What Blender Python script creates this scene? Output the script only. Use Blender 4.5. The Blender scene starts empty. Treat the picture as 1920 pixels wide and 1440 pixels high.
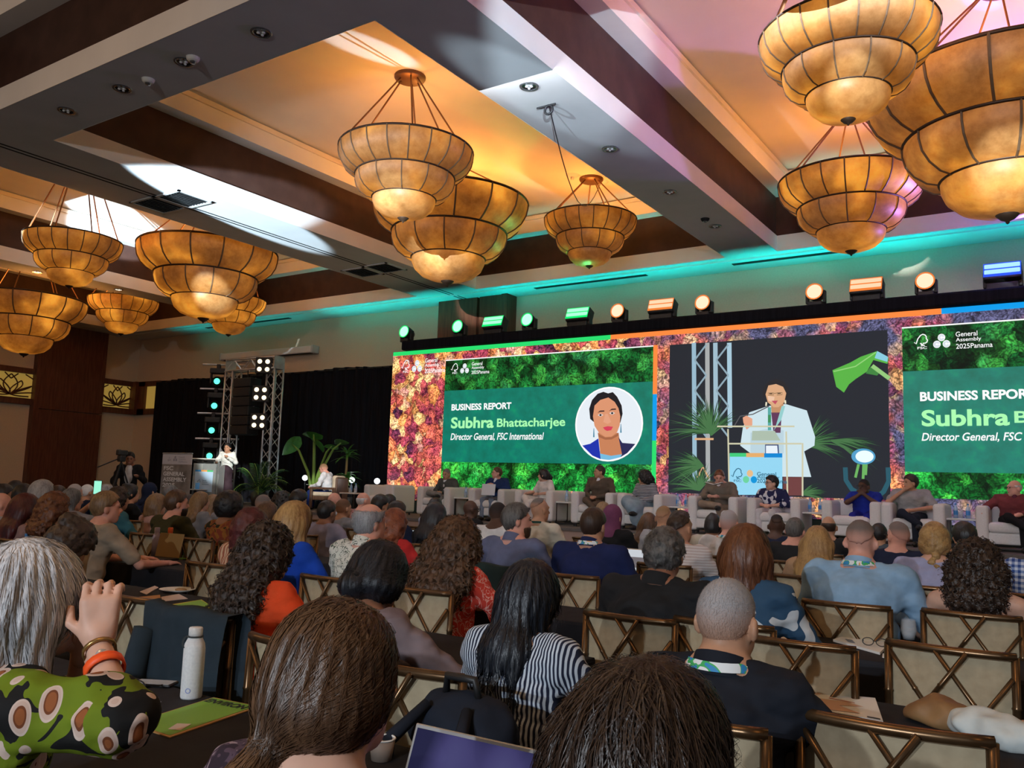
import bpy, math, random
import numpy as np
from mathutils import Vector, Matrix

rng = random.Random(7)
PI = math.pi
SC = bpy.context.scene
COL = SC.collection

# ------------------------------------------------------------------ camera
CAM_F, CAM_YAW, CAM_PITCH, CAM_ROLL, CAM_H = 1609.65, 0.595273, 0.120579, 0.0331788, 1.5
def _cam_rows():
    y, p, r = CAM_YAW, CAM_PITCH, CAM_ROLL
    fwd = np.array([-math.sin(y) * math.cos(p), math.cos(y) * math.cos(p), math.sin(p)])
    rt = np.array([math.cos(y), math.sin(y), 0.0]); up = np.cross(rt, fwd)
    rt2 = math.cos(r) * rt + math.sin(r) * up; up2 = -math.sin(r) * rt + math.cos(r) * up
    return rt2, up2, fwd
RT, UP, FW = _cam_rows()
cam_data = bpy.data.cameras.new('camera')
cam_data.sensor_width = 36.0; cam_data.lens = CAM_F / 1920 * 36.0
cam_data.clip_start = 0.05; cam_data.clip_end = 200
cam = bpy.data.objects.new('camera', cam_data); COL.objects.link(cam)
m = Matrix.Identity(4)
for i in range(3):
    m[i][0] = RT[i]; m[i][1] = UP[i]; m[i][2] = -FW[i]
m[2][3] = CAM_H
cam.matrix_world = m
SC.camera = cam

# photo pixel -> point on a real plane of the room
EYE = np.array([0, 0, CAM_H])
def ray(x, y): return RT * ((x - 960) / CAM_F) - UP * ((y - 720) / CAM_F) + FW
def onY(x, y, Y): d = ray(x, y); return EYE + d * (Y / d[1])
def onX(x, y, X): d = ray(x, y); return EYE + d * (X / d[0])
def onZ(x, y, Z): d = ray(x, y); return EYE + d * ((Z - CAM_H) / d[2])
def at(x, y, zc): return EYE + ray(x, y) * zc

# ------------------------------------------------------------------ render look, world, lights
vs = SC.view_settings
vs.view_transform = 'Standard'; vs.look = 'None'; vs.exposure = 0.0; vs.gamma = 1.0; vs.use_curve_mapping = False
SC.cycles.max_bounces = 6; SC.cycles.diffuse_bounces = 3; SC.cycles.glossy_bounces = 3
w = bpy.data.worlds.new('hall_ambient'); SC.world = w; w.use_nodes = True
w.node_tree.nodes['Background'].inputs[0].default_value = (0.74, 0.76, 0.80, 1)
w.node_tree.nodes['Background'].inputs[1].default_value = 0.19

def lamp(name, kind, loc, color, power, aim=None, size=0.1, angle=60, blend=0.3, sx=None, sy=None):
    d = bpy.data.lights.new(name, kind); d.color = color; d.energy = power
    if kind == 'SPOT':
        d.spot_size = math.radians(angle); d.spot_blend = blend; d.shadow_soft_size = size
    elif kind == 'AREA':
        d.shape = 'RECTANGLE'; d.size = sx or size; d.size_y = sy or size
    else:
        d.shadow_soft_size = size
    o = bpy.data.objects.new(name, d); COL.objects.link(o); o.location = loc
    if aim is not None:
        v = Vector(aim) - Vector(loc); o.rotation_euler = v.to_track_quat('-Z', 'Y').to_euler()
    return o
# follow spot at the back of the hall: stage wash, chandelier shadows on the front wall
lamp('follow_spot', 'SPOT', (0.2, -8.5, 4.0), (0.80, 0.90, 1.0), 1500, aim=(-7, 15, 3.2), size=0.05, angle=78, blend=0.25)
lamp('house_spot', 'SPOT', (-1.5, -8.5, 4.4), (0.84, 0.91, 1.0), 1700, aim=(-1.6, 4.5, 0.9), size=0.06, angle=44, blend=0.6)
# beams of profile lights that graze the ceiling
def beam(p, n, E_, ang, src, blend=0.25, col=(0.62, 0.82, 1.0)):
    """narrow beam that puts irradiance E_ on the surface point p with normal n"""
    v = Vector(p) - Vector(src); d = v.length; c = abs((v / d).dot(Vector(n)))
    lamp('profile_beam', 'SPOT', src, col, E_ * d * d * 4 * PI / max(c, .05), aim=p, size=0.03, angle=ang, blend=blend)
beam(onZ(425, 388, 6.4), (0, 0, 1), 7.0, 5.2, (-9.5, -5.0, 2.6))
beam(onZ(225, 420, 7.9), (0, 0, 1), 6.0, 5.0, (-8.0, -5.0, 2.2))
beam(onZ(695, 92, 7.95), (0, 0, 1), 2.6, 5.0, (-6.5, 15.9, 5.2), 0.5)
beam(onZ(505, 130, 7.95), (0, 0, 1), 2.2, 3.0, (-11.5, 15.9, 5.2), 0.3)
beam(onZ(1850, 12, 7.9), (0, 0, 1), 5.0, 4.0, (1.0, 15.9, 5.3), 0.3, (0.03, 0.12, 1.0))
beam(onZ(1035, 185, 6.4), (0, 0, 1), 0.7, 4.5, (-7.5, -6.0, 2.4), 0.5)
beam(onX(1075, 80, -5.08), (1, 0, 0), 2.2, 9, (3.0, -4.0, 2.2), 0.5)
for (px_, py_, zc_, a_) in ((757, 398, 13.4, 2.8), (812, 500, 17.1, 2.6), (1895, 352, 10.5, 2.8), (412, 560, 19.2, 2.0), (1610, 190, 8.8, 2.2)):
    beam(at(px_, py_, zc_), (0, 1, 0), 8.0, a_, (0.2, -8.5, 4.0), 0.75, (0.86, 0.95, 1.0))
# green and purple stage wash on the ceiling
lamp('green_wash', 'SPOT', (-9.0, 16.0, 5.2), (0.05, 1.0, 0.25), 330, aim=(-9.0, 13.0, 8.0), size=0.1, angle=75, blend=0.8)
lamp('purple_wash', 'SPOT', (-0.5, 16.0, 5.2), (0.50, 0.25, 1.0), 1100, aim=(-1.5, 12.0, 8.0), size=0.1, angle=100, blend=0.8)
lamp('blue_wash', 'SPOT', (1.0, 16.1, 5.3), (0.05, 0.15, 1.0), 260, aim=(0.5, 15.0, 7.0), size=0.1, angle=100, blend=0.8)
beam(onY(425, 870, 14.8), (0, -1, 0), 2.6, 4.5, (-5.0, 2.0, 5.9), 0.5, (1.0, 0.97, 0.92))  # added spot without a known fixture, brightens the speaker
beam(onY(604, 900, 14.8), (0, -1, 0), 2.0, 4.0, (-5.0, 2.0, 5.9), 0.5, (1.0, 0.97, 0.92))  # same kind of added spot, brightens the seated man in white
# stage front wash
lamp('stage_wash', 'AREA', (-6.0, 8.0, 6.2), (0.86, 0.90, 1.0), 160, aim=(-6.0, 15.0, 1.3), sx=12, sy=0.6)

# ------------------------------------------------------------------ materials
MATS = {}
def mat(name, color=(0.5, 0.5, 0.5), rough=0.6, metal=0.0, spec=0.5, emit=None, estr=0.0, alpha=1.0, trans=0.0, ior=1.45, sheen=0.0):
    if name in MATS: return MATS[name]
    M = bpy.data.materials.new(name); M.use_nodes = True
    b = M.node_tree.nodes['Principled BSDF']
    b.inputs['Base Color'].default_value = (*color, 1); b.inputs['Roughness'].default_value = rough
    b.inputs['Metallic'].default_value = metal; b.inputs['Specular IOR Level'].default_value = spec
    if emit is not None:
        b.inputs['Emission Color'].default_value = (*emit, 1); b.inputs['Emission Strength'].default_value = estr
    b.inputs['Alpha'].default_value = alpha
    b.inputs['Transmission Weight'].default_value = trans; b.inputs['IOR'].default_value = ior
    if sheen: b.inputs['Sheen Weight'].default_value = sheen
    MATS[name] = M
    return M
class NT:
    """small node helper"""
    def __init__(s, M):
        s.t = M.node_tree; s.b = s.t.nodes.get('Principled BSDF')
    def n(s, typ, **kw):
        nd = s.t.nodes.new(typ)
        for k, v in kw.items(): setattr(nd, k, v)
        return nd
    def l(s, a, b): s.t.links.new(a, b)
    def coord(s, kind='Object', scale=(1, 1, 1), rot=(0, 0, 0)):
        c = s.n('ShaderNodeTexCoord'); mp = s.n('ShaderNodeMapping')
        mp.inputs['Scale'].default_value = scale; mp.inputs['Rotation'].default_value = rot
        s.l(c.outputs[kind], mp.inputs['Vector']); return mp.outputs[0]
    def geo(s, scale=(1, 1, 1)):
        c = s.n('ShaderNodeNewGeometry'); mp = s.n('ShaderNodeMapping'); mp.inputs['Scale'].default_value = scale
        s.l(c.outputs['Position'], mp.inputs['Vector']); return mp.outputs[0]
    def noise(s, vec, scale=5, detail=3, rough=0.5, dist=0.0):
        t = s.n('ShaderNodeTexNoise'); s.l(vec, t.inputs['Vector'])
        t.inputs['Scale'].default_value = scale; t.inputs['Detail'].default_value = detail
        t.inputs['Roughness'].default_value = rough; t.inputs['Distortion'].default_value = dist
        return t.outputs['Fac']
    def voro(s, vec, scale=5, feature='F1', rnd=1.0):
        t = s.n('ShaderNodeTexVoronoi', feature=feature); s.l(vec, t.inputs['Vector'])
        t.inputs['Scale'].default_value = scale; t.inputs['Randomness'].default_value = rnd
        return t
    def ramp(s, fac, stops, interp='LINEAR'):
        r = s.n('ShaderNodeValToRGB'); s.l(fac, r.inputs[0]); cr = r.color_ramp; cr.interpolation = interp
        while len(cr.elements) < len(stops): cr.elements.new(0.5)
        for e, (p, c) in zip(cr.elements, stops):
            e.position = p; e.color = (*c, 1) if len(c) == 3 else c
        return r.outputs[0]
    def mix(s, fac, a, b, blend='MIX'):
        x = s.n('ShaderNodeMix', data_type='RGBA', blend_type=blend)
        for sock, v in ((x.inputs[0], fac), (x.inputs[6], a), (x.inputs[7], b)):
            if hasattr(v, 'links') or hasattr(v, 'is_linked'): s.l(v, sock)
            elif isinstance(v, (int, float)): sock.default_value = v
            else: sock.default_value = (*v, 1)
        return x.outputs[2]
    def math(s, op, a, b=0.0):
        x = s.n('ShaderNodeMath', operation=op)
        for sock, v in ((x.inputs[0], a), (x.inputs[1], b)):
            if hasattr(v, 'is_linked'): s.l(v, sock)
            else: sock.default_value = v
        return x.outputs[0]
    def bump(s, h, strength=0.3, dist=0.02):
        b = s.n('ShaderNodeBump'); b.inputs['Strength'].default_value = strength; b.inputs['Distance'].default_value = dist
        s.l(h, b.inputs['Height']); s.l(b.outputs[0], s.b.inputs['Normal'])
    def base(s, c): s.l(c, s.b.inputs['Base Color'])

def noisy(name, c1, c2, scale=6, rough=0.7, bump=0.0, stretch=(1, 1, 1), metal=0.0, spec=0.4, detail=4, sheen=0.0):
    if name in MATS: return MATS[name]
    M = mat(name, c1, rough, metal, spec, sheen=sheen); k = NT(M)
    v = k.coord('Object', stretch); f = k.noise(v, scale, detail)
    k.base(k.ramp(f, [(0.3, c1), (0.7, c2)]))
    if bump: k.bump(f, bump, 0.01)
    return M
def glow(name, color, strength=1.0):
    if name in MATS: return MATS[name]
    M = mat(name, (0.02, 0.02, 0.02), 0.6, emit=color, estr=strength, spec=0.1); return M

# ------------------------------------------------------------------ mesh helpers
def link(o, parent=None):
    COL.objects.link(o)
    if parent is not None: o.parent = parent
    return o
def newmesh(name, v, f, smooth=False):
    me = bpy.data.meshes.new(name)
    if isinstance(f, np.ndarray):
        nv, nf = len(v), len(f); k = f.shape[1] if nf else 4
        me.vertices.add(nv); me.vertices.foreach_set('co', np.asarray(v, np.float32).ravel())
        me.loops.add(nf * k); me.loops.foreach_set('vertex_index', f.astype(np.int32).ravel())
        me.polygons.add(nf); me.polygons.foreach_set('loop_start', np.arange(0, nf * k, k, dtype=np.int32))
        me.update(calc_edges=True)
    else:
        me.from_pydata([tuple(map(float, p)) for p in v], [], f); me.update()
    if smooth: me.polygons.foreach_set('use_smooth', np.ones(len(me.polygons), dtype=bool))
    return me
def part(name, vf, material, parent=None, smooth=False, loc=None, rot=None):
    me = vf if isinstance(vf, bpy.types.Mesh) else newmesh(name, vf[0], vf[1], smooth)
    if material is not None and not me.materials: me.materials.append(material)
    o = bpy.data.objects.new(name, me); link(o, parent)
    if loc is not None: o.location = loc
    if rot is not None: o.rotation_euler = rot
    return o
def tag(o, label, cat=None, group=None, kind=None):
    if label: o['label'] = label
    if cat: o['category'] = cat
    if group: o['group'] = group
    if kind: o['kind'] = kind
    return o
def thing(name, label, cat, loc=(0, 0, 0), rotz=0.0, group=None, kind=None):
    o = bpy.data.objects.new(name, None); link(o); o.location = loc; o.rotation_euler = (0, 0, rotz)
    o.empty_display_size = 0.1
    return tag(o, label, cat, group, kind)
def join(*vfs):
    V, F = [], []
    for v, f in vfs:
        n = len(V); V += [tuple(p) for p in v]; F += [tuple(int(i) + n for i in q) for q in f]
    return V, F
def box(x0, x1, y0, y1, z0, z1):
    v = [(x0, y0, z0), (x1, y0, z0), (x1, y1, z0), (x0, y1, z0), (x0, y0, z1), (x1, y0, z1), (x1, y1, z1), (x0, y1, z1)]
    return v, [(0, 3, 2, 1), (4, 5, 6, 7), (0, 1, 5, 4), (1, 2, 6, 5), (2, 3, 7, 6), (3, 0, 4, 7)]
def rbox(x0, x1, y0, y1, z0, z1, b=0.02, seg=2):
    """box with rounded edges: superellipsoid-like cage"""
    cx, cy, cz = (x0 + x1) / 2, (y0 + y1) / 2, (z0 + z1) / 2
    hx, hy, hz = (x1 - x0) / 2, (y1 - y0) / 2, (z1 - z0) / 2
    b = min(b, hx * .99, hy * .99, hz * .99); V, F = [], []
    prof = []   # z, inset
    for i in range(seg + 1):
        a = PI / 2 * i / seg; prof.append((-hz + b - b * math.cos(a), b - b * math.sin(a)))
    prof += [(-z, ins) for z, ins in reversed(prof)]
    n = 4 * (seg + 1)
    for z, ins in prof:
        for cxs, cys, a0 in ((1, 1, 0), (-1, 1, PI / 2), (-1, -1, PI), (1, -1, 1.5 * PI)):
            for i in range(seg + 1):
                a = a0 + PI / 2 * i / seg; r = b - ins
                V.append((cx + cxs * (hx - b) + r * math.cos(a), cy + cys * (hy - b) + r * math.sin(a), cz + z))
    for k in range(len(prof) - 1):
        for i in range(n):
            j = (i + 1) % n; F.append((k * n + i, k * n + j, (k + 1) * n + j, (k + 1) * n + i))
    F.append(tuple(range(n - 1, -1, -1))); F.append(tuple(range((len(prof) - 1) * n, len(prof) * n)))
    return V, F
def tube(path, r, sides=8, closed=False, caps=True):
    P = [Vector(p) for p in path]; n = len(P); V, F = [], []
    rr = r if isinstance(r, (list, tuple)) else [r] * n
    up = None
    for i, p in enumerate(P):
        if closed: t = (P[(i + 1) % n] - P[i - 1]).normalized()
        else: t = (P[min(i + 1, n - 1)] - P[max(i - 1, 0)]).normalized()
        if up is None:
            a = Vector((0, 0, 1)) if abs(t.z) < 0.9 else Vector((1, 0, 0)); up = t.cross(a).normalized()
        up = (up - t * up.dot(t)).normalized(); s = t.cross(up)
        for k in range(sides):
            q = 2 * PI * k / sides; V.append(tuple(p + (up * math.cos(q) + s * math.sin(q)) * rr[i]))
    m = n if closed else n - 1
    for i in range(m):
        j = (i + 1) % n
        for k in range(sides):
            k2 = (k + 1) % sides; F.append((i * sides + k, i * sides + k2, j * sides + k2, j * sides + k))
    if caps and not closed:
        F.append(tuple(range(sides - 1, -1, -1))); F.append(tuple(range((n - 1) * sides, n * sides)))
    return V, F
def lathe(prof, seg=24, a0=0.0, a1=2 * PI):
    full = abs(a1 - a0 - 2 * PI) < 1e-6; n = seg if full else seg + 1; V, F = [], []
    for r, z in prof:
        for k in range(n):
            a = a0 + (a1 - a0) * k / seg; V.append((r * math.cos(a), r * math.sin(a), z))
    for i in range(len(prof) - 1):
        for k in range(seg):
            k2 = (k + 1) % n; F.append((i * n + k, i * n + k2, (i + 1) * n + k2, (i + 1) * n + k))
    return V, F
def ellips(c, r, nu=10, nv=7):
    V, F = [], []
    for i in range(nv + 1):
        t = PI * i / nv
        for k in range(nu):
            a = 2 * PI * k / nu
            V.append((c[0] + r[0] * math.sin(t) * math.cos(a), c[1] + r[1] * math.sin(t) * math.sin(a), c[2] - r[2] * math.cos(t)))
    for i in range(nv):
        for k in range(nu):
            k2 = (k + 1) % nu; F.append((i * nu + k, i * nu + k2, (i + 1) * nu + k2, (i + 1) * nu + k))
    return V, F
def xf(vf, M):
    return [tuple(M @ Vector(p)) for p in vf[0]], vf[1]
def copy_tree(o, parent=None):
    c = o.copy(); COL.objects.link(c); c.parent = parent
    for ch in list(o.children): copy_tree(ch, c)
    return c
def text_mesh(s, bold=0.0, shear=0.0, space=1.0):
    cu = bpy.data.curves.new('txt', 'FONT'); cu.body = s; cu.offset = bold; cu.shear = shear; cu.space_character = space
    cu.resolution_u = 4
    o = bpy.data.objects.new('txt', cu); COL.objects.link(o)
    dg = bpy.context.evaluated_depsgraph_get()
    me = bpy.data.meshes.new_from_object(o.evaluated_get(dg))
    v = np.zeros(len(me.vertices) * 3); me.vertices.foreach_get('co', v); v = v.reshape(-1, 3)
    f = [tuple(p.vertices) for p in me.polygons]
    bpy.data.objects.remove(o); bpy.data.curves.remove(cu); bpy.data.meshes.remove(me)
    return v, f
def text_fit(s, x0, x1, z0, z1, Y, bold=0.0, shear=0.0, space=1.0):
    """text standing in the XZ plane at depth Y, ink fitted to the given rectangle"""
    v, f = text_mesh(s, bold, shear, space)
    a, b = v.min(0), v.max(0)
    X = x0 + (v[:, 0] - a[0]) / (b[0] - a[0]) * (x1 - x0); Z = z0 + (v[:, 1] - a[1]) / (b[1] - a[1]) * (z1 - z0)
    return [(x, Y, z) for x, z in zip(X, Z)], f
# ------------------------------------------------------------------ room shell
ZC = 6.4                       # underside of the ceiling beams
XL, YF, XR, YB = -28.6, 18.0, 14.0, -11.0
m_plaster = noisy('ceiling_plaster', (0.64, 0.63, 0.60), (0.70, 0.69, 0.66), 2.0, 0.8, 0.03)
m_white = noisy('white_trim_paint', (0.80, 0.77, 0.72), (0.85, 0.82, 0.77), 2.0, 0.6, 0.0)
m_upper = noisy('upper_ceiling_paint', (0.78, 0.70, 0.58), (0.82, 0.74, 0.62), 1.5, 0.75, 0.02)
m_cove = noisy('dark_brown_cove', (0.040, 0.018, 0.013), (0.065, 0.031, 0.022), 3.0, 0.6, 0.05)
m_wall = noisy('beige_wall_covering', (0.60, 0.50, 0.36), (0.66, 0.55, 0.41), 30.0, 0.8, 0.08)
m_wood = noisy('dark_red_wood', (0.085, 0.028, 0.016), (0.15, 0.055, 0.03), 3.0, 0.45, 0.05, stretch=(6, 6, 0.6))
m_black = mat('black_metal', (0.012, 0.012, 0.013), 0.5)
m_steel = mat('chrome', (0.75, 0.77, 0.8), 0.2, metal=1.0)
m_dark = mat('dark_void', (0.01, 0.01, 0.01), 0.9)

# carpet
mc = mat('patterned_carpet', (0.06, 0.04, 0.03), 0.95, spec=0.1); k = NT(mc)
v = k.geo(); d = k.voro(v, 1.6).outputs['Distance']; n2 = k.noise(v, 60, 2)
k.base(k.mix(k.ramp(d, [(0.25, (0, 0, 0)), (0.45, (1, 1, 1))]), (0.10, 0.05, 0.035), (0.045, 0.03, 0.022)))
k.bump(n2, 0.5, 0.01)
fl = part('floor', ([(XL, YB, 0), (XR, YB, 0), (XR, YF, 0), (XL, YF, 0)], [(0, 1, 2, 3)]), mc)
tag(fl, 'dark brown patterned carpet floor of the hall', 'floor', kind='structure')

def plane_y(name, x0, x1, z0, z1, y, M, parent=None, t=0.15):
    return part(name, box(x0, x1, y, y + t, z0, z1), M, parent)
wf = part('wall_front', box(XL, XR, YF, YF + 0.2, 0, 8.1), m_wall)
tag(wf, 'beige front wall behind the stage and LED screen', 'wall', kind='structure')
wl = part('wall_left', box(XL - 0.2, XL, YB, YF + 0.2, 0, 8.1), m_wall)
tag(wl, 'beige side wall with dark wood columns and lotus band', 'wall', kind='structure')

# side wall: dark wood columns, lotus fret band
band_z0, band_z1 = 3.66, 4.84
m_amber = mat('amber_backlit_panel', (0.55, 0.40, 0.12), 0.6, emit=(0.75, 0.50, 0.10), estr=0.28)
def lotus(parent, origin, ux, width, height):
    """wooden lotus fretwork in a plane: origin lower-left corner, ux unit vector along the wall"""
    o = Vector(origin); u = Vector(ux); up = Vector((0, 0, 1))
    def P(a, b): return o + u * (a * width) + up * (b * height)
    curves = []
    def petal(a0, b0, a1, b1, bow):
        pts = []
        for i in range(9):
            t = i / 8; da, db = a1 - a0, b1 - b0
            s = math.sin(PI * t) * bow
            pts.append(P(a0 + da * t - db * s, b0 + db * t + da * s))
        curves.append(pts)
    for sx in (1, -1):
        f_ = lambda a: 0.5 + sx * (a - 0.5)
        for (a1, b1, bw) in ((0.5, 0.93, 0.30), (0.72, 0.70, 0.25), (0.72, 0.70, -0.18), (0.95, 0.52, 0.18), (0.95, 0.52, -0.15), (0.98, 0.25, 0.12), (0.9, 0.08, -0.1)):
            pts = []
            for i in range(9):
                t = i / 8; a = 0.5 + (a1 - 0.5) * t; b = 0.12 + (b1 - 0.12) * t; s = math.sin(PI * t) * bw
                pts.append(P(f_(a + s * 0.5), b + s * 0.25 * (1 if a1 > .55 else 0)))
            curves.append(pts)
        curves.append([P(f_(0.5), 0.75), P(f_(0.64), 0.97)])
        curves.append([P(f_(0.98), 0.80), P(f_(0.80), 0.97)])
    for c in curves:
        part('fret_bar', tube(c, 0.022, 5), m_wood, parent)
def band(y0, y1, n):
    t = thing('lotus_panel', n, 'wall panel', (0, 0, 0), kind='structure')
    part('amber_pane', box(XL + 0.005, XL + 0.02, y0, y1, band_z0 + 0.18, band_z1 - 0.16), m_amber, t)
    part('top_rail', box(XL, XL + 0.14, y0, y1, band_z1 - 0.18, band_z1), m_wood, t)
    part('bottom_rail', box(XL, XL + 0.14, y0, y1, band_z0, band_z0 + 0.2), m_wood, t)
    w_ = y1 - y0
    m_ = max(1, round(w_ / 1.25))
    for i in range(m_):
        lotus(t, (XL + 0.05, y0 + i * w_ / m_, band_z0 + 0.2), (0, 1, 0), w_ / m_, band_z1 - band_z0 - 0.38)
    return t
band(16.65, 17.85, 'amber lotus fretwork panel in the wood band next to the corner')
band(11.4, 14.35, 'amber lotus fretwork panel in the wood band behind the wood column')
t = thing('trim_1', 'dark wood corner block and short return of the fret band', 'wall trim', kind='structure')
part('corner_block', box(XL, XL + 0.35, 17.75, 18.0, band_z0, band_z1), m_wood, t)
part('return_rail', box(XL, XL + 1.6, 17.86, 18.0, band_z1 - 0.18, band_z1), m_wood, t)
part('return_rail', box(XL, XL + 1.6, 17.86, 18.0, band_z0, band_z0 + 0.2), m_wood, t)
part('amber_pane', box(XL + 0.3, XL + 1.6, 17.94, 17.99, band_z0 + 0.1, band_z1 - 0.1), m_amber, t)
part('stile', box(XL + 0.15, XL + 0.75, 17.86, 18.0, band_z0, band_z1), m_wood, t)
for i, (y0, y1) in enumerate(((14.35, 16.65), (9.2, 11.4))):
    c = thing(f'trim_{i+2}', ('tall dark wood wall column beside the lotus panel', 'dark wood wall column farther from the stage')[i], 'wall column', kind='structure')
    part('lower_panel', box(XL, XL + 0.22, y0, y1, 0, 3.55), m_wood, c)
    part('upper_panel', box(XL, XL + 0.22, y0, y1, 3.57, ZC), m_wood, c)
    part('side_stile', box(XL, XL + 0.25, y0 - 0.05, y0 + 0.12, 0, ZC), m_wood, c)
c = thing('trim_4', 'dark wood column on the front wall above the LED screen', 'wall column', kind='structure')
part('left_panel', box(-14.38, -13.1, 17.6, 18, 0, ZC), m_wood, c)
part('right_panel', box(-13.02, -12.15, 17.6, 18, 0, ZC), m_wood, c)
part('side_post', box(-12.3, -12.13, 17.55, 18, 0, ZC), m_wood, c)

# ------------------------------------------------------------------ coffered ceiling
ceil = thing('ceiling', 'white coffered ceiling with beams, dark coves and raised centres', 'ceiling', kind='structure')
CX = [(-27.2, -21.7), (-20.9, -14.5), (-12.6, -6.15), (-5.08, 1.35), (2.9, 9.3)]
CY = [(-5.0, 5.3), (6.25, 16.84)]
def quad(a, b, c, d): return [a, b, c, d], [(0, 1, 2, 3)]
xs = [XL]; 
for a, b in CX: xs += [a, b]
xs.append(XR)
ys = [YB]
for a, b in CY: ys += [a, b]
ys.append(YF)
for i in range(len(xs) - 1):            # long beams
    if i % 2 == 0:
        part('beam_soffit', box(xs[i], xs[i + 1], YB, YF, ZC, ZC + 0.04), m_plaster, ceil)
    else:
        for j in range(len(ys) - 1):
            if j % 2 == 0:
                part('beam_soffit', box(xs[i], xs[i + 1], ys[j], ys[j + 1], ZC, ZC + 0.04), m_plaster, ceil)
def ring(x0, x1, y0, y1, z0, z1):
    V = [(x0, y0, z0), (x1, y0, z0), (x1, y1, z0), (x0, y1, z0), (x0, y0, z1), (x1, y0, z1), (x1, y1, z1), (x0, y1, z1)]
    return V, [(0, 1, 5, 4), (1, 2, 6, 5), (2, 3, 7, 6), (3, 0, 4, 7)]
def ledge(x0, x1, y0, y1, i, z):
    V = [(x0, y0, z), (x1, y0, z), (x1, y1, z), (x0, y1, z), (x0 + i, y0 + i, z), (x1 - i, y0 + i, z), (x1 - i, y1 - i, z), (x0 + i, y1 - i, z)]
    return V, [(0, 1, 5, 4), (1, 2, 6, 5), (2, 3, 7, 6), (3, 0, 4, 7)]
for (x0, x1) in CX:
    for (y0, y1) in CY:
        part('lower_riser', ring(x0 + .004, x1 - .004, y0 + .004, y1 - .004, ZC - .002, ZC + 0.32), m_white, ceil)
        e = -0.02
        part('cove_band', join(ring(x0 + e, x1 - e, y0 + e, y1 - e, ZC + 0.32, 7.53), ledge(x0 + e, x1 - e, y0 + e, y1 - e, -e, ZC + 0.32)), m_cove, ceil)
        part('ledge', ledge(x0 + e, x1 - e, y0 + e, y1 - e, 0.30, 7.53), m_plaster, ceil)
        part('upper_riser', ring(x0 + .28, x1 - .28, y0 + .28, y1 - .28, 7.53, 7.83), m_white, ceil)
        part('crown_moulding', join(ring(x0 + .32, x1 - .32, y0 + .32, y1 - .32, 7.83, 7.92), ledge(x0 + .28, x1 - .28, y0 + .28, y1 - .28, .04, 7.83)), m_upper, ceil)
        part('raised_ceiling', quad((x0, y0, 7.95), (x1, y0, 7.95), (x1, y1, 7.95), (x0, y1, 7.95)), m_upper, ceil)
# folding-wall track in the wide beam
part('partition_track', join(box(-13.60, -13.56, YB, 17.6, ZC - 0.004, ZC + 0.02), box(-13.48, -13.44, YB, 17.6, ZC - 0.004, ZC + 0.02)), m_dark, ceil)
part('soffit_step', box(XL, XR, 17.05, 17.12, ZC - 0.03, ZC), m_plaster, ceil)
for x0, x1 in ((-11.2, -8.2), (-6.2, -3.6), (-24.0, -20.0)):
    part('linear_vent', box(x0, x1, 17.35, 17.48, ZC - 0.012, ZC), m_dark, ceil)

m_lens = mat('frosted_lens', (0.6, 0.62, 0.62), 0.3, emit=(1.0, 0.85, 0.6), estr=0.02)
m_lens_on = mat('lit_lens', (0.8, 0.8, 0.8), 0.3, emit=(1.0, 0.9, 0.75), estr=1.2)
m_ring = mat('downlight_ring', (0.30, 0.31, 0.32), 0.25, metal=0.8)
def downlight(px, py, label, on=False, z=ZC):
    p = onZ(px, py, z)
    t = thing('downlight', label, 'ceiling light', p, group='recessed downlights in the ceiling beams')
    part('trim_ring', lathe([(0.085, 0.004), (0.088, -0.010), (0.115, -0.012), (0.122, 0.0)], 20), m_ring, t, True)
    part('reflector', lathe([(0.086, -0.004), (0.05, 0.0), (0.0, 0.002)], 16), m_lens_on if on else mat('dark_reflector', (.10, .11, .12), .15, metal=.9), t, True)
    for a in range(3):
        part('lamp_cap', ellips((0.035 * math.cos(a * 2.1), 0.035 * math.sin(a * 2.1), -0.012), (0.018, 0.018, 0.012), 8, 5), m_lens_on if on else m_lens, t, True)
for a in [(490, 61, 'chrome downlight alone near the corner of the central coffer'),
          (345, 116, 'chrome downlight beside a small sensor on the cross beam'), (229, 166, 'chrome downlight on the cross beam next to the smoke detector'),
          (125, 207, 'chrome downlight on the cross beam above the folding wall track'),
          (992, 162, 'chrome downlight in blue light on the beam near the hook'), (1144, 279, 'chrome downlight on the beam over the small far chandelier'),
          (1256, 360, 'small chrome downlight far along the long beam'), (1341, 424, 'downlight near the far end of the long beam')]:
    downlight(*a)
downlight(70, 510, 'lit round downlight over the big amber chandelier by the wood column', True)
downlight(222, 543, 'lit round downlight over the small amber chandelier', True)
m_cream = mat('cream_plastic', (0.7, 0.68, 0.62), 0.5)
for px, py, lb in ((278, 149, 'round smoke detector on the cross beam'), (1322, 410, 'small dark speaker outlet on the long beam'), (362, 108, 'small round sensor beside a downlight')):
    t = thing('smoke_detector', lb, 'smoke detector', onZ(px, py, ZC))
    part('base', lathe([(0.0, -0.05), (0.05, -0.05), (0.07, -0.03), (0.08, 0.0)], 16), m_cream if '1322' not in str(px) else m_dark, t, True)
    part('sensor_cap', lathe([(0.0, -0.075), (0.03, -0.07), (0.04, -0.05)], 12), m_ring, t, True)
for px, py, lb in ((1073, 329, 'round ceiling sprinkler cover on the orange raised ceiling'), (1127, 341, 'round canopy plate with a hanging cable')):
    t = thing('ceiling_plate', lb, 'ceiling plate', onZ(px, py, 7.95))
    part('disc', lathe([(0.0, -0.04), (0.10, -0.035), (0.16, 0.0)], 18), m_cream, t, True)
    part('nozzle', lathe([(0.0, -0.10), (0.03, -0.09), (0.04, -0.03)], 10), m_cream, t, True)
a, b = onZ(1029, 196, ZC), onZ(1127, 341, 7.95)
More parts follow.
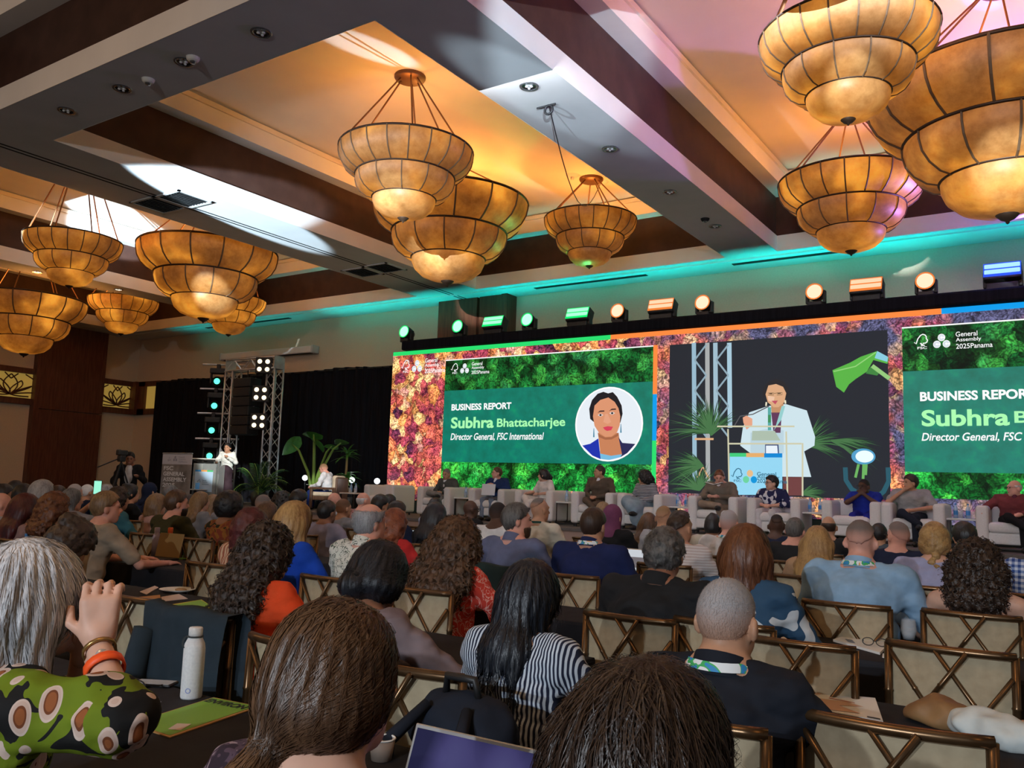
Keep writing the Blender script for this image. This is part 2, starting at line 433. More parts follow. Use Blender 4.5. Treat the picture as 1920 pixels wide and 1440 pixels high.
t = thing('cable_hook', 'black eye hook with thin cable hanging from the beam', 'hook', a)
part('eye', tube([(0.06 * math.cos(q), 0, -0.07 + 0.06 * math.sin(q)) for q in np.linspace(0, 2 * PI, 13)[:-1]], 0.016, 6, True), m_black, t, True)
part('stem', tube([(-0.18, 0, -0.01), (0.1, 0, -0.01)], 0.012, 6), m_black, t)
mid = [Vector(a) + (Vector(b) - Vector(a)) * q - Vector((0, 0, 0.9 * math.sin(PI * q))) for q in np.linspace(0, 1, 12)]
part('cable', tube([p - Vector(a) for p in mid], 0.008, 4), m_black, t)
m_vent = mat('vent_white_metal', (0.62, 0.62, 0.6), 0.5)
def vent(px, py, label):
    t = thing('ceiling_vent', label, 'air vent', onZ(px, py, ZC), group='air vents in the wide beam')
    s = 0.36
    part('frame', join(box(-s, s, -s, -s + .05, -.02, 0), box(-s, s, s - .05, s, -.02, 0), box(-s, -s + .05, -s, s, -.02, 0), box(s - .05, s, -s, s, -.02, 0)), m_vent, t)
    part('backing', box(-s + .05, s - .05, -s + .05, s - .05, -.004, 0), m_dark, t)
    for q in (-.2, -.12, -.04, .04, .12, .2):
        part('slat', ([(q - .03, -s + .05, -.005), (q + .02, -s + .05, -.03), (q + .02, s - .05, -.03), (q - .03, s - .05, -.005)], [(0, 1, 2, 3)]), m_vent, t)
vent(345, 373, 'square air vent inside the bright light patch on the beam')
vent(298, 384, 'square air vent at the dim side of the bright patch by the track')
vent(722, 502, 'square air vent near the stage end of the beam, coffer side')
vent(680, 510, 'square air vent near the stage end of the beam, beside the track')

# projector screen housing on the front wall
t = thing('projector_screen_housing', 'long white projector screen housing lit teal underneath on the front wall', 'screen housing')
part('case', rbox(-23.6, -19.3, 17.72, 17.98, 5.35, 5.56, 0.03), mat('housing_white', (0.75, 0.72, 0.7), 0.5), t)
part('slot', box(-23.5, -19.4, 17.78, 17.86, 5.335, 5.352), m_dark, t)
part('end_cap', rbox(-19.34, -19.26, 17.70, 17.985, 5.33, 5.58, 0.02), mat('housing_grey', (0.5, 0.5, 0.5), 0.5), t)
part('end_cap', rbox(-23.64, -23.56, 17.70, 17.985, 5.33, 5.58, 0.02), MATS['housing_grey'], t)

# teal uplighting hidden behind the drape and the LED wall
for x, pw, L_ in ((-22.0, 7, 6.0), (-15.8, 16, 5.0), (-9.5, 24, 6.5), (-4.0, 20, 4.0), (0.0, 9, 3.5)):
    o = lamp('teal_uplight', 'AREA', (x, 16.75, 5.0), (0.0, 0.85, 0.80), pw * 1.35, aim=(x, 17.2, 6.4), sx=L_, sy=0.12)
    o.data.spread = math.radians(75)

# black drape
m_drape = noisy('black_drape', (0.006, 0.007, 0.010), (0.012, 0.013, 0.018), 3, 0.9, 0.0, stretch=(8, 8, 0.3), spec=0.1)
def drape(x0, x1, y, z0, z1, label):
    V, F = [], []; n = int((x1 - x0) / 0.06)
    for i in range(n + 1):
        x = x0 + (x1 - x0) * i / n; yy = y + 0.05 * math.sin(x * 17 + 1.3 * math.sin(x * 2.3)) + 0.03 * math.sin(x * 6.1)
        V += [(x, yy, z0), (x, yy, z1 + 0.03 * math.sin(x * 1.7))]
    for i in range(n): F.append((2 * i, 2 * i + 2, 2 * i + 3, 2 * i + 1))
    t = thing('stage_drape', label, 'curtain')
    part('fabric', (V, F), m_drape, t, True)
    part('top_pipe', tube([(x0, y, z1 - 0.04), (x1, y, z1 - 0.04)], 0.03, 8), m_black, t)
    for x in np.linspace(x0, x1, max(2, int((x1 - x0) / 3))): part('upright', tube([(x, y + .12, 0), (x, y + .12, z1)], 0.03, 6), m_black, t)
drape(-26.4, -15.2, 17.35, 0.02, 4.72, 'tall black pipe and drape curtain between the side wall and LED screen')
drape(-15.1, 6.0, 17.45, 0.02, 3.9, 'black curtain hanging behind the LED wall')
# ------------------------------------------------------------------ chandeliers
m_shade = mat('alabaster_shade', (0.72, 0.55, 0.33), 0.45, spec=0.4); k = NT(m_shade)
v = k.geo(); f1 = k.noise(v, 1.3, 2); f2 = k.noise(v, 9, 4, 0.65)
col = k.ramp(k.mix(0.35, f1, f2), [(0.36, (0.62, 0.15, 0.012)), (0.50, (0.95, 0.28, 0.022)), (0.66, (1.0, 0.40, 0.04))])
k.l(col, k.b.inputs['Emission Color'])
k.l(k.ramp(f1, [(0.35, (0.16,) * 3), (0.55, (0.32,) * 3), (0.72, (0.85,) * 3)]), k.b.inputs['Emission Strength'])
k.base(k.ramp(f2, [(0.3, (0.25, 0.125, 0.04)), (0.7, (0.38, 0.21, 0.08))])); k.bump(f2, 0.15, 0.01)
m_iron = mat('aged_bronze_iron', (0.055, 0.032, 0.020), 0.5, metal=0.5)
m_rib = mat('seam_strip', (0.16, 0.10, 0.055), 0.6)
m_rod = mat('bronze_rod', (0.22, 0.11, 0.05), 0.45, metal=0.6)
def _z(p): return [(r, z * 0.92) for r, z in p]
T1 = _z([(1.0, 0.0), (0.995, -0.08), (0.975, -0.18), (0.92, -0.29), (0.84, -0.37), (0.75, -0.43), (0.68, -0.45)])
T2 = _z([(0.735, -0.44), (0.735, -0.52), (0.71, -0.62), (0.65, -0.71), (0.56, -0.78), (0.45, -0.81)])
T3 = _z([(0.47, -0.80), (0.465, -0.87), (0.43, -0.96), (0.34, -1.05), (0.22, -1.10), (0.07, -1.125)])
CH_CACHE = {}
def chandelier(rim, D, label, zup=7.95, big=False, power=60):
    R = D / 2; n1, n2 = (14, 12) if big else (20, 12)
    x, y, z = rim
    t = thing('bowl_chandelier', label, 'chandelier', (x, y, z), rng.uniform(0, 0.4), group='three-tier amber bowl chandeliers')
    key = big
    if key not in CH_CACHE:
        S = {}
        S['p1'] = newmesh('shade_panel', *lathe(T1, 4, 0, 2 * PI / n1), True); S['p2'] = newmesh('shade_panel', *lathe(T2, 4, 0, 2 * PI / n2), True)
        S['p3'] = newmesh('shade_bowl', *lathe(T3, 32), True)
        S['r1'] = newmesh('rib', *tube([(a * 1.006, 0, b) for a, b in T1], 0.011 if not big else 0.012, 5)); S['r2'] = newmesh('rib', *tube([(a * 1.006, 0, b) for a, b in T2], 0.010, 5))
        for q, (r, zz) in enumerate(((1.0, 0.0), (0.738, -0.405), (0.473, -0.736))):
            S['g%d' % q] = newmesh('rim_ring', *tube([(r * math.cos(a), r * math.sin(a), zz) for a in np.linspace(0, 2 * PI, 49)[:-1]], 0.017 - 0.002 * q, 6, True), True)
        S['fin'] = newmesh('finial', *lathe([(0.0, -1.11), (0.012, -1.10), (0.016, -1.085), (0.05, -1.07), (0.085, -1.035), (0.088, -1.02), (0.0, -1.01)], 16), True)
        for kk, M in (('p1', m_shade), ('p2', m_shade), ('p3', m_shade), ('r1', m_rib), ('r2', m_rib), ('g0', m_iron), ('g1', m_iron), ('g2', m_iron), ('fin', m_iron)): S[kk].materials.append(M)
        CH_CACHE[key] = S
    S = CH_CACHE[key]
    def put(nm, me, a=0.0):
        o = part(nm, me, None, t, rot=(0, 0, a)); o.scale = (R, R, R); return o
    for i in range(n1): put('shade_panel', S['p1'], 2 * PI * i / n1); put('rib', S['r1'], 2 * PI * i / n1)
    for i in range(n2): put('shade_panel', S['p2'], 2 * PI * i / n2); put('rib', S['r2'], 2 * PI * i / n2)
    put('shade_bowl', S['p3'])
    for q in range(3): put('rim_ring', S['g%d' % q])
    put('finial', S['fin'])
    h = zup - z
    part('canopy_plate', lathe([(0.0, h - 0.06), (0.23, h - 0.06), (0.25, h - 0.03), (0.25, h)], 24), m_rod, t, True)
    for i in range(6):
        a = 2 * PI * i / 6 + (0.15 if i % 2 else -0.15)
        part('hanging_rod', tube([(0.15 * math.cos(a), 0.15 * math.sin(a), h - 0.05), (R * 0.96 * math.cos(a), R * 0.96 * math.sin(a), 0)], 0.014, 5), m_rod, t)
    lamp('chandelier_lamp', 'POINT', (x, y, z - 0.22 * R), (1.0, 0.43, 0.10), power * 1.25, size=0.25)
CHS = [('A', 762, 284, 250, 2.1, 0, 'amber bowl chandelier hanging in front of a larger bowl in the central coffer'),
       ('B', 845, 381, 290, 3.1, 1, 'large amber bowl chandelier partly behind a smaller one in the central coffer'),
       ('C', 1107, 412, 172, 1.9, 0, 'small amber bowl chandelier against the dark cove near the LED screen'),
       ('D', 1588, 68, 317, 1.75, 0, 'amber bowl chandelier in the pinkish coffer, overlapping the largest bowl'),
       ('E', 1880, 168, 470, 3.1, 1, 'largest amber bowl chandelier hanging under a blue-lit canopy'),
       ('F', 1594, 341, 258, 2.3, 0, 'amber bowl chandelier tinted violet, low over the orange stage lights'),
       ('G', 391, 470, 250, 3.0, 1, 'large amber bowl chandelier with a hard white light patch below'),
       ('H', 433, 562, 128, 1.75, 0, 'small amber bowl chandelier hidden behind the one with the white patch'),
       ('J', 138, 450, 170, 1.8, 0, 'small amber bowl chandelier next to the bright ceiling patch'),
       ('K', 55, 562, 198, 2.8, 1, 'large deep orange bowl chandelier in front of the wood column'),
       ('L', 232, 563, 123, 1.95, 0, 'small bright orange chandelier above the room corner')]
for n_, px, py, w_, D, big, lb in CHS:
    chandelier(at(px, py, CAM_F * D / w_), D, lb, big=bool(big), power=(125 if big else 70))
# chandeliers of the coffers behind the camera: only their light reaches the picture
for x, y in ((-24.5, 0.5), (-17.7, 0.0), (-9.4, 0.0), (-1.8, 0.5), (6.0, 0.0), (6.0, 11.0)):
    lamp('chandelier_lamp', 'POINT', (x, y, 6.6), (1.0, 0.55, 0.22), 130, size=0.4)
# ------------------------------------------------------------------ stage
STZ = 0.82
m_stage = noisy('stage_carpet', (0.10, 0.09, 0.085), (0.14, 0.125, 0.115), 40, 0.9, 0.1)
m_stage_front = mat('stage_fascia', (0.32, 0.22, 0.18), 0.7)
st = thing('stage_platform', 'long low stage platform under the armchairs', 'stage', kind='structure')
part('deck', box(-21.5, 6.0, 13.6, 17.2, STZ - 0.05, STZ), m_stage, st)
part('fascia', box(-21.5, 6.0, 13.62, 13.68, 0.0, STZ - 0.05), m_stage_front, st)
part('side_panel', box(-21.5, -21.45, 13.68, 17.2, 0.0, STZ - 0.05), m_stage_front, st)

# ------------------------------------------------------------------ LED wall
YS = 16.0
SX0, SX1, SZ0, SZ1 = -14.47, 3.90, 1.13, 4.79
led = thing('led_wall', 'very wide LED video wall showing forest, slides and a live picture', 'screen')
part('cabinet', box(SX0, SX1, YS + 0.004, YS + 0.14, SZ0, SZ1), m_black, led)
part('base_skirt', box(SX0, SX1, YS + 0.02, YS + 0.4, STZ, SZ0), mat('dark_green_skirt', (0.01, 0.03, 0.022), 0.8), led)
part('top_cover', rbox(SX0 + 0.35, SX1, YS - 0.12, YS + 0.5, SZ1 + 0.01, SZ1 + 0.25, 0.04), m_drape, led)
for x in np.linspace(SX0 + 0.5, SX1 - 0.5, 9):
    part('rear_support', join(box(x - .04, x + .04, YS + 0.15, YS + 0.23, STZ, SZ1), box(x - .04, x + .04, YS + 0.2, YS + 0.95, STZ, STZ + .08)), m_black, led)

def forest(name, stops, scale, gradx=None, strength=1.0, fine=26, dark=0.15, seed=0.0):
    """tree crowns seen from above, as a lit screen picture"""
    M = bpy.data.materials.new(name); M.use_nodes = True; MATS[name] = M; k = NT(M)
    v = k.coord('Object'); mp = k.n('ShaderNodeMapping'); mp.inputs['Location'].default_value = (seed, 0, seed); k.l(v, mp.inputs['Vector']); v = mp.outputs[0]
    wob = k.n('ShaderNodeTexNoise'); k.l(v, wob.inputs['Vector']); wob.inputs['Scale'].default_value = 4.0
    vv = k.n('ShaderNodeVectorMath', operation='MULTIPLY_ADD'); k.l(wob.outputs['Color'], vv.inputs[0]); vv.inputs[1].default_value = (0.30,) * 3; k.l(v, vv.inputs[2])
    big = k.voro(vv.outputs[0], scale); sm = k.voro(vv.outputs[0], fine); md = k.voro(vv.outputs[0], scale * 2.7)
    sep = k.n('ShaderNodeSeparateColor'); k.l(big.outputs['Color'], sep.inputs[0])
    n1 = k.noise(v, 1.4, 3)
    key = k.math('ADD', k.math('MULTIPLY', sep.outputs[0], 0.50), k.math('MULTIPLY', n1, 0.52))
    col = k.ramp(key, stops)
    rim = k.ramp(big.outputs['Distance'], [(0.10, (1.1, 1.1, 1.1)), (0.45, (0.85,) * 3), (0.75, (dark,) * 3)])
    lum = k.ramp(sm.outputs['Distance'], [(0.05, (1.35,) * 3), (0.40, (0.9,) * 3), (0.75, (0.22,) * 3)])
    lum2 = k.ramp(md.outputs['Distance'], [(0.1, (1.15,) * 3), (0.7, (0.55,) * 3)])
    c = k.mix(1.0, k.mix(1.0, k.mix(1.0, col, rim, 'MULTIPLY'), lum, 'MULTIPLY'), lum2, 'MULTIPLY')
    if gradx:
        x0, x1, tint = gradx
        sx = k.n('ShaderNodeSeparateXYZ'); k.l(k.coord('Object'), sx.inputs[0])
        mr = k.n('ShaderNodeMapRange'); k.l(sx.outputs[0], mr.inputs[0]); mr.inputs[1].default_value = x0; mr.inputs[2].default_value = x1
        fac = k.math('MULTIPLY', mr.outputs[0], k.ramp(k.noise(v, 1.9, 2), [(0.42, (1, 1, 1)), (0.62, (0.15,) * 3)]))
        c = k.mix(fac, c, k.mix(1.0, tint, k.mix(1.0, lum, lum2, 'MULTIPLY'), 'MULTIPLY'))
    k.b.inputs['Base Color'].default_value = (0.01, 0.01, 0.01, 1); k.b.inputs['Specular IOR Level'].default_value = 0.1
    k.l(c, k.b.inputs['Emission Color']); k.b.inputs['Emission Strength'].default_value = strength
    return M
AUT = [(0.22, (0.05, 0.02, 0.06)), (0.32, (0.45, 0.06, 0.10)), (0.44, (0.80, 0.16, 0.10)), (0.55, (1.0, 0.36, 0.10)), (0.66, (1.0, 0.62, 0.25)), (0.78, (0.9, 0.35, 0.30))]
GRN = [(0.2, (0.0, 0.05, 0.01)), (0.4, (0.008, 0.17, 0.03)), (0.55, (0.02, 0.34, 0.06)), (0.68, (0.07, 0.52, 0.07)), (0.8, (0.03, 0.30, 0.09))]
m_autumn = forest('screen_autumn_forest', AUT, 3.9, gradx=(-8.8, -6.2, (0.07, 0.07, 0.14)), strength=2.5, dark=0.45)
m_green = forest('screen_green_forest', GRN, 3.2, strength=1.25, seed=3.0)
m_green2 = forest('screen_green_forest_bright', [(a, (c[0] * 1.6, c[1] * 1.7, c[2] * 1.3)) for a, c in GRN], 3.2, strength=1.7, seed=9.0)

LAYER = 0.0015
def W(px, py): p = onY(px, py, YS); return p[0], p[2]
def rect(name, x0, x1, z0, z1, M, layer, parent=led):
    y = YS - layer * LAYER
    return part(name, ([(x0, y, z0), (x1, y, z0), (x1, y, z1), (x0, y, z1)], [(0, 1, 2, 3)]), M, parent)
def poly(name, pts, M, layer, parent=led, px=True):
    y = YS - layer * LAYER; q = [W(*p) if px else p for p in pts]
    return part(name, ([(a, y, b) for a, b in q], [tuple(range(len(q)))]), M, parent)
def oval(name, cx, cz, rx, rz, M, layer, parent=led, a0=0.0, a1=2 * PI, n=40):
    y = YS - layer * LAYER
    pts = [(cx + rx * math.cos(a0 + (a1 - a0) * i / n), y, cz + rz * math.sin(a0 + (a1 - a0) * i / n)) for i in range(n + (0 if a1 - a0 > 6.2 else 1))]
    return part(name, (pts, [tuple(range(len(pts)))]), M, parent)
def strip(name, pts, w, M, layer, parent=led, px=True, taper=False):
    """flat drawn line"""
    y = YS - layer * LAYER; q = [Vector(W(*p)) if px else Vector(p) for p in pts]; V, F = [], []
    for i, p in enumerate(q):
        t = (q[min(i + 1, len(q) - 1)] - q[max(i - 1, 0)]).normalized(); n = Vector((-t.y, t.x))
        ww = w * (1 - i / (len(q) - 1) * 0.95) if taper else w
        V += [(p.x + n.x * ww / 2, y, p.y + n.y * ww / 2), (p.x - n.x * ww / 2, y, p.y - n.y * ww / 2)]
    for i in range(len(q) - 1): F.append((2 * i, 2 * i + 1, 2 * i + 3, 2 * i + 2))
    return V, F
def drawn(name, vfs, M, parent=led): return part(name, join(*vfs), M, parent)
def E(c, s=1.0): return glow('screen_%.3f_%.3f_%.3f' % c, c, s)
e_white = E((1.0, 1.0, 1.0)); e_gry = E((0.02, 0.75, 0.16)); e_org = E((1.0, 0.26, 0.05)); e_blu = E((0.0, 0.34, 0.85))
e_lime = E((0.42, 1.0, 0.45)); e_teal = E((0.0, 0.22, 0.14))

rect('display_face', SX0, SX1, SZ0, SZ1, m_autumn, 0)
gx, ox = W(1145, 629)[0], W(1765, 578)[0]
rect('green_top_bar', SX0, gx, SZ1 - 0.10, SZ1, e_gry, 1); rect('orange_top_bar', gx, ox, SZ1 - 0.10, SZ1, e_org, 1); rect('blue_top_bar', ox, SX1, SZ1 - 0.10, SZ1, e_blu, 1)

# teal caption box material: see-through dark teal over the forest
mt = bpy.data.materials.new('screen_teal_caption'); mt.use_nodes = True; k = NT(mt)
vv = k.coord('Object'); c = k.ramp(k.noise(vv, 3.5, 5, 0.6), [(0.3, (0.0, 0.17, 0.11)), (0.55, (0.0, 0.24, 0.17)), (0.75, (0.0, 0.36, 0.17))])
k.b.inputs['Base Color'].default_value = (0, 0, 0, 1); k.l(c, k.b.inputs['Emission Color']); k.b.inputs['Emission Strength'].default_value = 0.85

def tree_logo(x, z, h, M, layer, small=False, txt=True):
    """check-mark tree outline with three letters under it"""
    s = h
    pts = [(-0.42, 0.38), (-0.30, 0.26), (-0.18, 0.62), (0.0, 0.86), (0.14, 0.93), (0.28, 0.88), (0.38, 0.74), (0.36, 0.62), (0.45, 0.48), (0.40, 0.34), (0.30, 0.28), (0.16, 0.28), (0.16, 0.20), (0.0, 0.20)]
    P = [(x + a * s, z + b * s) for a, b in pts]
    vf = [strip('l', P, 0.075 * s, M, layer, px=False), strip('l', [(x - .05 * s, z + .28 * s), (x + 0.04 * s, z + .28 * s), (x + 0.04 * s, z + .12 * s), (x + .26 * s, z + .12 * s)], 0.07 * s, M, layer, px=False)]
    drawn('tree_mark', vf, M)
    if txt: part('logo_letters', text_fit('FSC', x - 0.22 * s, x + 0.40 * s, z - 0.14 * s, z + 0.04 * s, YS - layer * LAYER, bold=0.015), M, led)
def fingerprint_logo(x, z, r, M, layer, colors=None):
    for i, (a, b) in enumerate(((0.0, 0.55), (-0.58, -0.35), (0.58, -0.35))):
        m_ = M if colors is None else colors[i]
        oval('logo_disc', x + a * r, z + b * r, r * 0.46, r * 0.50, m_, layer, n=24)
        if colors is None:
            for q in (0.36, 0.22):
                pts = [(x + a * r + r * q * math.cos(t), z + b * r + r * q * math.sin(t)) for t in np.linspace(0.3, 5.9, 14)]
                drawn('logo_line', [strip('s', pts, r * 0.06, e_line, layer + 1, px=False)], e_line)
e_line = E((0.35, 0.50, 0.62))
e_pale = E((0.85, 0.93, 1.0))
def logo_block(px0, px1, py0, py1, M, layer):
    """tree mark, three discs and the three-line title, inside the given photo box"""
    (xa, za), (xb, zb) = W(px0, (py0 + py1) / 2), W(px1, (py0 + py1) / 2)
    z1, z0 = W((px0 + px1) / 2, py0)[1], W((px0 + px1) / 2, py1)[1]
    w_, h_ = xb - xa, z1 - z0
    tree_logo(xa + w_ * 0.10, z0 + h_ * 0.22, h_ * 0.80, M, layer)
    fingerprint_logo(xa + w_ * 0.37, z0 + h_ * 0.48, h_ * 0.42, M, layer)
    for i, (s, f) in enumerate((('General', 0.60), ('Assembly', 0.70), ('2025Panama', 1.0))):
        part('logo_title', text_fit(s, xa + w_ * 0.55, xa + w_ * (0.55 + 0.45 * f), z1 - h_ * (0.30 + 0.345 * i), z1 - h_ * (0.02 + 0.345 * i), YS - layer * LAYER, bold=0.008), M, led)
logo_block(752, 835, 672, 700, e_white, 2)

def slide(tl, br, box_z, text, logo, portrait=False, xr=None):
    x0, z1 = W(*tl); x1 = br[0]; z0 = br[1]
    rect('slide_forest', x0, x1, z0, z1, m_green, 2)
    rect('slide_top_line', x0, x1, z1 - 0.012, z1 + 0.012, e_white, 3)
    rect('slide_lower_forest', x0, x1, z0, box_z[0], m_green2, 3)
    rect('caption_box', x0, x1, box_z[0], box_z[1], mt, 3)
    logo_block(*logo, e_white, 4)
    for (s, a, b, M, bold, shear) in text:
        (xa, zb), (xb, za) = a, b
        part('caption_text', text_fit(s, xa, xb, za, zb, YS - 4 * LAYER, bold=bold, shear=shear), M, led)
def tb(x0, y0, x1, y1):
    """photo box -> upper-left, lower-right on the screen plane"""
    return (W(x0, (y0 + y1) / 2)[0], W((x0 + x1) / 2, y0)[1]), (W(x1, (y0 + y1) / 2)[0], W((x0 + x1) / 2, y1)[1])
zb0, zb1 = W(1100, 869.5)[1], W(1100, 721)[1]
zs0 = W(1040, 920)[1]
xs1 = W(1225, 780)[0]
slide((836, 676), (xs1, zs0), (zb0, zb1), [
    ('BUSINESS REPORT', *tb(847, 756, 959, 768.5), e_white, 0.035, 0),
    ('Subhra', *tb(846, 781.5, 926, 803), e_lime, 0.03, 0), ('Bhattacharjee', *tb(932, 783.5, 1060, 805), e_lime, 0.022, 0),
    ('Director General, FSC International', *tb(845, 811.5, 1020, 827), e_white, 0.016, 0.22)], (845, 918, 679, 702))
# second slide runs on to the right of the picture
dx = W(1697, 760)[0] - W(836, 760)[0]
s2 = 1.0
x20, z21 = W(1690, 615)
def tb2(x0, y0, x1, y1, wx): 
    a, b = tb(x0, y0, x1, y1); return a, (a[0] + wx, b[1])
zc0, zc1 = W(1800, 886)[1], W(1800, 692)[1]
slide((1691, 615), (SX1 - 0.15, W(1800, 936)[1]), (zc0, zc1), [
    ('BUSINESS REPORT', *tb2(1725, 733, 1853, 751, (W(1853, 742)[0] - W(1725, 742)[0]) / .60), e_white, 0.035, 0),
    ('Subhra', *tb(1728, 767, 1893, 799), e_lime, 0.03, 0), ('Bhattacharjee', (W(1902, 785)[0], W(1902, 771)[1]), (W(1902, 785)[0] + 2.2, W(1902, 800)[1]), e_lime, 0.022, 0),
    ('Director General, FSC International', *tb2(1728, 811, 1905, 829, (W(1876, 820)[0] - W(1728, 820)[0]) / .50), e_white, 0.016, 0.22)], (1712, 1861, 622, 655))
zo0, zo1, zo2, zo3 = W(1230, 920)[1], W(1230, 826)[1], W(1230, 739)[1], W(1230, 647)[1]
xo = W(1230, 780)[0]
for nm, a, b, M in (('orange_side_bar', zo2, zo3, e_org), ('blue_side_bar', zo1, zo2, e_blu), ('green_side_bar', zo0, zo1, e_gry)):
    rect(nm, xo - 0.075, xo + 0.02, a, b, M, 5)

# round portrait on the first slide: a generic dark-haired woman
cx, cz = W(1141, 795); rx = (W(1204, 795)[0] - W(1077, 795)[0]) / 2; rz = (W(1141, 725)[1] - W(1141, 865)[1]) / 2
oval('portrait_ring', cx, cz, rx, rz, e_white, 6); oval('portrait_ground', cx, cz, rx * .955, rz * .96, E((0.80, 0.86, 0.92)), 7)
def pp(pts): return [(1060 + a / 8.47, 710 + b / 8.47) for a, b in pts]
def clipc(pts):
    out = []
    for p in pp(pts):
        x, z = W(*p); u, q = (x - cx) / (rx * .955), (z - cz) / (rz * .96); r = math.hypot(u, q)
        if r > 1: u, q = u / r, q / r
        out.append((cx + u * rx * .955, cz + q * rz * .96))
    return out
def pc(name, pts, c, layer): return poly(name, clipc(pts), E(c), layer, px=False)
pc('portrait_blouse', [(545, 1150), (920, 1150), (900, 1300), (700, 1330), (540, 1300)], (0.18, 0.50, 0.75), 8)
pc('portrait_neck', [(520, 860), (850, 860), (870, 1000), (910, 1200), (730, 1225), (560, 1190), (540, 1000)], (0.58, 0.22, 0.10), 9)
pc('portrait_jacket', [(530, 950), (565, 1280), (420, 1250), (255, 1080), (400, 1035)], (0.01, 0.03, 0.42), 10)
pc('portrait_jacket', [(850, 930), (910, 1020), (1120, 1040), (1000, 1200), (880, 1250), (905, 1200)], (0.02, 0.02, 0.09), 10)
pc('portrait_hair', [(400, 640), (385, 480), (430, 340), (520, 240), (610, 210), (685, 235), (760, 215), (830, 290), (900, 430), (915, 560), (880, 700), (470, 700)], (0.012, 0.010, 0.014), 11)
fc = [(445, 600), (470, 430), (560, 340), (690, 300), (790, 370), (850, 470), (880, 600), (870, 740), (830, 850), (740, 920), (640, 925), (540, 860), (470, 750)]
pc('portrait_face', fc, (0.72, 0.30, 0.16), 12)
if False: pc('portrait_cheek', [(470, 620), (560, 610), (600, 680), (590, 760), (520, 760), (475, 700)], (0.92, 0.62, 0.50), 13)
if False: pc('portrait_brow_light', [(520, 400), (640, 360), (690, 430), (600, 480), (520, 470)], (0.85, 0.48, 0.30), 13)
pc('portrait_nose', [(640, 560), (680, 560), (735, 690), (680, 720), (610, 690)], (0.78, 0.36, 0.22), 13)
for q in (0, 1):
    o = (0, 0) if q == 0 else (185, -30)
    pc('portrait_eyebrow', [(515 + o[0], 545 + o[1]), (560 + o[0], 508 + o[1]), (625 + o[0], 505 + o[1]), (628 + o[0], 525 + o[1]), (560 + o[0], 530 + o[1])], (0.05, 0.02, 0.02), 14)
    pc('portrait_eye', [(520 + o[0], 580 + o[1]), (565 + o[0], 555 + o[1]), (612 + o[0], 578 + o[1]), (565 + o[0], 605 + o[1])], (0.75, 0.7, 0.68), 14)
    pc('portrait_iris', [(545 + o[0], 580 + o[1]), (565 + o[0], 558 + o[1]), (588 + o[0], 580 + o[1]), (565 + o[0], 600 + o[1])], (0.02, 0.015, 0.015), 15)
    x0 = 460 if q == 0 else 890; y0 = 790 if q == 0 else 720
    pc('portrait_earring', [(x0 - 4, y0), (x0 + 4, y0), (x0 + 11, y0 + 140), (x0 - 11, y0 + 140)], (0.03, 0.20, 0.32), 14)
pc('portrait_lips', [(605, 775), (680, 755), (765, 765), (735, 820), (670, 832), (630, 810)], (0.68, 0.05, 0.10), 14)
pc('portrait_chin_shadow', [(520, 870), (640, 935), (740, 928), (850, 860), (850, 905), (740, 965), (640, 970), (540, 930)], (0.38, 0.13, 0.06), 10)

# live camera picture
lx0, lz1 = W(1256, 647); lx1 = W(1667, 780)[0]; lz0 = W(1440, 930)[1]
rect('live_picture', lx0, lx1, lz0, lz1, E((0.016, 0.020, 0.028)), 2)
def lp(a, b): return (1240 + a * 460 / 1920, 620 + b * 340 / 1419)
def lpoly(name, pts, c, layer): return poly(name, [lp(*p) for p in pts], E(c), layer)
def lline(name, segs, w, c, layer, taper=False): return drawn(name, [strip('s', [lp(*p) for p in s], w, None, layer, taper=taper) for s in segs], E(c))
for x, xb, cc in ((255, 262, (0.32, 0.50, 0.62)), (360, 366, (0.40, 0.42, 0.42)), (423, 428, (0.36, 0.52, 0.62)), (532, 538, (0.40, 0.60, 0.72))):
    lline('live_truss_tube', [[(x, 95), (xb, 1180 if x < 400 else 760)]], 0.09, cc, 3)
lline('live_truss_brace', [[(x0, y), (x1, y + 120)] if i % 2 else [(x1, y), (x0, y + 120)] for x0, x1 in ((262, 352), (432, 525)) for i, y in enumerate(range(110, 800, 120))], 0.035, (0.28, 0.40, 0.48), 4)
lline('live_truss_base', [[(262, 848), (410, 848)], [(285, 1150), (325, 1065), (375, 1160)]], 0.04, (0.75, 0.42, 0.22), 4)
r2 = random.Random(3)
def fronds(cx_, cy_, n, length, spread, base, cols, layer):
    for ci, c in enumerate(cols):
        segs = []
        for i in range(n):
            a = base + r2.uniform(-spread, spread); L = length * r2.uniform(0.55, 1.05); dr = r2.uniform(0.1, 0.35)
            segs.append([(cx_ + L * q * math.cos(a), cy_ - L * q * math.sin(a) + dr * L * q * q) for q in (0, .35, .7, 1)])
        lline('live_palm_frond', segs, 0.028, c, layer + ci, True)
GP = [(0.012, 0.045, 0.02), (0.03, 0.10, 0.035), (0.07, 0.18, 0.07)]
fronds(390, 800, 26, 380, 0.9, 2.2, GP, 5); fronds(390, 820, 22, 330, 0.7, 1.4, GP, 5); fronds(330, 1060, 26, 290, 0.7, 2.9, GP, 5); fronds(300, 1250, 30, 260, 1.0, 1.9, GP, 5)
fronds(1130, 900, 24, 330, 0.7, 0.5, GP, 5); fronds(1330, 860, 16, 380, 0.35, -0.15, GP, 5); fronds(1100, 1280, 14, 200, 0.5, 0.4, GP, 5)
lpoly('live_leaf', [(1340, 310), (1480, 250), (1560, 205), (1690, 160), (1780, 215), (1770, 260), (1660, 230), (1610, 320), (1520, 380), (1470, 420), (1430, 485), (1370, 440)], (0.10, 0.46, 0.06), 6)
lpoly('live_leaf', [(1690, 160), (1775, 205), (1770, 245), (1670, 215)], (0.25, 0.62, 0.75), 7)
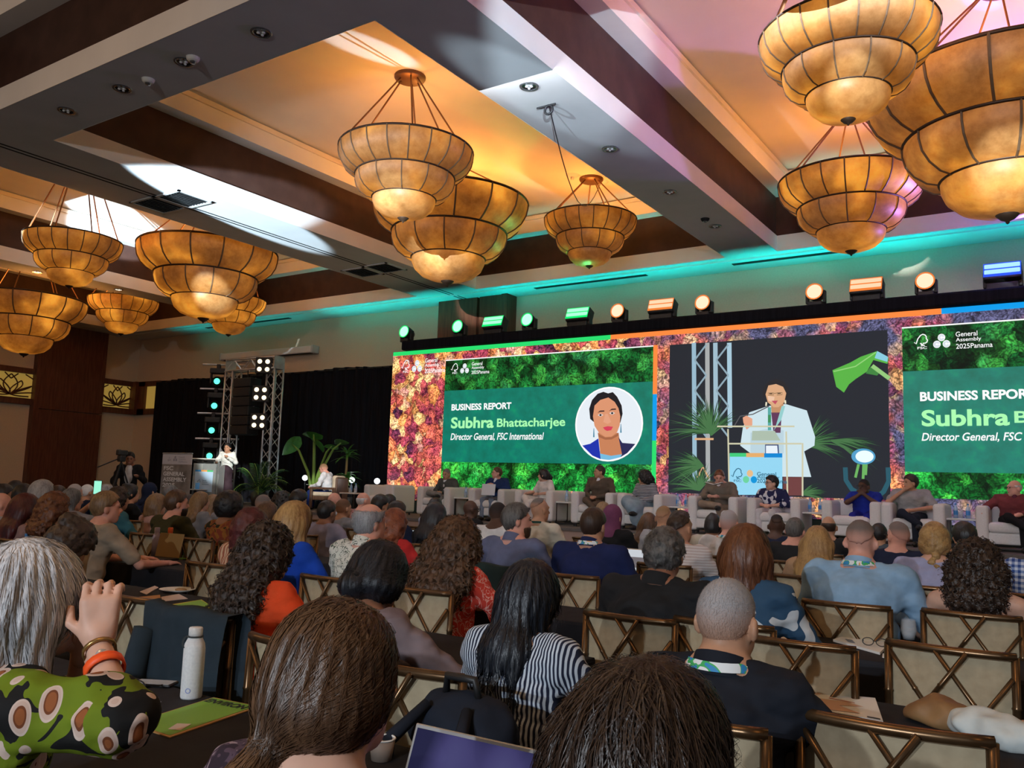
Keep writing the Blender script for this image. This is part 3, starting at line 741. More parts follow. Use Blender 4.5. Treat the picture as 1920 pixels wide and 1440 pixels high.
lpoly('live_leaf', [(1640, 280), (1715, 320), (1690, 352), (1600, 335)], (0.05, 0.24, 0.05), 6)
lline('live_leaf_stem', [[(1650, 275), (1785, 375)]], 0.07, (0.30, 0.60, 0.20), 7)
lline('live_leaf_vein', [[(1350, 320), (1520, 280), (1680, 170)]], 0.02, (0.30, 0.65, 0.20), 7)
y_ = YS
o = W(*lp(1582, 985)); oval('live_lamp_glow', o[0], o[1], 0.20, 0.14, E((0.08, 0.35, 0.60)), 8); oval('live_lamp', o[0] + .02, o[1], 0.15, 0.105, E((0.85, 1.0, 1.0)), 9)
lline('live_lamp_stalk', [[(1545, 1045), (1520, 1150)], [(1585, 1045), (1580, 1160)], [(1605, 1045), (1600, 1130)]], 0.045, (0.15, 0.45, 0.12), 8)
lline('live_chair_edge', [[(1440, 1070), (1445, 1170), (1490, 1240), (1560, 1280)], [(1775, 1070), (1780, 1180), (1740, 1260), (1690, 1300)]], 0.08, (0.02, 0.10, 0.14), 4)
# woman at the clear lectern on the live picture
lpoly('live_jacket', [(840, 590), (690, 640), (640, 760), (620, 900), (700, 960), (700, 1140), (1175, 1145), (1120, 945), (1200, 900), (1205, 830), (1140, 625), (975, 575)], (0.62, 0.78, 0.84), 10)
lpoly('live_jacket_shade', [(700, 800), (820, 770), (960, 780), (960, 960), (700, 960)], (0.50, 0.66, 0.74), 11)
lpoly('live_blouse', [(862, 640), (945, 640), (935, 800), (880, 800)], (0.12, 0.04, 0.10), 12)
lpoly('live_neck', [(860, 570), (960, 570), (945, 645), (865, 645)], (0.55, 0.28, 0.14), 12)
lpoly('live_lanyard', [(836, 600), (862, 600), (862, 780), (836, 780)], (0.10, 0.40, 0.38), 13)
lpoly('live_lanyard', [(945, 590), (972, 590), (940, 700), (880, 785), (900, 740)], (0.30, 0.62, 0.62), 13)
lpoly('live_lanyard_print', [(838, 660), (860, 660), (860, 720), (838, 720)], (0.05, 0.28, 0.10), 14)
lpoly('live_hair', [(795, 500), (800, 450), (840, 400), (900, 378), (960, 400), (1000, 450), (985, 520), (800, 520)], (0.020, 0.018, 0.020), 12)
lpoly('live_face', [(818, 500), (840, 430), (900, 418), (955, 440), (980, 490), (965, 560), (920, 600), (880, 600), (835, 560)], (0.72, 0.40, 0.22), 13)
lpoly('live_cheek', [(835, 510), (890, 520), (880, 560), (840, 550)], (0.85, 0.55, 0.38), 14)
lpoly('live_lips', [(865, 550), (915, 548), (895, 578)], (0.52, 0.08, 0.12), 15)
lline('live_glasses', [[(835, 490), (880, 488), (882, 505), (838, 505)], [(905, 488), (950, 486), (948, 502), (907, 505)], [(880, 492), (905, 490)]], 0.012, (0.25, 0.16, 0.08), 15)
lline('live_eye', [[(848, 494), (872, 494)], [(912, 493), (938, 491)]], 0.016, (0.06, 0.03, 0.02), 16)
lline('live_earring', [[(825, 560), (822, 590)], [(972, 545), (974, 572)]], 0.03, (0.85, 0.8, 0.6), 15)
lpoly('live_hand', [(640, 680), (670, 665), (715, 690), (715, 740), (670, 775), (645, 720)], (0.80, 0.38, 0.24), 14)
lline('live_microphone', [[(845, 592), (720, 655), (620, 670), (575, 745)]], 0.02, (0.10, 0.10, 0.11), 15)
lline('live_lectern_edge', [[(440, 750), (1045, 750)], [(525, 770), (535, 1240)], [(980, 790), (990, 1290)], [(1108, 880), (1108, 1295)], [(530, 885), (1100, 885)]], 0.03, (0.62, 0.60, 0.42), 16)
lpoly('live_lectern_paper', [(715, 785), (890, 785), (935, 860), (710, 860)], (0.42, 0.52, 0.42), 15)
lpoly('live_name_badge', [(815, 888), (920, 888), (925, 965), (815, 965)], (0.05, 0.08, 0.20), 16)
lpoly('live_name_badge_card', [(822, 900), (910, 900), (915, 962), (822, 962)], (0.80, 0.88, 0.95), 17)
lpoly('live_lectern_sign', [(538, 960), (950, 960), (950, 1240), (900, 1285), (590, 1285), (538, 1230)], (0.30, 0.68, 0.90), 17)
lpoly('live_sign_bar', [(540, 958), (668, 958), (668, 987), (540, 987)], (0.05, 0.60, 0.20), 18); lpoly('live_sign_bar', [(668, 958), (808, 958), (808, 990), (668, 990)], (0.80, 0.42, 0.15), 18); lpoly('live_sign_bar', [(808, 960), (950, 960), (950, 993), (808, 993)], (0.0, 0.24, 0.66), 18)
e_navy = E((0.03, 0.15, 0.25))
a = W(*lp(592, 1170)); tree_logo(a[0], a[1], 0.24, e_navy, 18)
a = W(*lp(697, 1147)); fingerprint_logo(a[0], a[1], 0.13, None, 18, colors=(E((0.80, 0.50, 0.25)), E((0.15, 0.65, 0.35)), E((0.0, 0.30, 0.70))))
for i, s in enumerate(('General', 'Assembly', '2025Panama')):
    a = W(*lp(752, 1137 + 27 * i)); part('live_sign_text', text_fit(s, a[0], a[0] + (0.36, 0.42, 0.56)[i], a[1], a[1] + 0.075, YS - 18 * LAYER, bold=0.015), e_navy, led)
lpoly('live_skirt', [(955, 1145), (1108, 1145), (1108, 1290), (955, 1290)], (0.16, 0.05, 0.05), 9)

# ------------------------------------------------------------------ lights on the LED wall
m_case = noisy('stage_light_case', (0.015, 0.015, 0.016), (0.03, 0.03, 0.03), 10, 0.45)
LC = {'green': ((0.10, 1.0, 0.35), (0.0, 1.0, 0.2)), 'orange': ((1.0, 0.33, 0.10), (1.0, 0.25, 0.04)), 'blue': ((0.10, 0.45, 1.0), (0.02, 0.1, 1.0))}
def moving_head(px, py, colr, label):
    p = onY(px, py, YS + 0.15)
    t = thing('moving_head_light', label, 'stage light', (p[0], p[1], SZ1 + 0.25), group=None)
    h = max(0.25, p[2] - SZ1 - 0.25)
    part('base', rbox(-.13, .13, -.12, .12, 0.0, .09, .02), m_case, t)
    for s in (-1, 1): part('yoke_arm', rbox(s * .155 - .025, s * .155 + .025, -.06, .06, .06, h + .05, .015), m_case, t)
    Rm = Matrix.Translation((0, 0, h)) @ Matrix.Rotation(math.radians(-8), 4, 'X') @ Matrix.Rotation(math.radians(90), 4, 'X')
    part('head', xf(lathe([(0.0, -.20), (.09, -.19), (.13, -.10), (.15, .02), (.16, .12), (.145, .13)], 20), Rm), m_case, t, True)
    g = glow('lens_' + colr, tuple(min(1, q * .72 + .28) for q in LC[colr][0]), 1.7)
    part('lens', xf(lathe([(.135, .125), (.07, .14), (0.0, .145)], 20), Rm), g, t, True)
    part('glow_ring', xf(lathe([(.135, .13), (.16, .132)], 20), Rm), glow('ring_' + colr, LC[colr][1], 0.9), t, True)
    part('power_cable', tube([(.1, .1, .03), (.3, .14, .06), (.42, .12, .0)], .012, 5), m_black, t)
def strobe_bar(px, py, colr, label, sc=1.0):
    p = onY(px, py, YS + 0.15)
    t = thing('strobe_light', label, 'stage light', (p[0], p[1], SZ1 + 0.25))
    h = max(0.25, p[2] - SZ1 - 0.25)
    part('base', rbox(-.24, .24, -.13, .13, 0.0, .12, .02), m_case, t)
    for s in (-1, 1): part('yoke_arm', rbox(s * .26 - .03, s * .26 + .03, -.07, .07, .05, h + .04, .015), m_case, t)
    Rm = Matrix.Translation((0, 0, h)) @ Matrix.Rotation(math.radians(-22), 4, 'X')
    part('head', xf(rbox(-.28, .28, -.13, .13, -.16, .16, .03), Rm), m_case, t)
    g = glow('bar_' + colr, tuple(min(1, q * .78 + .22) for q in LC[colr][0]), 1.5)
    for z_ in (.075, -.035): part('tube_lamp', xf(rbox(-.26, .26, -.15, -.12, z_ - .035, z_ + .045, .012), Rm), g, t)
    part('glow_frame', xf(box(-.275, .275, -.134, -.128, -.12, .145), Rm), glow('ring_' + colr, LC[colr][1], 0.9), t)
for a in [(763, 634, 'green', 'round green moving head light at the end of the LED wall top'), (863, 627, 'green', 'round green moving head light in front of the dark wood column'),
          (993, 615, 'green', 'round green moving head between two green strobe bars'), (1162, 598, 'orange', 'round orange moving head beside the green strobe bar'),
          (1321, 583, 'orange', 'round orange moving head beside an orange strobe bar, with wall shadow'), (1530, 562, 'orange', 'round orange moving head alone near the violet chandelier'),
          (1737, 547, 'orange', 'round orange moving head where the top bar turns blue')]: moving_head(*a)
for a in [(929, 610, 'green', 'green strobe bar light against the dark wood column'), (1087, 594, 'green', 'green strobe bar light beside the round orange head'),
          (1243, 578, 'orange', 'orange strobe bar light between two round orange heads'), (1626, 542, 'orange', 'orange strobe bar light under the violet chandelier'),
          (1880, 514, 'blue', 'blue strobe bar light on the LED wall')]: strobe_bar(*a)
lamp('blue_bar_glow', 'POINT', (onY(1880, 500, YS)[0], YS - 0.1, onY(1880, 480, YS)[2]), (0.02, 0.12, 1.0), 25, size=0.15)
# ------------------------------------------------------------------ smooth bodies: distance field -> surface net
class Field:
    def __init__(s, lo, hi, h):
        s.h = h; s.lo = np.array(lo, float) - 2 * h
        s.n = np.ceil((np.array(hi, float) - s.lo) / h).astype(int) + 3
        s.ax = [(s.lo[i] + h * np.arange(s.n[i])).astype(np.float32) for i in range(3)]
        s.F = np.full(s.n, 0.5, np.float32)
    def _sl(s, lo, hi):
        a = np.clip(np.floor((np.array(lo) - s.lo) / s.h).astype(int), 0, s.n); b = np.clip(np.ceil((np.array(hi) - s.lo) / s.h).astype(int) + 1, 0, s.n)
        if np.any(b <= a): return None
        sl = tuple(slice(a[i], b[i]) for i in range(3))
        X, Y, Z = s.ax[0][sl[0]][:, None, None], s.ax[1][sl[1]][None, :, None], s.ax[2][sl[2]][None, None, :]
        return sl, X, Y, Z
    def _mix(s, sl, d, k, sub):
        A = s.F[sl]
        if sub: A, d = -A, d
        t = np.clip(0.5 + 0.5 * (d - A) / k, 0, 1); r = d + (A - d) * t - k * t * (1 - t)
        s.F[sl] = -r if sub else r
    def cap(s, a, b, ra, rb=None, k=0.02, flat=None, sub=False):
        rb = ra if rb is None else rb; a = np.array(a, float); b = np.array(b, float)
        pad = max(ra, rb) + k + 3 * s.h
        if flat is not None: pad = pad / min(flat)
        g = s._sl(np.minimum(a, b) - pad, np.maximum(a, b) + pad)
        if g is None: return
        sl, X, Y, Z = g; c = (a + b) / 2
        f = np.ones(3) if flat is None else np.array(flat, float)
        a2, b2 = (a - c) * f, (b - c) * f; ba = b2 - a2; L = float(ba @ ba) + 1e-9
        px, py, pz = (X - c[0]) * f[0] - a2[0], (Y - c[1]) * f[1] - a2[1], (Z - c[2]) * f[2] - a2[2]
        t = np.clip((px * ba[0] + py * ba[1] + pz * ba[2]) / L, 0, 1)
        d = np.sqrt((px - ba[0] * t) ** 2 + (py - ba[1] * t) ** 2 + (pz - ba[2] * t) ** 2) - (ra + (rb - ra) * t)
        s._mix(sl, (d / max(f)).astype(np.float32), k, sub)
    def ell(s, c, r, R=None, k=0.02, sub=False):
        c = np.array(c, float); r = np.array(r, float); pad = (max(r) if R is not None else r) + k + 3 * s.h
        g = s._sl(c - pad, c + pad)
        if g is None: return
        sl, X, Y, Z = g; x, y, z = X - c[0], Y - c[1], Z - c[2]
        if R is not None:
            x, y, z = R[0][0] * x + R[1][0] * y + R[2][0] * z, R[0][1] * x + R[1][1] * y + R[2][1] * z, R[0][2] * x + R[1][2] * y + R[2][2] * z
        k0 = np.sqrt((x / r[0]) ** 2 + (y / r[1]) ** 2 + (z / r[2]) ** 2); k1 = np.sqrt((x / r[0] ** 2) ** 2 + (y / r[1] ** 2) ** 2 + (z / r[2] ** 2) ** 2) + 1e-6
        s._mix(sl, (k0 * (k0 - 1) / k1).astype(np.float32), k, sub)
    def clip(s, fn):
        X, Y, Z = s.ax[0][:, None, None], s.ax[1][None, :, None], s.ax[2][None, None, :]
        s.F = np.maximum(s.F, fn(X, Y, Z).astype(np.float32))
    def add(s, fn):
        X, Y, Z = s.ax[0][:, None, None], s.ax[1][None, :, None], s.ax[2][None, None, :]
        s.F = (s.F + fn(X, Y, Z)).astype(np.float32)
    def sample(s, P):
        q = (P - s.lo) / s.h; q = np.clip(q, 0, s.n - 1.001); i = np.floor(q).astype(int); i = np.minimum(i, s.n - 2); t = q - i; out = 0
        for dx in (0, 1):
            for dy in (0, 1):
                for dz in (0, 1):
                    w_ = (t[:, 0] if dx else 1 - t[:, 0]) * (t[:, 1] if dy else 1 - t[:, 1]) * (t[:, 2] if dz else 1 - t[:, 2])
                    out = out + w_ * s.F[i[:, 0] + dx, i[:, 1] + dy, i[:, 2] + dz]
        return out
    def grad(s, P):
        e = s.h; g = np.stack([s.sample(P + e * u) - s.sample(P - e * u) for u in np.eye(3)], 1)
        return g / (np.linalg.norm(g, axis=1, keepdims=True) + 1e-9)
    def net(s):
        F = s.F; F = F.copy(); F[0] = F[-1] = 0.5; F[:, 0] = F[:, -1] = 0.5; F[:, :, 0] = F[:, :, -1] = 0.5
        I = F < 0; c = [I[a:I.shape[0] - 1 + a, b:I.shape[1] - 1 + b, d:I.shape[2] - 1 + d] for a in (0, 1) for b in (0, 1) for d in (0, 1)]
        anyi = c[0].copy(); alli = c[0].copy()
        for q in c[1:]: anyi |= q; alli &= q
        cells = np.argwhere(anyi & ~alli)
        if len(cells) == 0: return np.zeros((0, 3)), np.zeros((0, 4), int)
        corners = [(a, b, d) for a in (0, 1) for b in (0, 1) for d in (0, 1)]
        val = {q: F[cells[:, 0] + q[0], cells[:, 1] + q[1], cells[:, 2] + q[2]] for q in corners}
        acc = np.zeros((len(cells), 3)); cnt = np.zeros(len(cells))
        for q in corners:
            for ax in range(3):
                if q[ax] == 0:
                    q2 = list(q); q2[ax] = 1; q2 = tuple(q2); v0, v1 = val[q], val[q2]; m_ = (v0 < 0) != (v1 < 0)
                    t = np.where(m_, v0 / np.where(m_, v0 - v1, 1), 0)
                    for j in range(3): acc[:, j] += np.where(m_, q[j] + (t if j == ax else 0), 0)
                    cnt += m_
        V = (cells + acc / cnt[:, None]) * s.h + s.lo
        idx = np.full(np.array(F.shape) - 1, -1, np.int64); idx[tuple(cells.T)] = np.arange(len(cells))
        Q = []
        for ax in range(3):
            sl0 = [slice(None)] * 3; sl1 = [slice(None)] * 3; sl0[ax] = slice(0, -1); sl1[ax] = slice(1, None)
            e = np.argwhere(I[tuple(sl0)] != I[tuple(sl1)]); u, w_ = (ax + 1) % 3, (ax + 2) % 3
            e = e[(e[:, u] > 0) & (e[:, w_] > 0)]
            e = e[(e[:, u] < idx.shape[u]) & (e[:, w_] < idx.shape[w_])]
            flip = I[tuple(e.T)]
            def at_(du, dw):
                q = e.copy(); q[:, u] -= du; q[:, w_] -= dw; return idx[tuple(q.T)]
            A = np.stack([at_(1, 1), at_(0, 1), at_(0, 0), at_(1, 0)], 1)
            A[~flip] = A[~flip][:, ::-1]; Q.append(A)
        Q = np.concatenate(Q); Q = Q[(Q >= 0).all(1)]
        return V, Q
def smooth_net(V, Q, it=1):
    for _ in range(it):
        S = np.zeros_like(V); C = np.zeros(len(V))
        for a, b in ((0, 1), (1, 2), (2, 3), (3, 0)):
            np.add.at(S, Q[:, a], V[Q[:, b]]); np.add.at(C, Q[:, a], 1); np.add.at(S, Q[:, b], V[Q[:, a]]); np.add.at(C, Q[:, b], 1)
        V = V * 0.5 + 0.5 * S / np.maximum(C, 1)[:, None]
    return V
def merge(a, b): return np.concatenate([a[0], b[0]]), np.concatenate([a[1], b[1] + len(a[0])])
def gyroid(X, Y, Z, w_, ph=0.0):
    return np.sin(X * w_ + ph) * np.cos(Y * w_) + np.sin(Y * w_ + 1.3 * ph) * np.cos(Z * w_) + np.sin(Z * w_ + .7 * ph) * np.cos(X * w_)
def rotm(yaw=0, pitch=0, roll=0):
    return np.array((Matrix.Rotation(yaw, 3, 'Z') @ Matrix.Rotation(pitch, 3, 'X') @ Matrix.Rotation(roll, 3, 'Y')))
def strands(fld, V, n, length, seg, width, lift, flow, rs, jitter=0.25, sag=0.0):
    """flat hair locks that follow the surface of the field"""
    n = min(n, len(V)); P = V[rs.choice(len(V), n, replace=False)].copy(); out = []
    L = length * rs.uniform(0.5, 1.15, n); off = rs.uniform(0.2, 1.0, n) * lift; J = rs.normal(0, jitter, (n, 3))
    for i in range(seg + 1):
        N = fld.grad(P); out.append((P.copy(), N.copy()))
        D = flow(P) + J; D -= N * (D * N).sum(1, keepdims=True); D /= np.linalg.norm(D, axis=1, keepdims=True) + 1e-9
        P = P + D * (L / seg)[:, None]; P[:, 2] -= sag * L / seg
        d = fld.sample(P); prof = math.sin(PI * min(1, (i + 1) / seg * 0.8 + .1))
        P = P - fld.grad(P) * np.clip(d - off * prof, -0.02, 0.02)[:, None]
    VV = []; 
    for i, (p, N) in enumerate(out):
        q = out[min(i + 1, seg)][0] - out[max(i - 1, 0)][0]; q /= np.linalg.norm(q, axis=1, keepdims=True) + 1e-9
        W_ = np.cross(q, N); ww = width * (1 - 0.85 * (i / seg) ** 2) * (0.35 if i == 0 else 1)
        VV += [p - W_ * ww / 2, p + W_ * ww / 2]
    A = np.stack(VV, 1); m_ = 2 * (seg + 1); base = (np.arange(n) * m_)[:, None]
    Q = np.concatenate([base + np.array([[2 * i, 2 * i + 1, 2 * i + 3, 2 * i + 2]]) for i in range(seg)])
    return A.reshape(-1, 3), Q

# ------------------------------------------------------------------ skin, hair and cloth
SKIN = {}
def skin(tone):
    tones = {'fair': (0.62, 0.36, 0.26), 'pink': (0.66, 0.34, 0.26), 'tan': (0.48, 0.26, 0.16), 'brown': (0.26, 0.12, 0.07), 'dark': (0.085, 0.042, 0.028)}
    c = tones[tone]; M = noisy('skin_' + tone, tuple(q * .88 for q in c), tuple(min(1, q * 1.1) for q in c), 14, 0.5, 0.05, spec=0.4)
    M.node_tree.nodes['Principled BSDF'].inputs['Subsurface Weight'].default_value = 0.08
    M.node_tree.nodes['Principled BSDF'].inputs['Subsurface Radius'].default_value = (0.02, 0.008, 0.004)
    return M
HAIRC = {'black': ((0.006, 0.006, 0.007), (0.018, 0.017, 0.018)), 'blue_black': ((0.004, 0.005, 0.008), (0.015, 0.02, 0.03)), 'dark_brown': ((0.014, 0.008, 0.006), (0.05, 0.028, 0.018)),
         'brown': ((0.035, 0.017, 0.009), (0.13, 0.065, 0.032)), 'auburn': ((0.06, 0.018, 0.008), (0.20, 0.075, 0.03)), 'red': ((0.09, 0.02, 0.01), (0.26, 0.075, 0.03)), 'burgundy': ((0.025, 0.004, 0.006), (0.10, 0.016, 0.016)),
         'blonde': ((0.20, 0.10, 0.035), (0.52, 0.33, 0.13)), 'sandy': ((0.12, 0.065, 0.03), (0.30, 0.19, 0.095)), 'grey': ((0.16, 0.16, 0.17), (0.42, 0.43, 0.45)), 'silver': ((0.27, 0.27, 0.28), (0.80, 0.80, 0.82)), 'dark_grey': ((0.05, 0.05, 0.052), (0.20, 0.20, 0.205)), 'salt': ((0.02, 0.02, 0.02), (0.16, 0.155, 0.15))}
def hairmat(c, curly=False):
    key = 'hair_' + c + ('_curly' if curly else '')
    if key in MATS: return MATS[key]
    a, b = HAIRC[c]; M = mat(key, a, 0.42, spec=0.55); k = NT(M)
    v = k.coord('Object', (1, 1, 0.12) if not curly else (1, 1, 1)); f = k.noise(v, 90 if not curly else 45, 4, 0.6, 0.0 if not curly else 1.5); g = k.noise(v, 14, 2)
    k.base(k.ramp(k.mix(0.5, f, g), [(0.36, a), (0.50, tuple((x + y) / 2 for x, y in zip(a, b))), (0.66, b)]))
    k.bump(f, 0.55, 0.006)
    return M
def buzzmat(c, tone):
    """cropped hair that thins out to the skin at the sides and nape"""
    key = 'cropped_%s_%s' % (c, tone)
    if key in MATS: return MATS[key]
    tones = {'fair': (0.62, 0.36, 0.26), 'pink': (0.66, 0.34, 0.26), 'tan': (0.48, 0.26, 0.16), 'brown': (0.26, 0.12, 0.07), 'dark': (0.085, 0.042, 0.028)}
    a, b = HAIRC[c]; M = mat(key, a, 0.6, spec=0.3); k = NT(M); v = k.coord('Object'); n_ = k.noise(v, 420, 3, .7)
    hairc = k.ramp(n_, [(.25, tuple(q * .6 + r * .4 for q, r in zip(a, b))), (.75, b)]); g = k.n('ShaderNodeTexCoord'); sx = k.n('ShaderNodeSeparateXYZ'); k.l(g.outputs['Generated'], sx.inputs[0])
    f = k.math('ADD', sx.outputs[2], k.math('MULTIPLY', k.math('SUBTRACT', n_, .5), .5))
    k.base(k.mix(k.ramp(f, [(.05, (.06,) * 3), (.30, (.30,) * 3), (.62, (.92,) * 3)]), tones[tone], hairc)); k.bump(n_, .4, .004)
    return M
def cloth(name, c, rough=0.85, c2=None):
    return noisy('cloth_' + name, tuple(q * .8 for q in c), c2 or tuple(min(1, q * 1.15) for q in c), 9, rough, 0.12, spec=0.2, detail=6)
# ------------------------------------------------------------------ people
def hand_field(F, wrist, fwd, up, side, curl=0.5, s=1.0, spread=0.25):
    """palm, four unequal bent fingers and a thumb off the side of the palm"""
    w0 = np.array(wrist, float); f = np.array(fwd, float); f /= np.linalg.norm(f); u = np.array(up, float); u -= f * (u @ f); u /= np.linalg.norm(u)
    r = np.cross(f, u) * side            # towards the thumb
    F.cap(w0 - f * 0.03, w0 + f * 0.02, 0.024 * s, 0.025 * s, k=.01)
    for a in (-0.028, -0.010, 0.010, 0.028):
        F.cap(w0 + f * 0.015 * s + r * a * .7 * s, w0 + (f * 0.085 + r * a) * s, 0.016 * s, 0.013 * s, k=.012)
    for a, L in ((0.030, 0.072), (0.010, 0.082), (-0.011, 0.076), (-0.031, 0.060)):
        p = w0 + (f * 0.088 + r * a) * s; ang = 0.0
        for q, seg in enumerate((0.45, 0.32, 0.26)):
            ang += curl * (0.5, 0.9, 0.7)[q]
            d = f * math.cos(ang) - u * math.sin(ang) + r * a * spread * 6
            p2 = p + d * L * seg * s; F.cap(p, p2, (0.0092, 0.0086, 0.008)[q] * s, (0.0086, 0.008, 0.0068)[q] * s, k=.003); p = p2
    p = w0 + (f * 0.02 + r * 0.025) * s; d = f * 0.55 + r * 0.75 - u * 0.25 * curl
    p2 = p + d * 0.042 * s; F.cap(p, p2, 0.013 * s, 0.0105 * s, k=.006); d2 = f * 0.9 + r * 0.15 - u * 0.5 * curl
    p3 = p2 + d2 * 0.034 * s; F.cap(p2, p3, 0.0105 * s, 0.008 * s, k=.003)

def person(label, px, py, zc, pose='table', yaw=0.0, hyaw=0.0, hpitch=0.0, hroll=0.0, build=1.0, lean=0.06, tone='fair', hair='short', hc='brown', top=None, legs=None,
           sleeve='long', res=0.018, seat=0.46, base=0.0, arms=None, face=False, lanyard=None, group=None, ztop=None, name='person', hands=False, neckw=1.0, hairpar=None, tilt=0.0,
           glasses=False, shirt=None, cut=None, skirt=False, shoes=True, no_legs=False, legpose=None, collar=False, headscale=1.0, beard=None, sag=0.0):
    """one seated or standing figure; px,py,zc = the top of the head in the photograph and its depth"""
    P = at(px, py, zc); hp_ = hairpar or {}
    hth = {'bald': 0.004, 'buzz': 0.006, 'short': 0.016, 'hijab': 0.016}.get(hair, 0.022) + hp_.get('puff', 0)
    zt = (ztop if ztop is not None else P[2]) - base - hth                      # skull top above the ground the figure is on
    stand = pose == 'stand'
    pel = 0.90 * zt / 1.62 if stand else seat + 0.09
    torso_top = zt - 0.235 * headscale
    def zf(z): return pel + (z - 0.55) * (torso_top - pel) / (1.105 - 0.55)      # 0.55..1.13 -> pelvis..chin level
    def sp(x, y, z):                                                              # torso point with lean
        q = max(0.0, (z - 0.55) / 0.6); return np.array([x + tilt * q, y + lean * q ** 1.15 - sag * math.sin(min(1, q) * PI) , zf(z)])
    hs = headscale
    Hc = np.array([tilt * 1.05, lean + 0.035 + 0.10 * max(0, -math.sin(hpitch)) * 0, zt - 0.118 * hs])
    Rh = rotm(hyaw, hpitch, hroll)
    if hpitch: Hc = Hc + np.array([0, -0.10 * math.sin(hpitch), -0.05 * abs(math.sin(hpitch))]) @ np.array(rotm(hyaw)).T
    hp = lambda x, y, z: Hc + Rh @ (np.array([x, y, z]) * hs)
    topdir = Hc[:2]
    R = rotm(yaw); org = P[:2] - (R @ np.array([Hc[0], Hc[1], 0]))[:2]
    t = thing(name, label, 'person', (org[0], org[1], base), yaw, group)
    b = build
    if arms is None:
        arms = {'table': [((-.27, .12, .80), (-.13, .40, .80)), ((.27, .12, .80), (.13, .40, .80))],
                'lap': [((-.27, .03, .74), (-.06, .27, .68)), ((.27, .03, .74), (.06, .27, .68))],
                'down': [((-.25, -.03, .78), (-.26, .14, .66)), ((.25, -.03, .78), (.26, .14, .66))],
                'stand': [((-.25, .0, .78), (-.2, .2, .70)), ((.25, .0, .78), (.2, .2, .70))]}[pose if pose in ('table', 'lap', 'down', 'stand') else 'lap']
    A = []
    for s, (e, w_) in zip((-1, 1), arms):
        sh = sp(s * .165 * b, -0.01, 1.03)
        el = np.array([e[0] * (0.55 + 0.45 * b), e[1] + lean * .6, zf(e[2])]); wr = np.array([w_[0], w_[1] + lean * .5, w_[2] if len(w_) > 3 else zf(w_[2])])
        if len(e) > 3: el = np.array(e[:3])
        if len(w_) > 3: wr = np.array(w_[:3])
        A.append((sh, el, wr))
    pts = [Hc + .2, Hc - .2, np.array([-.3 * b, -.25, pel - .2]), np.array([.3 * b, .3, pel])]
    for sh, el, wr in A: pts += [el + .1, el - .1, wr + .12, wr - .12]
    lo, hi = np.min(pts, 0), np.max(pts, 0)
    # --- body: head, neck, torso and arms as one skin
    F = Field(lo, hi, res)
    nb = sp(0, -0.012, 1.07)
    F.ell(hp(0, -.012, .020), (.074 * hs, .094 * hs, .098 * hs), Rh, k=.01)
    F.ell(hp(0, .022, -.045), (.058 * hs, .070 * hs, .070 * hs), Rh, k=.03)
    F.cap(hp(0, .062, -.095), hp(0, .05, -.07), .024, .03, k=.03)
    F.cap(hp(-.04, .02, -.062), hp(.04, .02, -.062), .028, .028, k=.02)
    F.cap(hp(0, .088, .012), hp(0, .106, -.026), .009, .0145, k=.014)
    F.cap(hp(-.035, .076, .03), hp(.035, .076, .03), .014, .014, k=.02)
    if res < 0.012:
        for s in (-1, 1): F.ell(hp(s * .031, .092, .008), (.016, .010, .010), Rh, k=.01, sub=True)
    for s in (-1, 1):
        F.ell(hp(s * .085, -.012, -.014), (.013, .025, .037) if res < .016 else (.017, .027, .038), Rh @ rotm(s * .45), k=.006)
    F.cap(hp(0, -.018, -.06), nb, .052 * neckw, .060 * neckw, k=.03)
    F.cap(nb, sp(0, 0, .9), .06 * neckw, .11, k=.06); F.cap(sp(0, 0, .9), sp(0, 0, .6), .115 * b, .11 * b, k=.05, flat=(1, 1.25, 1))
    F.cap(sp(-.13 * b, -.01, 1.035), sp(.13 * b, -.01, 1.035), .045, .045, k=.05)
    for s in (-1, 1): F.cap(nb + [0, 0, .01], sp(s * .12 * b, -.012, 1.045), .045, .042, k=.05)
    for sh, el, wr in A:
        F.cap(sh, el, .046 * (.6 + .4 * b), .038, k=.03); F.cap(el, wr, .040, .026, k=.02)
    if not hands:
        for s, (sh, el, wr) in zip((-1, 1), A):
            d = wr - el; d = d / np.linalg.norm(d)
            F.ell(wr + d * .05, (.034, .034, .034), k=.02); F.cap(wr + d * .05, wr + d * .11 + [-s * .01, 0, -.015], .026, .016, k=.02); F.cap(wr + d * .04, wr + d * .08 + np.array([-s * .035, 0, .012]), .014, .011, k=.015)
    V, Q = F.net(); V = smooth_net(V, Q, 1)
    if hands:
        for s, (sh, el, wr) in zip((-1, 1), A):
            spec = hands.get('L' if s < 0 else 'R') if isinstance(hands, dict) else {}
            if spec is None: continue
            d = np.array(spec.get('fwd', wr - el), float)
            H = Field(wr - .16, wr + .16, spec.get('res', 0.006)); hand_field(H, wr, d, spec.get('up', (0, 0, 1)), spec.get('side', -s), spec.get('curl', .45), spec.get('s', 1.0))
            V2, Q2 = H.net(); V, Q = merge((V, Q), (smooth_net(V2, Q2, 1), Q2))
    part('body', newmesh('body', V, Q, True), skin(tone), t)
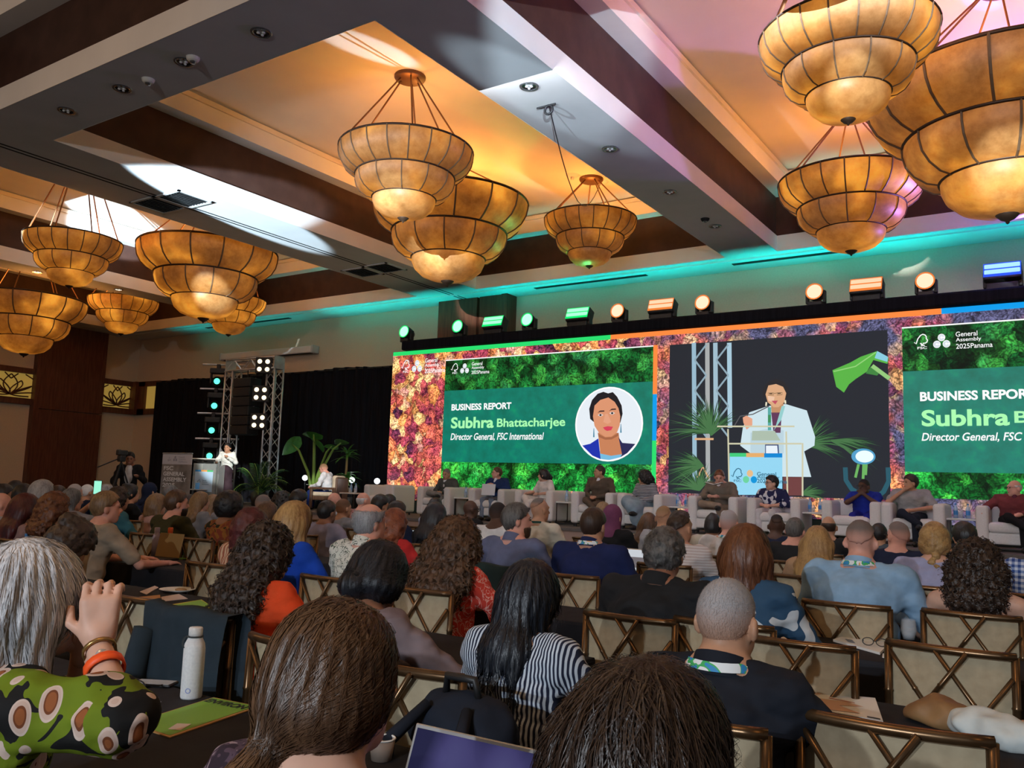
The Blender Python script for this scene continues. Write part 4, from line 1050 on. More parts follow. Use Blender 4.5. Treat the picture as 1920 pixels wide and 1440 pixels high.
    # --- top
    if top is not None:
        G = Field(lo, hi, res)
        G.ell(sp(0, 0, .57), (.165 * b, .135 * b, .12), k=.05); G.ell(sp(0, -.005, .74), (.155 * b, .122 * b, .17), k=.06); G.ell(sp(0, .0, .93), (.172 * b, .128 * b, .15), k=.06)
        G.cap(sp(-.145 * b, -.012, 1.03), sp(.145 * b, -.012, 1.03), .062, .062, k=.05)
        for s in (-1, 1): G.cap(nb + [0, -.004, -.012], sp(s * .13 * b, -.014, 1.045), .056, .056, k=.04)
        for sh, el, wr in A:
            if sleeve == 'long': G.cap(sh, el, .064 * (.5 + .5 * b), .056, k=.045); G.cap(el, el + (wr - el) * .93, .055, .040, k=.03)
            elif sleeve == 'elbow': G.cap(sh, el, .066 * (.5 + .5 * b), .066, k=.045); G.cap(el, el + (wr - el) * .22, .062, .060, k=.03)
            elif sleeve == 'short': G.cap(sh, sh + (el - sh) * .75, .066 * (.5 + .5 * b), .066, k=.045)
            elif sleeve == 'mid': G.cap(sh, el, .064 * (.5 + .5 * b), .058, k=.045); G.cap(el, el + (wr - el) * .45, .056, .050, k=.03)
        zn = nb[2] + 0.048
        G.clip(lambda X, Y, Z: np.minimum((Z - zn) + (Y - nb[1]) * hp_.get('neckslope', .55), .069 * neckw - np.sqrt((X - nb[0]) ** 2 + (Y - nb[1] - .01) ** 2)))
        if cut is not None: G.clip(lambda X, Y, Z: cut(X, Y - lean * .8, (Z - pel) / (torso_top - pel)))
        amp = 0.0045
        G.add(lambda X, Y, Z: amp * gyroid(X * 1.0, Y * 1.0, Z * 1.6, 34, px * .1) + amp * .5 * gyroid(X, Y, Z * 2, 75, py * .1))
        V, Q = G.net(); part('top', newmesh('top', smooth_net(V, Q, 1), Q, True), top, t)
        if collar:
            c0 = nb + [0, 0, .012]
            pts2 = [c0 + [.066 * neckw * math.cos(a), .068 * neckw * math.sin(a) + .006, .014 - .028 * math.sin(a)] for a in np.linspace(0, 2 * PI, 19)[:-1]]
            Vc, Fc = [], []
            for i, p in enumerate(pts2):
                o_ = p - c0; o_[2] = 0; o_ = o_ / np.linalg.norm(o_); Vc += [p + [0, 0, .028], p + o_ * .016 - [0, 0, .012], p + o_ * .026 - [0, 0, .034]]
            n_ = len(pts2)
            for i in range(n_):
                j = (i + 1) % n_; Fc += [(3 * i, 3 * j, 3 * j + 1, 3 * i + 1), (3 * i + 1, 3 * j + 1, 3 * j + 2, 3 * i + 2)]
            part('collar', (Vc, Fc), top, t, True)
    if shirt is not None: part('shirt_front', ellips(tuple(sp(0, .078, .93)), (.055, .066, .17), 14, 10), shirt, t, True)
    if lanyard is not None:
        c0 = nb + [0, 0, -.004]; Vc, Fc = [], []; n_ = 20
        for i in range(n_):
            a = 2 * PI * i / n_; rr = .080 * neckw
            ex = .016 if math.sin(a) < .3 else .03
            p = c0 + [rr * 1.05 * math.cos(a), rr * math.sin(a) + .004, .018 - .042 * max(-.6, math.sin(a))]
            o_ = np.array([math.cos(a), math.sin(a), 0]); Vc += [p + [0, 0, .012] + o_ * .002, p - [0, 0, .012] + o_ * .012]
        for i in range(n_): j = (i + 1) % n_; Fc.append((2 * i, 2 * j, 2 * j + 1, 2 * i + 1))
        part('lanyard', (Vc, Fc), lanyard, t, True)
    # --- legs
    if not no_legs:
        lr = max(res, .022); kz = seat + .055
        if legpose is None: legpose = [((-.11, .40, kz), (-.11, .42, .09)), ((.11, .40, kz), (.11, .42, .09))] if not stand else [((-.09, .03, pel * .52), (-.10, .0, .09)), ((.09, .02, pel * .52), (.10, .0, .09))]
        pts = [np.array([-.25 * b, -.2, pel - .15]), np.array([.25 * b, .2, pel + .12])]
        for kn, an in legpose: pts += [np.array(kn) + .12, np.array(kn) - .12, np.array(an) + .14, np.array(an) - .1]
        L = Field(np.min(pts, 0), np.max(pts, 0), lr)
        L.ell((0, 0, pel + .01), (.168 * b, .135 * b, .10), k=.05)
        for s, (kn, an) in zip((-1, 1), legpose):
            hip = np.array([s * .085 * b, .03 if not stand else 0, pel - .03]); kn = np.array(kn); an = np.array(an)
            L.cap(hip, kn, .088 * b, .064, k=.04); L.cap(kn, an, .062, .05 if not skirt else .045, k=.03)
        if skirt:
            for s, (kn, an) in zip((-1, 1), legpose): L.cap((0, .1, pel), np.array(kn), .13, .10, k=.08); L.cap(np.array(kn), np.array(kn) * .4 + np.array(an) * .6, .10, .12, k=.08)
        V, Q = L.net(); part('trousers' if not skirt else 'skirt', newmesh('legs', smooth_net(V, Q, 1), Q, True), legs or cloth('charcoal_trousers', (0.025, 0.026, 0.03)), t)
        if shoes:
            for kn, an in legpose:
                part('shoe', ellips((an[0], an[1] + .055, an[2] - .045), (.045, .125, .048), 10, 6), mat('black_shoe', (.012, .011, .011), .4), t, True)
    # --- hair
    if hair != 'none':
        if hair == 'buzz' and 'mat' not in hp_: hp_ = dict(hp_, mat=buzzmat(hc, tone))
        def back_y(z):
            q = max(0.0, (z - pel) * .555 / (torso_top - pel) / .6); return lean * q ** 1.15 - (.135 * b ** .5 if top is not None else .11) - .012
        hair_for(t, hair, hc, hp, Rh, Hc, hs, res, hp_, nb, back_y)
    if beard:
        Bf = Field(Hc - .17, Hc + .17, max(.007, res * .7))
        Bf.ell(hp(0, .026, -.055), (.064 * hs, .076 * hs, .070 * hs), Rh, k=.01); Bf.cap(hp(0, .066, -.1), hp(0, .05, -.07), .03, .034, k=.02)
        def cb(X, Y, Z):
            z = Rh[0][2] * (X - Hc[0]) + Rh[1][2] * (Y - Hc[1]) + Rh[2][2] * (Z - Hc[2]); y = Rh[0][1] * (X - Hc[0]) + Rh[1][1] * (Y - Hc[1]) + Rh[2][1] * (Z - Hc[2])
            return np.maximum(z + .045 - .0 * y, -.01 - y)
        Bf.clip(cb); V, Q = Bf.net()
        if len(V): part('beard', newmesh('beard', V, Q, True), hairmat(beard), t)
    if face:
        for s in (-1, 1):
            part('eye', xf(ellips((0, 0, 0), (.013, .007, .0065), 8, 6), Matrix.Translation(hp(s * .031, .0895, .008)) @ Matrix(Rh.tolist()).to_4x4()), mat('eye_dark', (.05, .035, .03), .2), t, True)
            part('eyebrow', xf(ellips((0, 0, 0), (.018, .006, .004), 8, 4), Matrix.Translation(hp(s * .032, .088, .028)) @ Matrix(Rh.tolist()).to_4x4()), hairmat(hc if hair != 'none' else 'brown'), t, True)
        part('mouth', xf(ellips((0, 0, 0), (.023, .008, .007), 10, 5), Matrix.Translation(hp(0, .0925, -.058)) @ Matrix(Rh.tolist()).to_4x4()), mat('lips', (.42, .13, .11), .45), t, True)
    if glasses:
        vfs = []
        for s in (-1, 1):
            vfs.append(tube([hp(s * .033 + .024 * math.cos(a), .104, .006 + .018 * math.sin(a)) for a in np.linspace(0, 2 * PI, 13)[:-1]], .0022 if res < .016 else .004, 5, True))
            vfs.append(tube([hp(s * .057, .104, .010), hp(s * .077, .02, .012), hp(s * .078, -.02, .0)], .0022 if res < .016 else .004, 5))
        vfs.append(tube([hp(-.01, .106, .008), hp(.01, .106, .008)], .0025, 5))
        part('glasses', join(*vfs), mat('glasses_frame', (.012, .012, .014), .35), t)
    t['_org'] = [float(org[0]), float(org[1])]; del t['_org']
    return t, dict(org=org, hp=hp, Hc=Hc, nb=nb, A=A, R=R, pel=pel, zf=zf, sp=sp)

def hair_for(t, style, hc, hp, Rh, Hc, hs, res, par, nb, back_y):
    r = max(0.0055, min(res * .8, .014)) if par.get('fine') is None else par['fine']
    L = par.get('len', {'long': .42, 'bob': .17, 'curly': .2, 'pony': .34, 'braid': .36, 'bun': .0}.get(style, .05))
    wd = par.get('wid', 1.0); puff = par.get('puff', 0.0)
    ext = .16 + puff + wd * .05
    lo = Hc - np.array([ext, ext + .16, .15 + L]); hi = Hc + np.array([ext, ext, .17 + puff])
    F = Field(lo, hi, r)
    curly = style in ('curly', 'afro') or par.get('wavy', 0) > 0
    loc = lambda X, Y, Z: (Rh[0][0] * (X - Hc[0]) + Rh[1][0] * (Y - Hc[1]) + Rh[2][0] * (Z - Hc[2]), Rh[0][1] * (X - Hc[0]) + Rh[1][1] * (Y - Hc[1]) + Rh[2][1] * (Z - Hc[2]), Rh[0][2] * (X - Hc[0]) + Rh[1][2] * (Y - Hc[1]) + Rh[2][2] * (Z - Hc[2]))
    e = {'bald': .004, 'buzz': .005, 'short': .014, 'hijab': .016}.get(style, .018) + puff
    F.ell(hp(0, -.014, .022), ((.076) * hs + e, (.096) * hs + e, (.098) * hs + e), Rh, k=.01)
    zb = {'bald': -.07, 'buzz': -.085, 'short': -.085, 'afro': -.09}.get(style, -.5)
    if style in ('bob', 'long', 'curly', 'pony', 'braid', 'bun'):
        F.ell(hp(0, -.035, -.03), ((.074 + e) * wd, .078 + e, .075), Rh, k=.03)
    bt = par.get('back', .0)
    if style == 'bob':
        for s in (-1, 1): F.cap(hp(s * .070 * wd, -.025, .0), hp(s * .078 * wd, -.02, -L + .05), .030 + puff * .5, .034 + puff * .5, k=.03)
        F.cap(hp(0, -.075, 0), hp(0, -.085, -L + .05), .05 * wd, .055 * wd, k=.05, flat=(.72, 1, 1))
    if style in ('long', 'curly'):
        a = hp(0, -.075, -.02); b_ = np.array([nb[0] + par.get('side', 0), nb[1] - .115 - bt, Hc[2] - L])
        zs = nb[2] - .02; m_ = np.array([nb[0] + par.get('side', 0) * .4, min(nb[1] - .085, back_y(zs) + .045), zs]); b_[1] = min(b_[1], back_y(b_[2]) - .004)
        F.cap(a, m_, (.060 + puff * .6), (.056 + puff * .6), k=.05, flat=(1 / (1.55 * wd), 1.15, 1))
        if b_[2] < m_[2]: F.cap(m_, b_, (.056 + puff * .6), (.050 + puff * .5) * par.get('tip', 1.0), k=.05, flat=(1 / (1.7 * wd), 1.5, 1))
        for s in (-1, 1): F.cap(hp(s * .070 * wd, -.03, .0), np.array([nb[0] + s * .075 * wd + par.get('side', 0), nb[1] - .075 - bt, Hc[2] - L * .85]), .030 + puff * .6, .026 + puff * .5, k=.04)
    if style == 'pony':
        c = hp(0, -.115, par.get('pz', -.02)); F.ell(c, (.03, .03, .03), k=.02)
        m1 = c + np.array([0, -.05, -.06]); m2 = np.array([nb[0] + par.get('side', 0), nb[1] - .11 - bt, Hc[2] - L])
        F.cap(c, m1, .028, .038, k=.02); F.cap(m1, m2, .040 * wd, .020, k=.03)
    if style == 'bun':
        F.ell(hp(par.get('bx', 0), par.get('by', -.125), par.get('bz', .02)), (par.get('br', .05),) * 3, k=.015)
    if style == 'braid':
        c = hp(0, -.10, -.05); end = np.array([nb[0] + par.get('side', .03), nb[1] - .10, Hc[2] - L]); n_ = 11
        for i in range(n_):
            q = i / (n_ - 1); p = c + (end - c) * q + np.array([0.016 * (1 if i % 2 else -1), -.028 * math.sin(q * PI), 0]); F.ell(p, (.030 * (1.05 - .35 * q), .026, .024), rotm(0, 0, .6 if i % 2 else -.6), k=.008)
    if style == 'hijab':
        F.ell(hp(0, -.02, -.03), (.088, .10, .12), Rh, k=.03); F.cap(hp(0, -.02, -.08), nb + [0, -.01, -.03], .085, .11, k=.04); F.cap(hp(0, .05, -.1), nb + [0, .06, -.06], .05, .09, k=.04)
        F.clip(lambda X, Y, Z: (lambda x, y, z: .065 - np.sqrt(((x) / .95) ** 2 + (z + .01) ** 2) - np.clip(.06 - y, 0, 1) * 9)(*loc(X, Y, Z)))
    else:
        fy, fz, sl = par.get('hairline', (.058, .055, .72))
        if style == 'bald':
            F.clip(lambda X, Y, Z: (lambda x, y, z: np.maximum(np.maximum((y - .035) * .8 + (.03 - z) * .6, zb - z), (z - par.get('crown', .045)) - .35 * np.abs(np.minimum(y + .05, 0)) * 0))(*loc(X, Y, Z)))
        else:
            def cf(X, Y, Z):
                x, y, z = loc(X, Y, Z)
                d = (y - fy) * sl + (fz - z) * .68 - (np.clip(np.abs(x) - .045, 0, 1) * par.get('sidecover', .0 if style in ('short', 'buzz') else 1.6))
                return np.maximum(d, zb - z) if style in ('short', 'buzz', 'afro') else d
            F.clip(cf)
    if style in ('short', 'buzz', 'bald') and not par.get('cover_ears'):
        for s_ in (-1, 1): F.ell(hp(s_ * .088, .004, -.022), (.028, .026, .040), Rh, k=.006, sub=True)
    if curly:
        am = par.get('amp', .011); wv = par.get('wavy', 0) or 1.0
        F.add(lambda X, Y, Z: am * .6 * gyroid(X, Y, Z, 2 * PI / (.055 * wv), 1.7) + am * .5 * gyroid(X, Y, Z, 2 * PI / (.026 * wv), 4.1))
    elif style not in ('hijab', 'bald', 'buzz'):
        F.add(lambda X, Y, Z: (lambda x, y, z: .0026 * np.sin(26 * np.arctan2(x, -y - .01) + 2.2 * np.sin(z * 22 + x * 30)) + .0016 * np.sin(61 * np.arctan2(x, -y - .01) + 3 * np.sin(z * 14)))(*loc(X, Y, Z)))
    V, Q = F.net()
    if len(V) == 0: return
    V = smooth_net(V, Q, 1)
    M = par.get('mat') or hairmat(hc, curly)
    ns = par.get('strands', 0)
    if ns:
        rs = np.random.RandomState(int(abs(Hc[0] * 1000)) % 1000 + int(len(V)) % 977)
        crown = hp(0, -.05, .13); tgt = par.get('pull')
        def flow(P):
            D = (P - crown) * 3.0; D[:, 2] -= 0.35
            if tgt is not None:
                T_ = hp(*tgt) - P; D = np.where((P[:, 2:3] > (hp(*tgt)[2] - .03)), T_ / (np.linalg.norm(T_, axis=1, keepdims=True) + 1e-6), np.array([[0, 0, -1.0]]))
            return D / (np.linalg.norm(D, axis=1, keepdims=True) + 1e-9)
        S = strands(F, V, ns, par.get('slen', .12), 7, par.get('swid', .004), par.get('lift', .006), flow, rs, par.get('jit', .22))
        V, Q = merge((V, Q), S)
    part('hair' if style != 'hijab' else 'headscarf', newmesh('hair', V, Q, True), M, t)
# ------------------------------------------------------------------ audience chairs and tables
m_bronze = noisy('bronze_bamboo_metal', (0.10, 0.055, 0.025), (0.17, 0.10, 0.05), 12, 0.28, 0.03, metal=0.75, spec=0.6)
m_seat = noisy('tan_upholstery', (0.34, 0.27, 0.17), (0.42, 0.34, 0.22), 25, 0.75, 0.06)
BW, BZ0, BZ1, BY = 0.225, 0.50, 0.93, -0.225
def bamboo(a, b, r):
    """metal bamboo stick with small nodes"""
    a, b = Vector(a), Vector(b); L = (b - a).length; n = max(1, int(L / .16)); pts, rr = [], []
    for i in range(n + 1):
        q = i / n
        for dq, s in ((-.006, 1.0), (0, 1.22), (.006, 1.0)):
            if 0 <= q + dq / L <= 1 and 0 < i < n: pts.append(a + (b - a) * (q + dq / L)); rr.append(r * s)
        if i in (0, n): pts.append(a + (b - a) * q); rr.append(r)
    return tube(pts, rr, 7)
def bow(y, u): return y - 0.035 * (1 - u * u)          # the back is gently bowed
def chair_parts():
    S = {}
    S['seat'] = (rbox(-.22, .22, -.21, .22, .415, .475, .03, 3), m_seat)
    S['seat_frame'] = (rbox(-.225, .225, -.215, .225, .385, .42, .012), m_bronze)
    n = 8; V, F = [], []
    for i in range(n + 1):
        u = -1 + 2 * i / n
        for z in (BZ0, BZ1 - .02):
            V += [(u * (BW - .01), bow(BY, u) + .012, z), (u * (BW - .01), bow(BY, u) + .034, z)]
    for i in range(n):
        a, b = 4 * i, 4 * i + 4; F += [(a, b, b + 2, a + 2), (a + 1, a + 3, b + 3, b + 1), (a + 2, b + 2, b + 3, a + 3), (a, a + 1, b + 1, b)]
    F += [(0, 2, 3, 1), (4 * n, 4 * n + 1, 4 * n + 3, 4 * n + 2)]
    S['back_panel'] = ((V, F), m_seat)
    S['top_rail'] = (tube([(u * BW * 1.02, bow(BY, u), BZ1) for u in np.linspace(-1, 1, 9)], .0165, 8), m_bronze)
    S['bottom_rail'] = (tube([(u * BW, bow(BY, u), BZ0) for u in np.linspace(-1, 1, 7)], .012, 6), m_bronze)
    for s in (-1, 1):
        S['back_leg', s] = (bamboo((s * BW, BY - .03, 0), (s * BW, BY, BZ1), .0155), m_bronze)
        S['front_leg', s] = (bamboo((s * .205, .20, 0), (s * .205, .20, .40), .015), m_bronze)
    H_ = BZ1 - BZ0
    for i, (u0, v0, u1, v1) in enumerate(((-.97, .93, .28, .0), (-.22, 1, .97, .1), (.30, 1, -.97, .06), (.97, .82, -.12, .0))):
        off = -.006 if i < 2 else -.022
        S['lattice_bar', i] = (bamboo((u0 * BW, bow(BY, u0) + off, BZ0 + v0 * H_), (u1 * BW, bow(BY, u1) + off, BZ0 + v1 * H_), .0095), m_bronze)
    return {k_: newmesh(k_ if isinstance(k_, str) else k_[0], *vf, True) for k_, (vf, M) in S.items() if not vf[1] is None} , {k_: M for k_, (vf, M) in S.items()}
CM, CMM = chair_parts()
for k_, me in CM.items(): me.materials.append(CMM[k_])
for k_ in ('seat_frame', 'back_panel'): CM[k_].polygons.foreach_set('use_smooth', np.zeros(len(CM[k_].polygons), dtype=bool))
CHAIR_XY = []
def chair(x, y, rz, label, group='bronze lattice-back banquet chairs in the audience', simple=False):
    """origin = floor under the seat centre"""
    t = thing('banquet_chair', label, 'chair', (x, y, 0), rz, group); CHAIR_XY.append((x, y))
    for k_, me in CM.items(): part(k_ if isinstance(k_, str) else k_[0], me, None, t)
    return t
m_cloth = noisy('black_tablecloth', (0.012, 0.012, 0.015), (0.022, 0.022, 0.027), 6, 0.8, 0.15, spec=0.25, detail=5)
m_ply = mat('table_plywood', (0.35, 0.22, 0.12), 0.6)
def table(x0, x1, y0, y1, label, drop=0.66):
    t = thing('banquet_table', 'folding banquet table under ' + label, 'table', ((x0 + x1) / 2, (y0 + y1) / 2, 0), group='folding tables under the black cloths')
    w, d = (x1 - x0) / 2, (y1 - y0) / 2
    part('tabletop', rbox(-w + .01, w - .01, -d + .01, d - .01, .715, .742, .008), m_ply, t)
    for sx in (-1, 1):
        for sy in (-1, 1): part('leg', tube([(sx * (w - .12), sy * (d - .08), 0), (sx * (w - .12), sy * (d - .08), .715)], .016, 6), m_black, t)
    # cloth with soft folds towards the hem
    V, F = [], []; per = []
    nx, ny = int((x1 - x0) / .08), int((y1 - y0) / .08)
    for i in range(nx): per.append((-w + 2 * w * i / nx, -d, 0, -1))
    for i in range(ny): per.append((w, -d + 2 * d * i / ny, 1, 0))
    for i in range(nx): per.append((w - 2 * w * i / nx, d, 0, 1))
    for i in range(ny): per.append((-w, d - 2 * d * i / ny, -1, 0))
    n = len(per); rows = ((.7485, 0.0, -.006), (.744, .004, 0), (.733, .009, 0), (.55, .012, .3), (.3, .02, .8), (.75 - drop, .028, 1.0))
    for z, o, a in rows:
        for i, (px_, py_, nx_, ny_) in enumerate(per):
            q = o + max(0, a) * .022 * math.sin(i * .9 + 2 * math.sin(i * .31))
            V.append((px_ + nx_ * q, py_ + ny_ * q, z))
    for r in range(len(rows) - 1):
        for i in range(n): j = (i + 1) % n; F.append((r * n + i, (r + 1) * n + i, (r + 1) * n + j, r * n + j))
    F.append(tuple(range(n)))
    o = part('tablecloth', (V, F), m_cloth, None, loc=((x0 + x1) / 2, (y0 + y1) / 2, 0)); tag(o, label, 'tablecloth', 'black cloths on the audience tables')
TROWS = [(1.27, 1.99), (2.93, 3.56), (4.42, 4.97), (5.80, 6.30), (7.15, 7.65), (8.50, 9.0), (9.85, 10.35), (11.2, 11.7)]
TORD = ['nearest the back of the hall', 'in the second row', 'in the third row', 'in the fourth row', 'in the fifth row', 'in the sixth row', 'in the seventh row', 'next to the stage']
SPECIAL = {(0, 0): 'black tablecloth under the open laptop and white flask', (0, 1): 'black tablecloth under the raised elbow of the silver-haired woman', (1, 1): 'black tablecloth under the leaflet and the tan pouch', (2, 1): 'black tablecloth under the open notebook and wine glass',
           (1, 4): 'black tablecloth under the plate and the loose papers', (2, 4): 'black tablecloth under the orange flask'}
for i, (a, b) in enumerate(TROWS):
    x = 1.9 if i else -0.78
    for q in range(9):
        L = 1.83 if i else 2.05
        hi_ = x - q * (L + .075)
        if hi_ - L < (-13.5 if i else -5.0): break
        table(hi_ - L, hi_, a, b, SPECIAL.get((i, q), 'black tablecloth on an audience table ' + TORD[i]))
# ------------------------------------------------------------------ audience
def pattern(name, kind, c1, c2, c3=None, scale=20):
    if 'cloth_' + name in MATS: return MATS['cloth_' + name]
    M = mat('cloth_' + name, c1, .8, spec=.2); k = NT(M); v = k.coord('Object')
    if kind == 'stripes':
        w = k.n('ShaderNodeTexWave', bands_direction='X'); k.l(v, w.inputs[0]); w.inputs['Scale'].default_value = scale; w.inputs['Distortion'].default_value = 0.6; w.inputs['Detail'].default_value = 0
        k.base(k.ramp(w.outputs[1], [(0.42, c1), (0.55, c2)]))
    elif kind == 'hstripes':
        w = k.n('ShaderNodeTexWave', bands_direction='Z'); k.l(v, w.inputs[0]); w.inputs['Scale'].default_value = scale; w.inputs['Distortion'].default_value = 1.0
        k.base(k.ramp(w.outputs[1], [(0.4, c1), (0.6, c2)]))
    elif kind == 'plaid':
        a = k.n('ShaderNodeTexWave', bands_direction='X'); b = k.n('ShaderNodeTexWave', bands_direction='Z')
        for q in (a, b): k.l(v, q.inputs[0]); q.inputs['Scale'].default_value = scale
        f = k.math('ADD', k.math('GREATER_THAN', a.outputs[1], .5), k.math('GREATER_THAN', b.outputs[1], .5)); k.base(k.ramp(k.math('MULTIPLY', f, .5), [(0.2, c1), (0.5, c3 or c2), (0.9, c2)]))
    elif kind == 'lines':          # pale curling line drawing on a ground colour
        f = k.noise(v, scale, 2, .5, 2.5); k.base(k.ramp(f, [(0.455, c1), (0.48, c2), (0.505, c2), (0.53, c1)]))
    elif kind == 'blobs':
        f = k.noise(v, scale, 1, .4, 1.0); st = [(0.40, c1), (0.46, c3 or c2), (0.52, c3 or c2), (0.57, c2)]; k.base(k.ramp(f, st, 'CONSTANT'))
    elif kind == 'leaves':
        # big pale and brown pods on lime, with black gaps
        wv = k.n('ShaderNodeVectorMath', operation='MULTIPLY'); k.l(v, wv.inputs[0]); wv.inputs[1].default_value = (1.3, 1.3, .62)
        vo = k.voro(wv.outputs[0], scale, rnd=.85); sc_ = k.n('ShaderNodeSeparateColor'); k.l(vo.outputs['Color'], sc_.inputs[0])
        pod = k.ramp(vo.outputs['Distance'], [(0.0, (.28, .09, .03)), (.20, (.16, .05, .02)), (.26, (.55, .40, .33)), (.36, (.60, .47, .40))], 'CONSTANT')
        sel = k.math('GREATER_THAN', sc_.outputs[0], .15); blk = k.math('GREATER_THAN', k.noise(v, scale * .7, 2, .5, 1.0), .51)
        pm = k.math('MULTIPLY', sel, k.math('LESS_THAN', vo.outputs['Distance'], .42)); k.base(k.mix(pm, k.mix(blk, c1, c2), pod))
    elif kind == 'dots':
        vo = k.voro(v, scale); k.base(k.ramp(vo.outputs['Distance'], [(0.0, c2), (.28, c2), (.34, c1)]))
    k.bump(k.noise(v, 30, 3), .15, .01)
    return M
def lan_mat():
    if 'lanyard_print' in MATS: return MATS['lanyard_print']
    M = mat('lanyard_print', (.7, .75, .78), .6); k = NT(M); v = k.coord('Object'); f = k.noise(v, 22, 1, .4, .5)
    k.base(k.ramp(f, [(.36, (.03, .25, .55)), (.42, (.05, .42, .12)), (.48, (.75, .80, .82)), (.62, (.75, .80, .82)), (.66, (.75, .40, .12))], 'CONSTANT')); return M
LAN = lan_mat()
WB = lambda c, t_, w_, d_, nm='wristband': None
GA = 'seated audience members'
def band_on(t, wr, d, c, r=.034, h=.012, name='wristband'):
    """band round a wrist"""
    d = Vector(d).normalized(); q = d.to_track_quat('Z', 'Y').to_matrix().to_4x4()
    part(name, xf(lathe([(r, -h), (r + .004, -h), (r + .004, h), (r, h)], 16), Matrix.Translation(wr) @ q), c, t, True)
# label, px, py, depth, options ------------------------------------------------
NEAR, MID, FAR = .0095, .014, .02
navy = cloth('navy', (.012, .018, .045)); navy2 = cloth('navy_suit', (.014, .022, .085)); black = cloth('black', (.010, .010, .011)); charcoal = cloth('charcoal_suit', (.016, .017, .019))
white = cloth('white', (.62, .63, .64)); cream = cloth('cream', (.50, .47, .38)); lblue = cloth('light_blue', (.26, .42, .60)); lav = cloth('lavender', (.34, .36, .55)); greyc = cloth('grey', (.22, .22, .24))
bgrey = cloth('blue_grey', (.12, .14, .24)); beige = cloth('beige', (.34, .27, .20)); olive = cloth('olive', (.045, .042, .016)); pink = cloth('pink', (.42, .26, .24)); orange = cloth('orange', (.75, .075, .018)); rblue = cloth('royal_blue', (.01, .06, .42))
teal = cloth('teal', (.04, .14, .18)); red = cloth('red', (.50, .03, .03)); lgrey = cloth('light_grey', (.36, .36, .38)); mauve = cloth('mauve_grey', (.20, .155, .165)); tan = cloth('tan', (.38, .25, .15)); rust = cloth('rust', (.20, .05, .025)); green = cloth('green', (.03, .10, .02))
def SW(px, py, zc):
    h_ = at(72, 1006, 1.95); p = at(px, py, zc); return (p[0] - h_[0], p[1] - h_[1] + .16 + .035, p[2], 1)
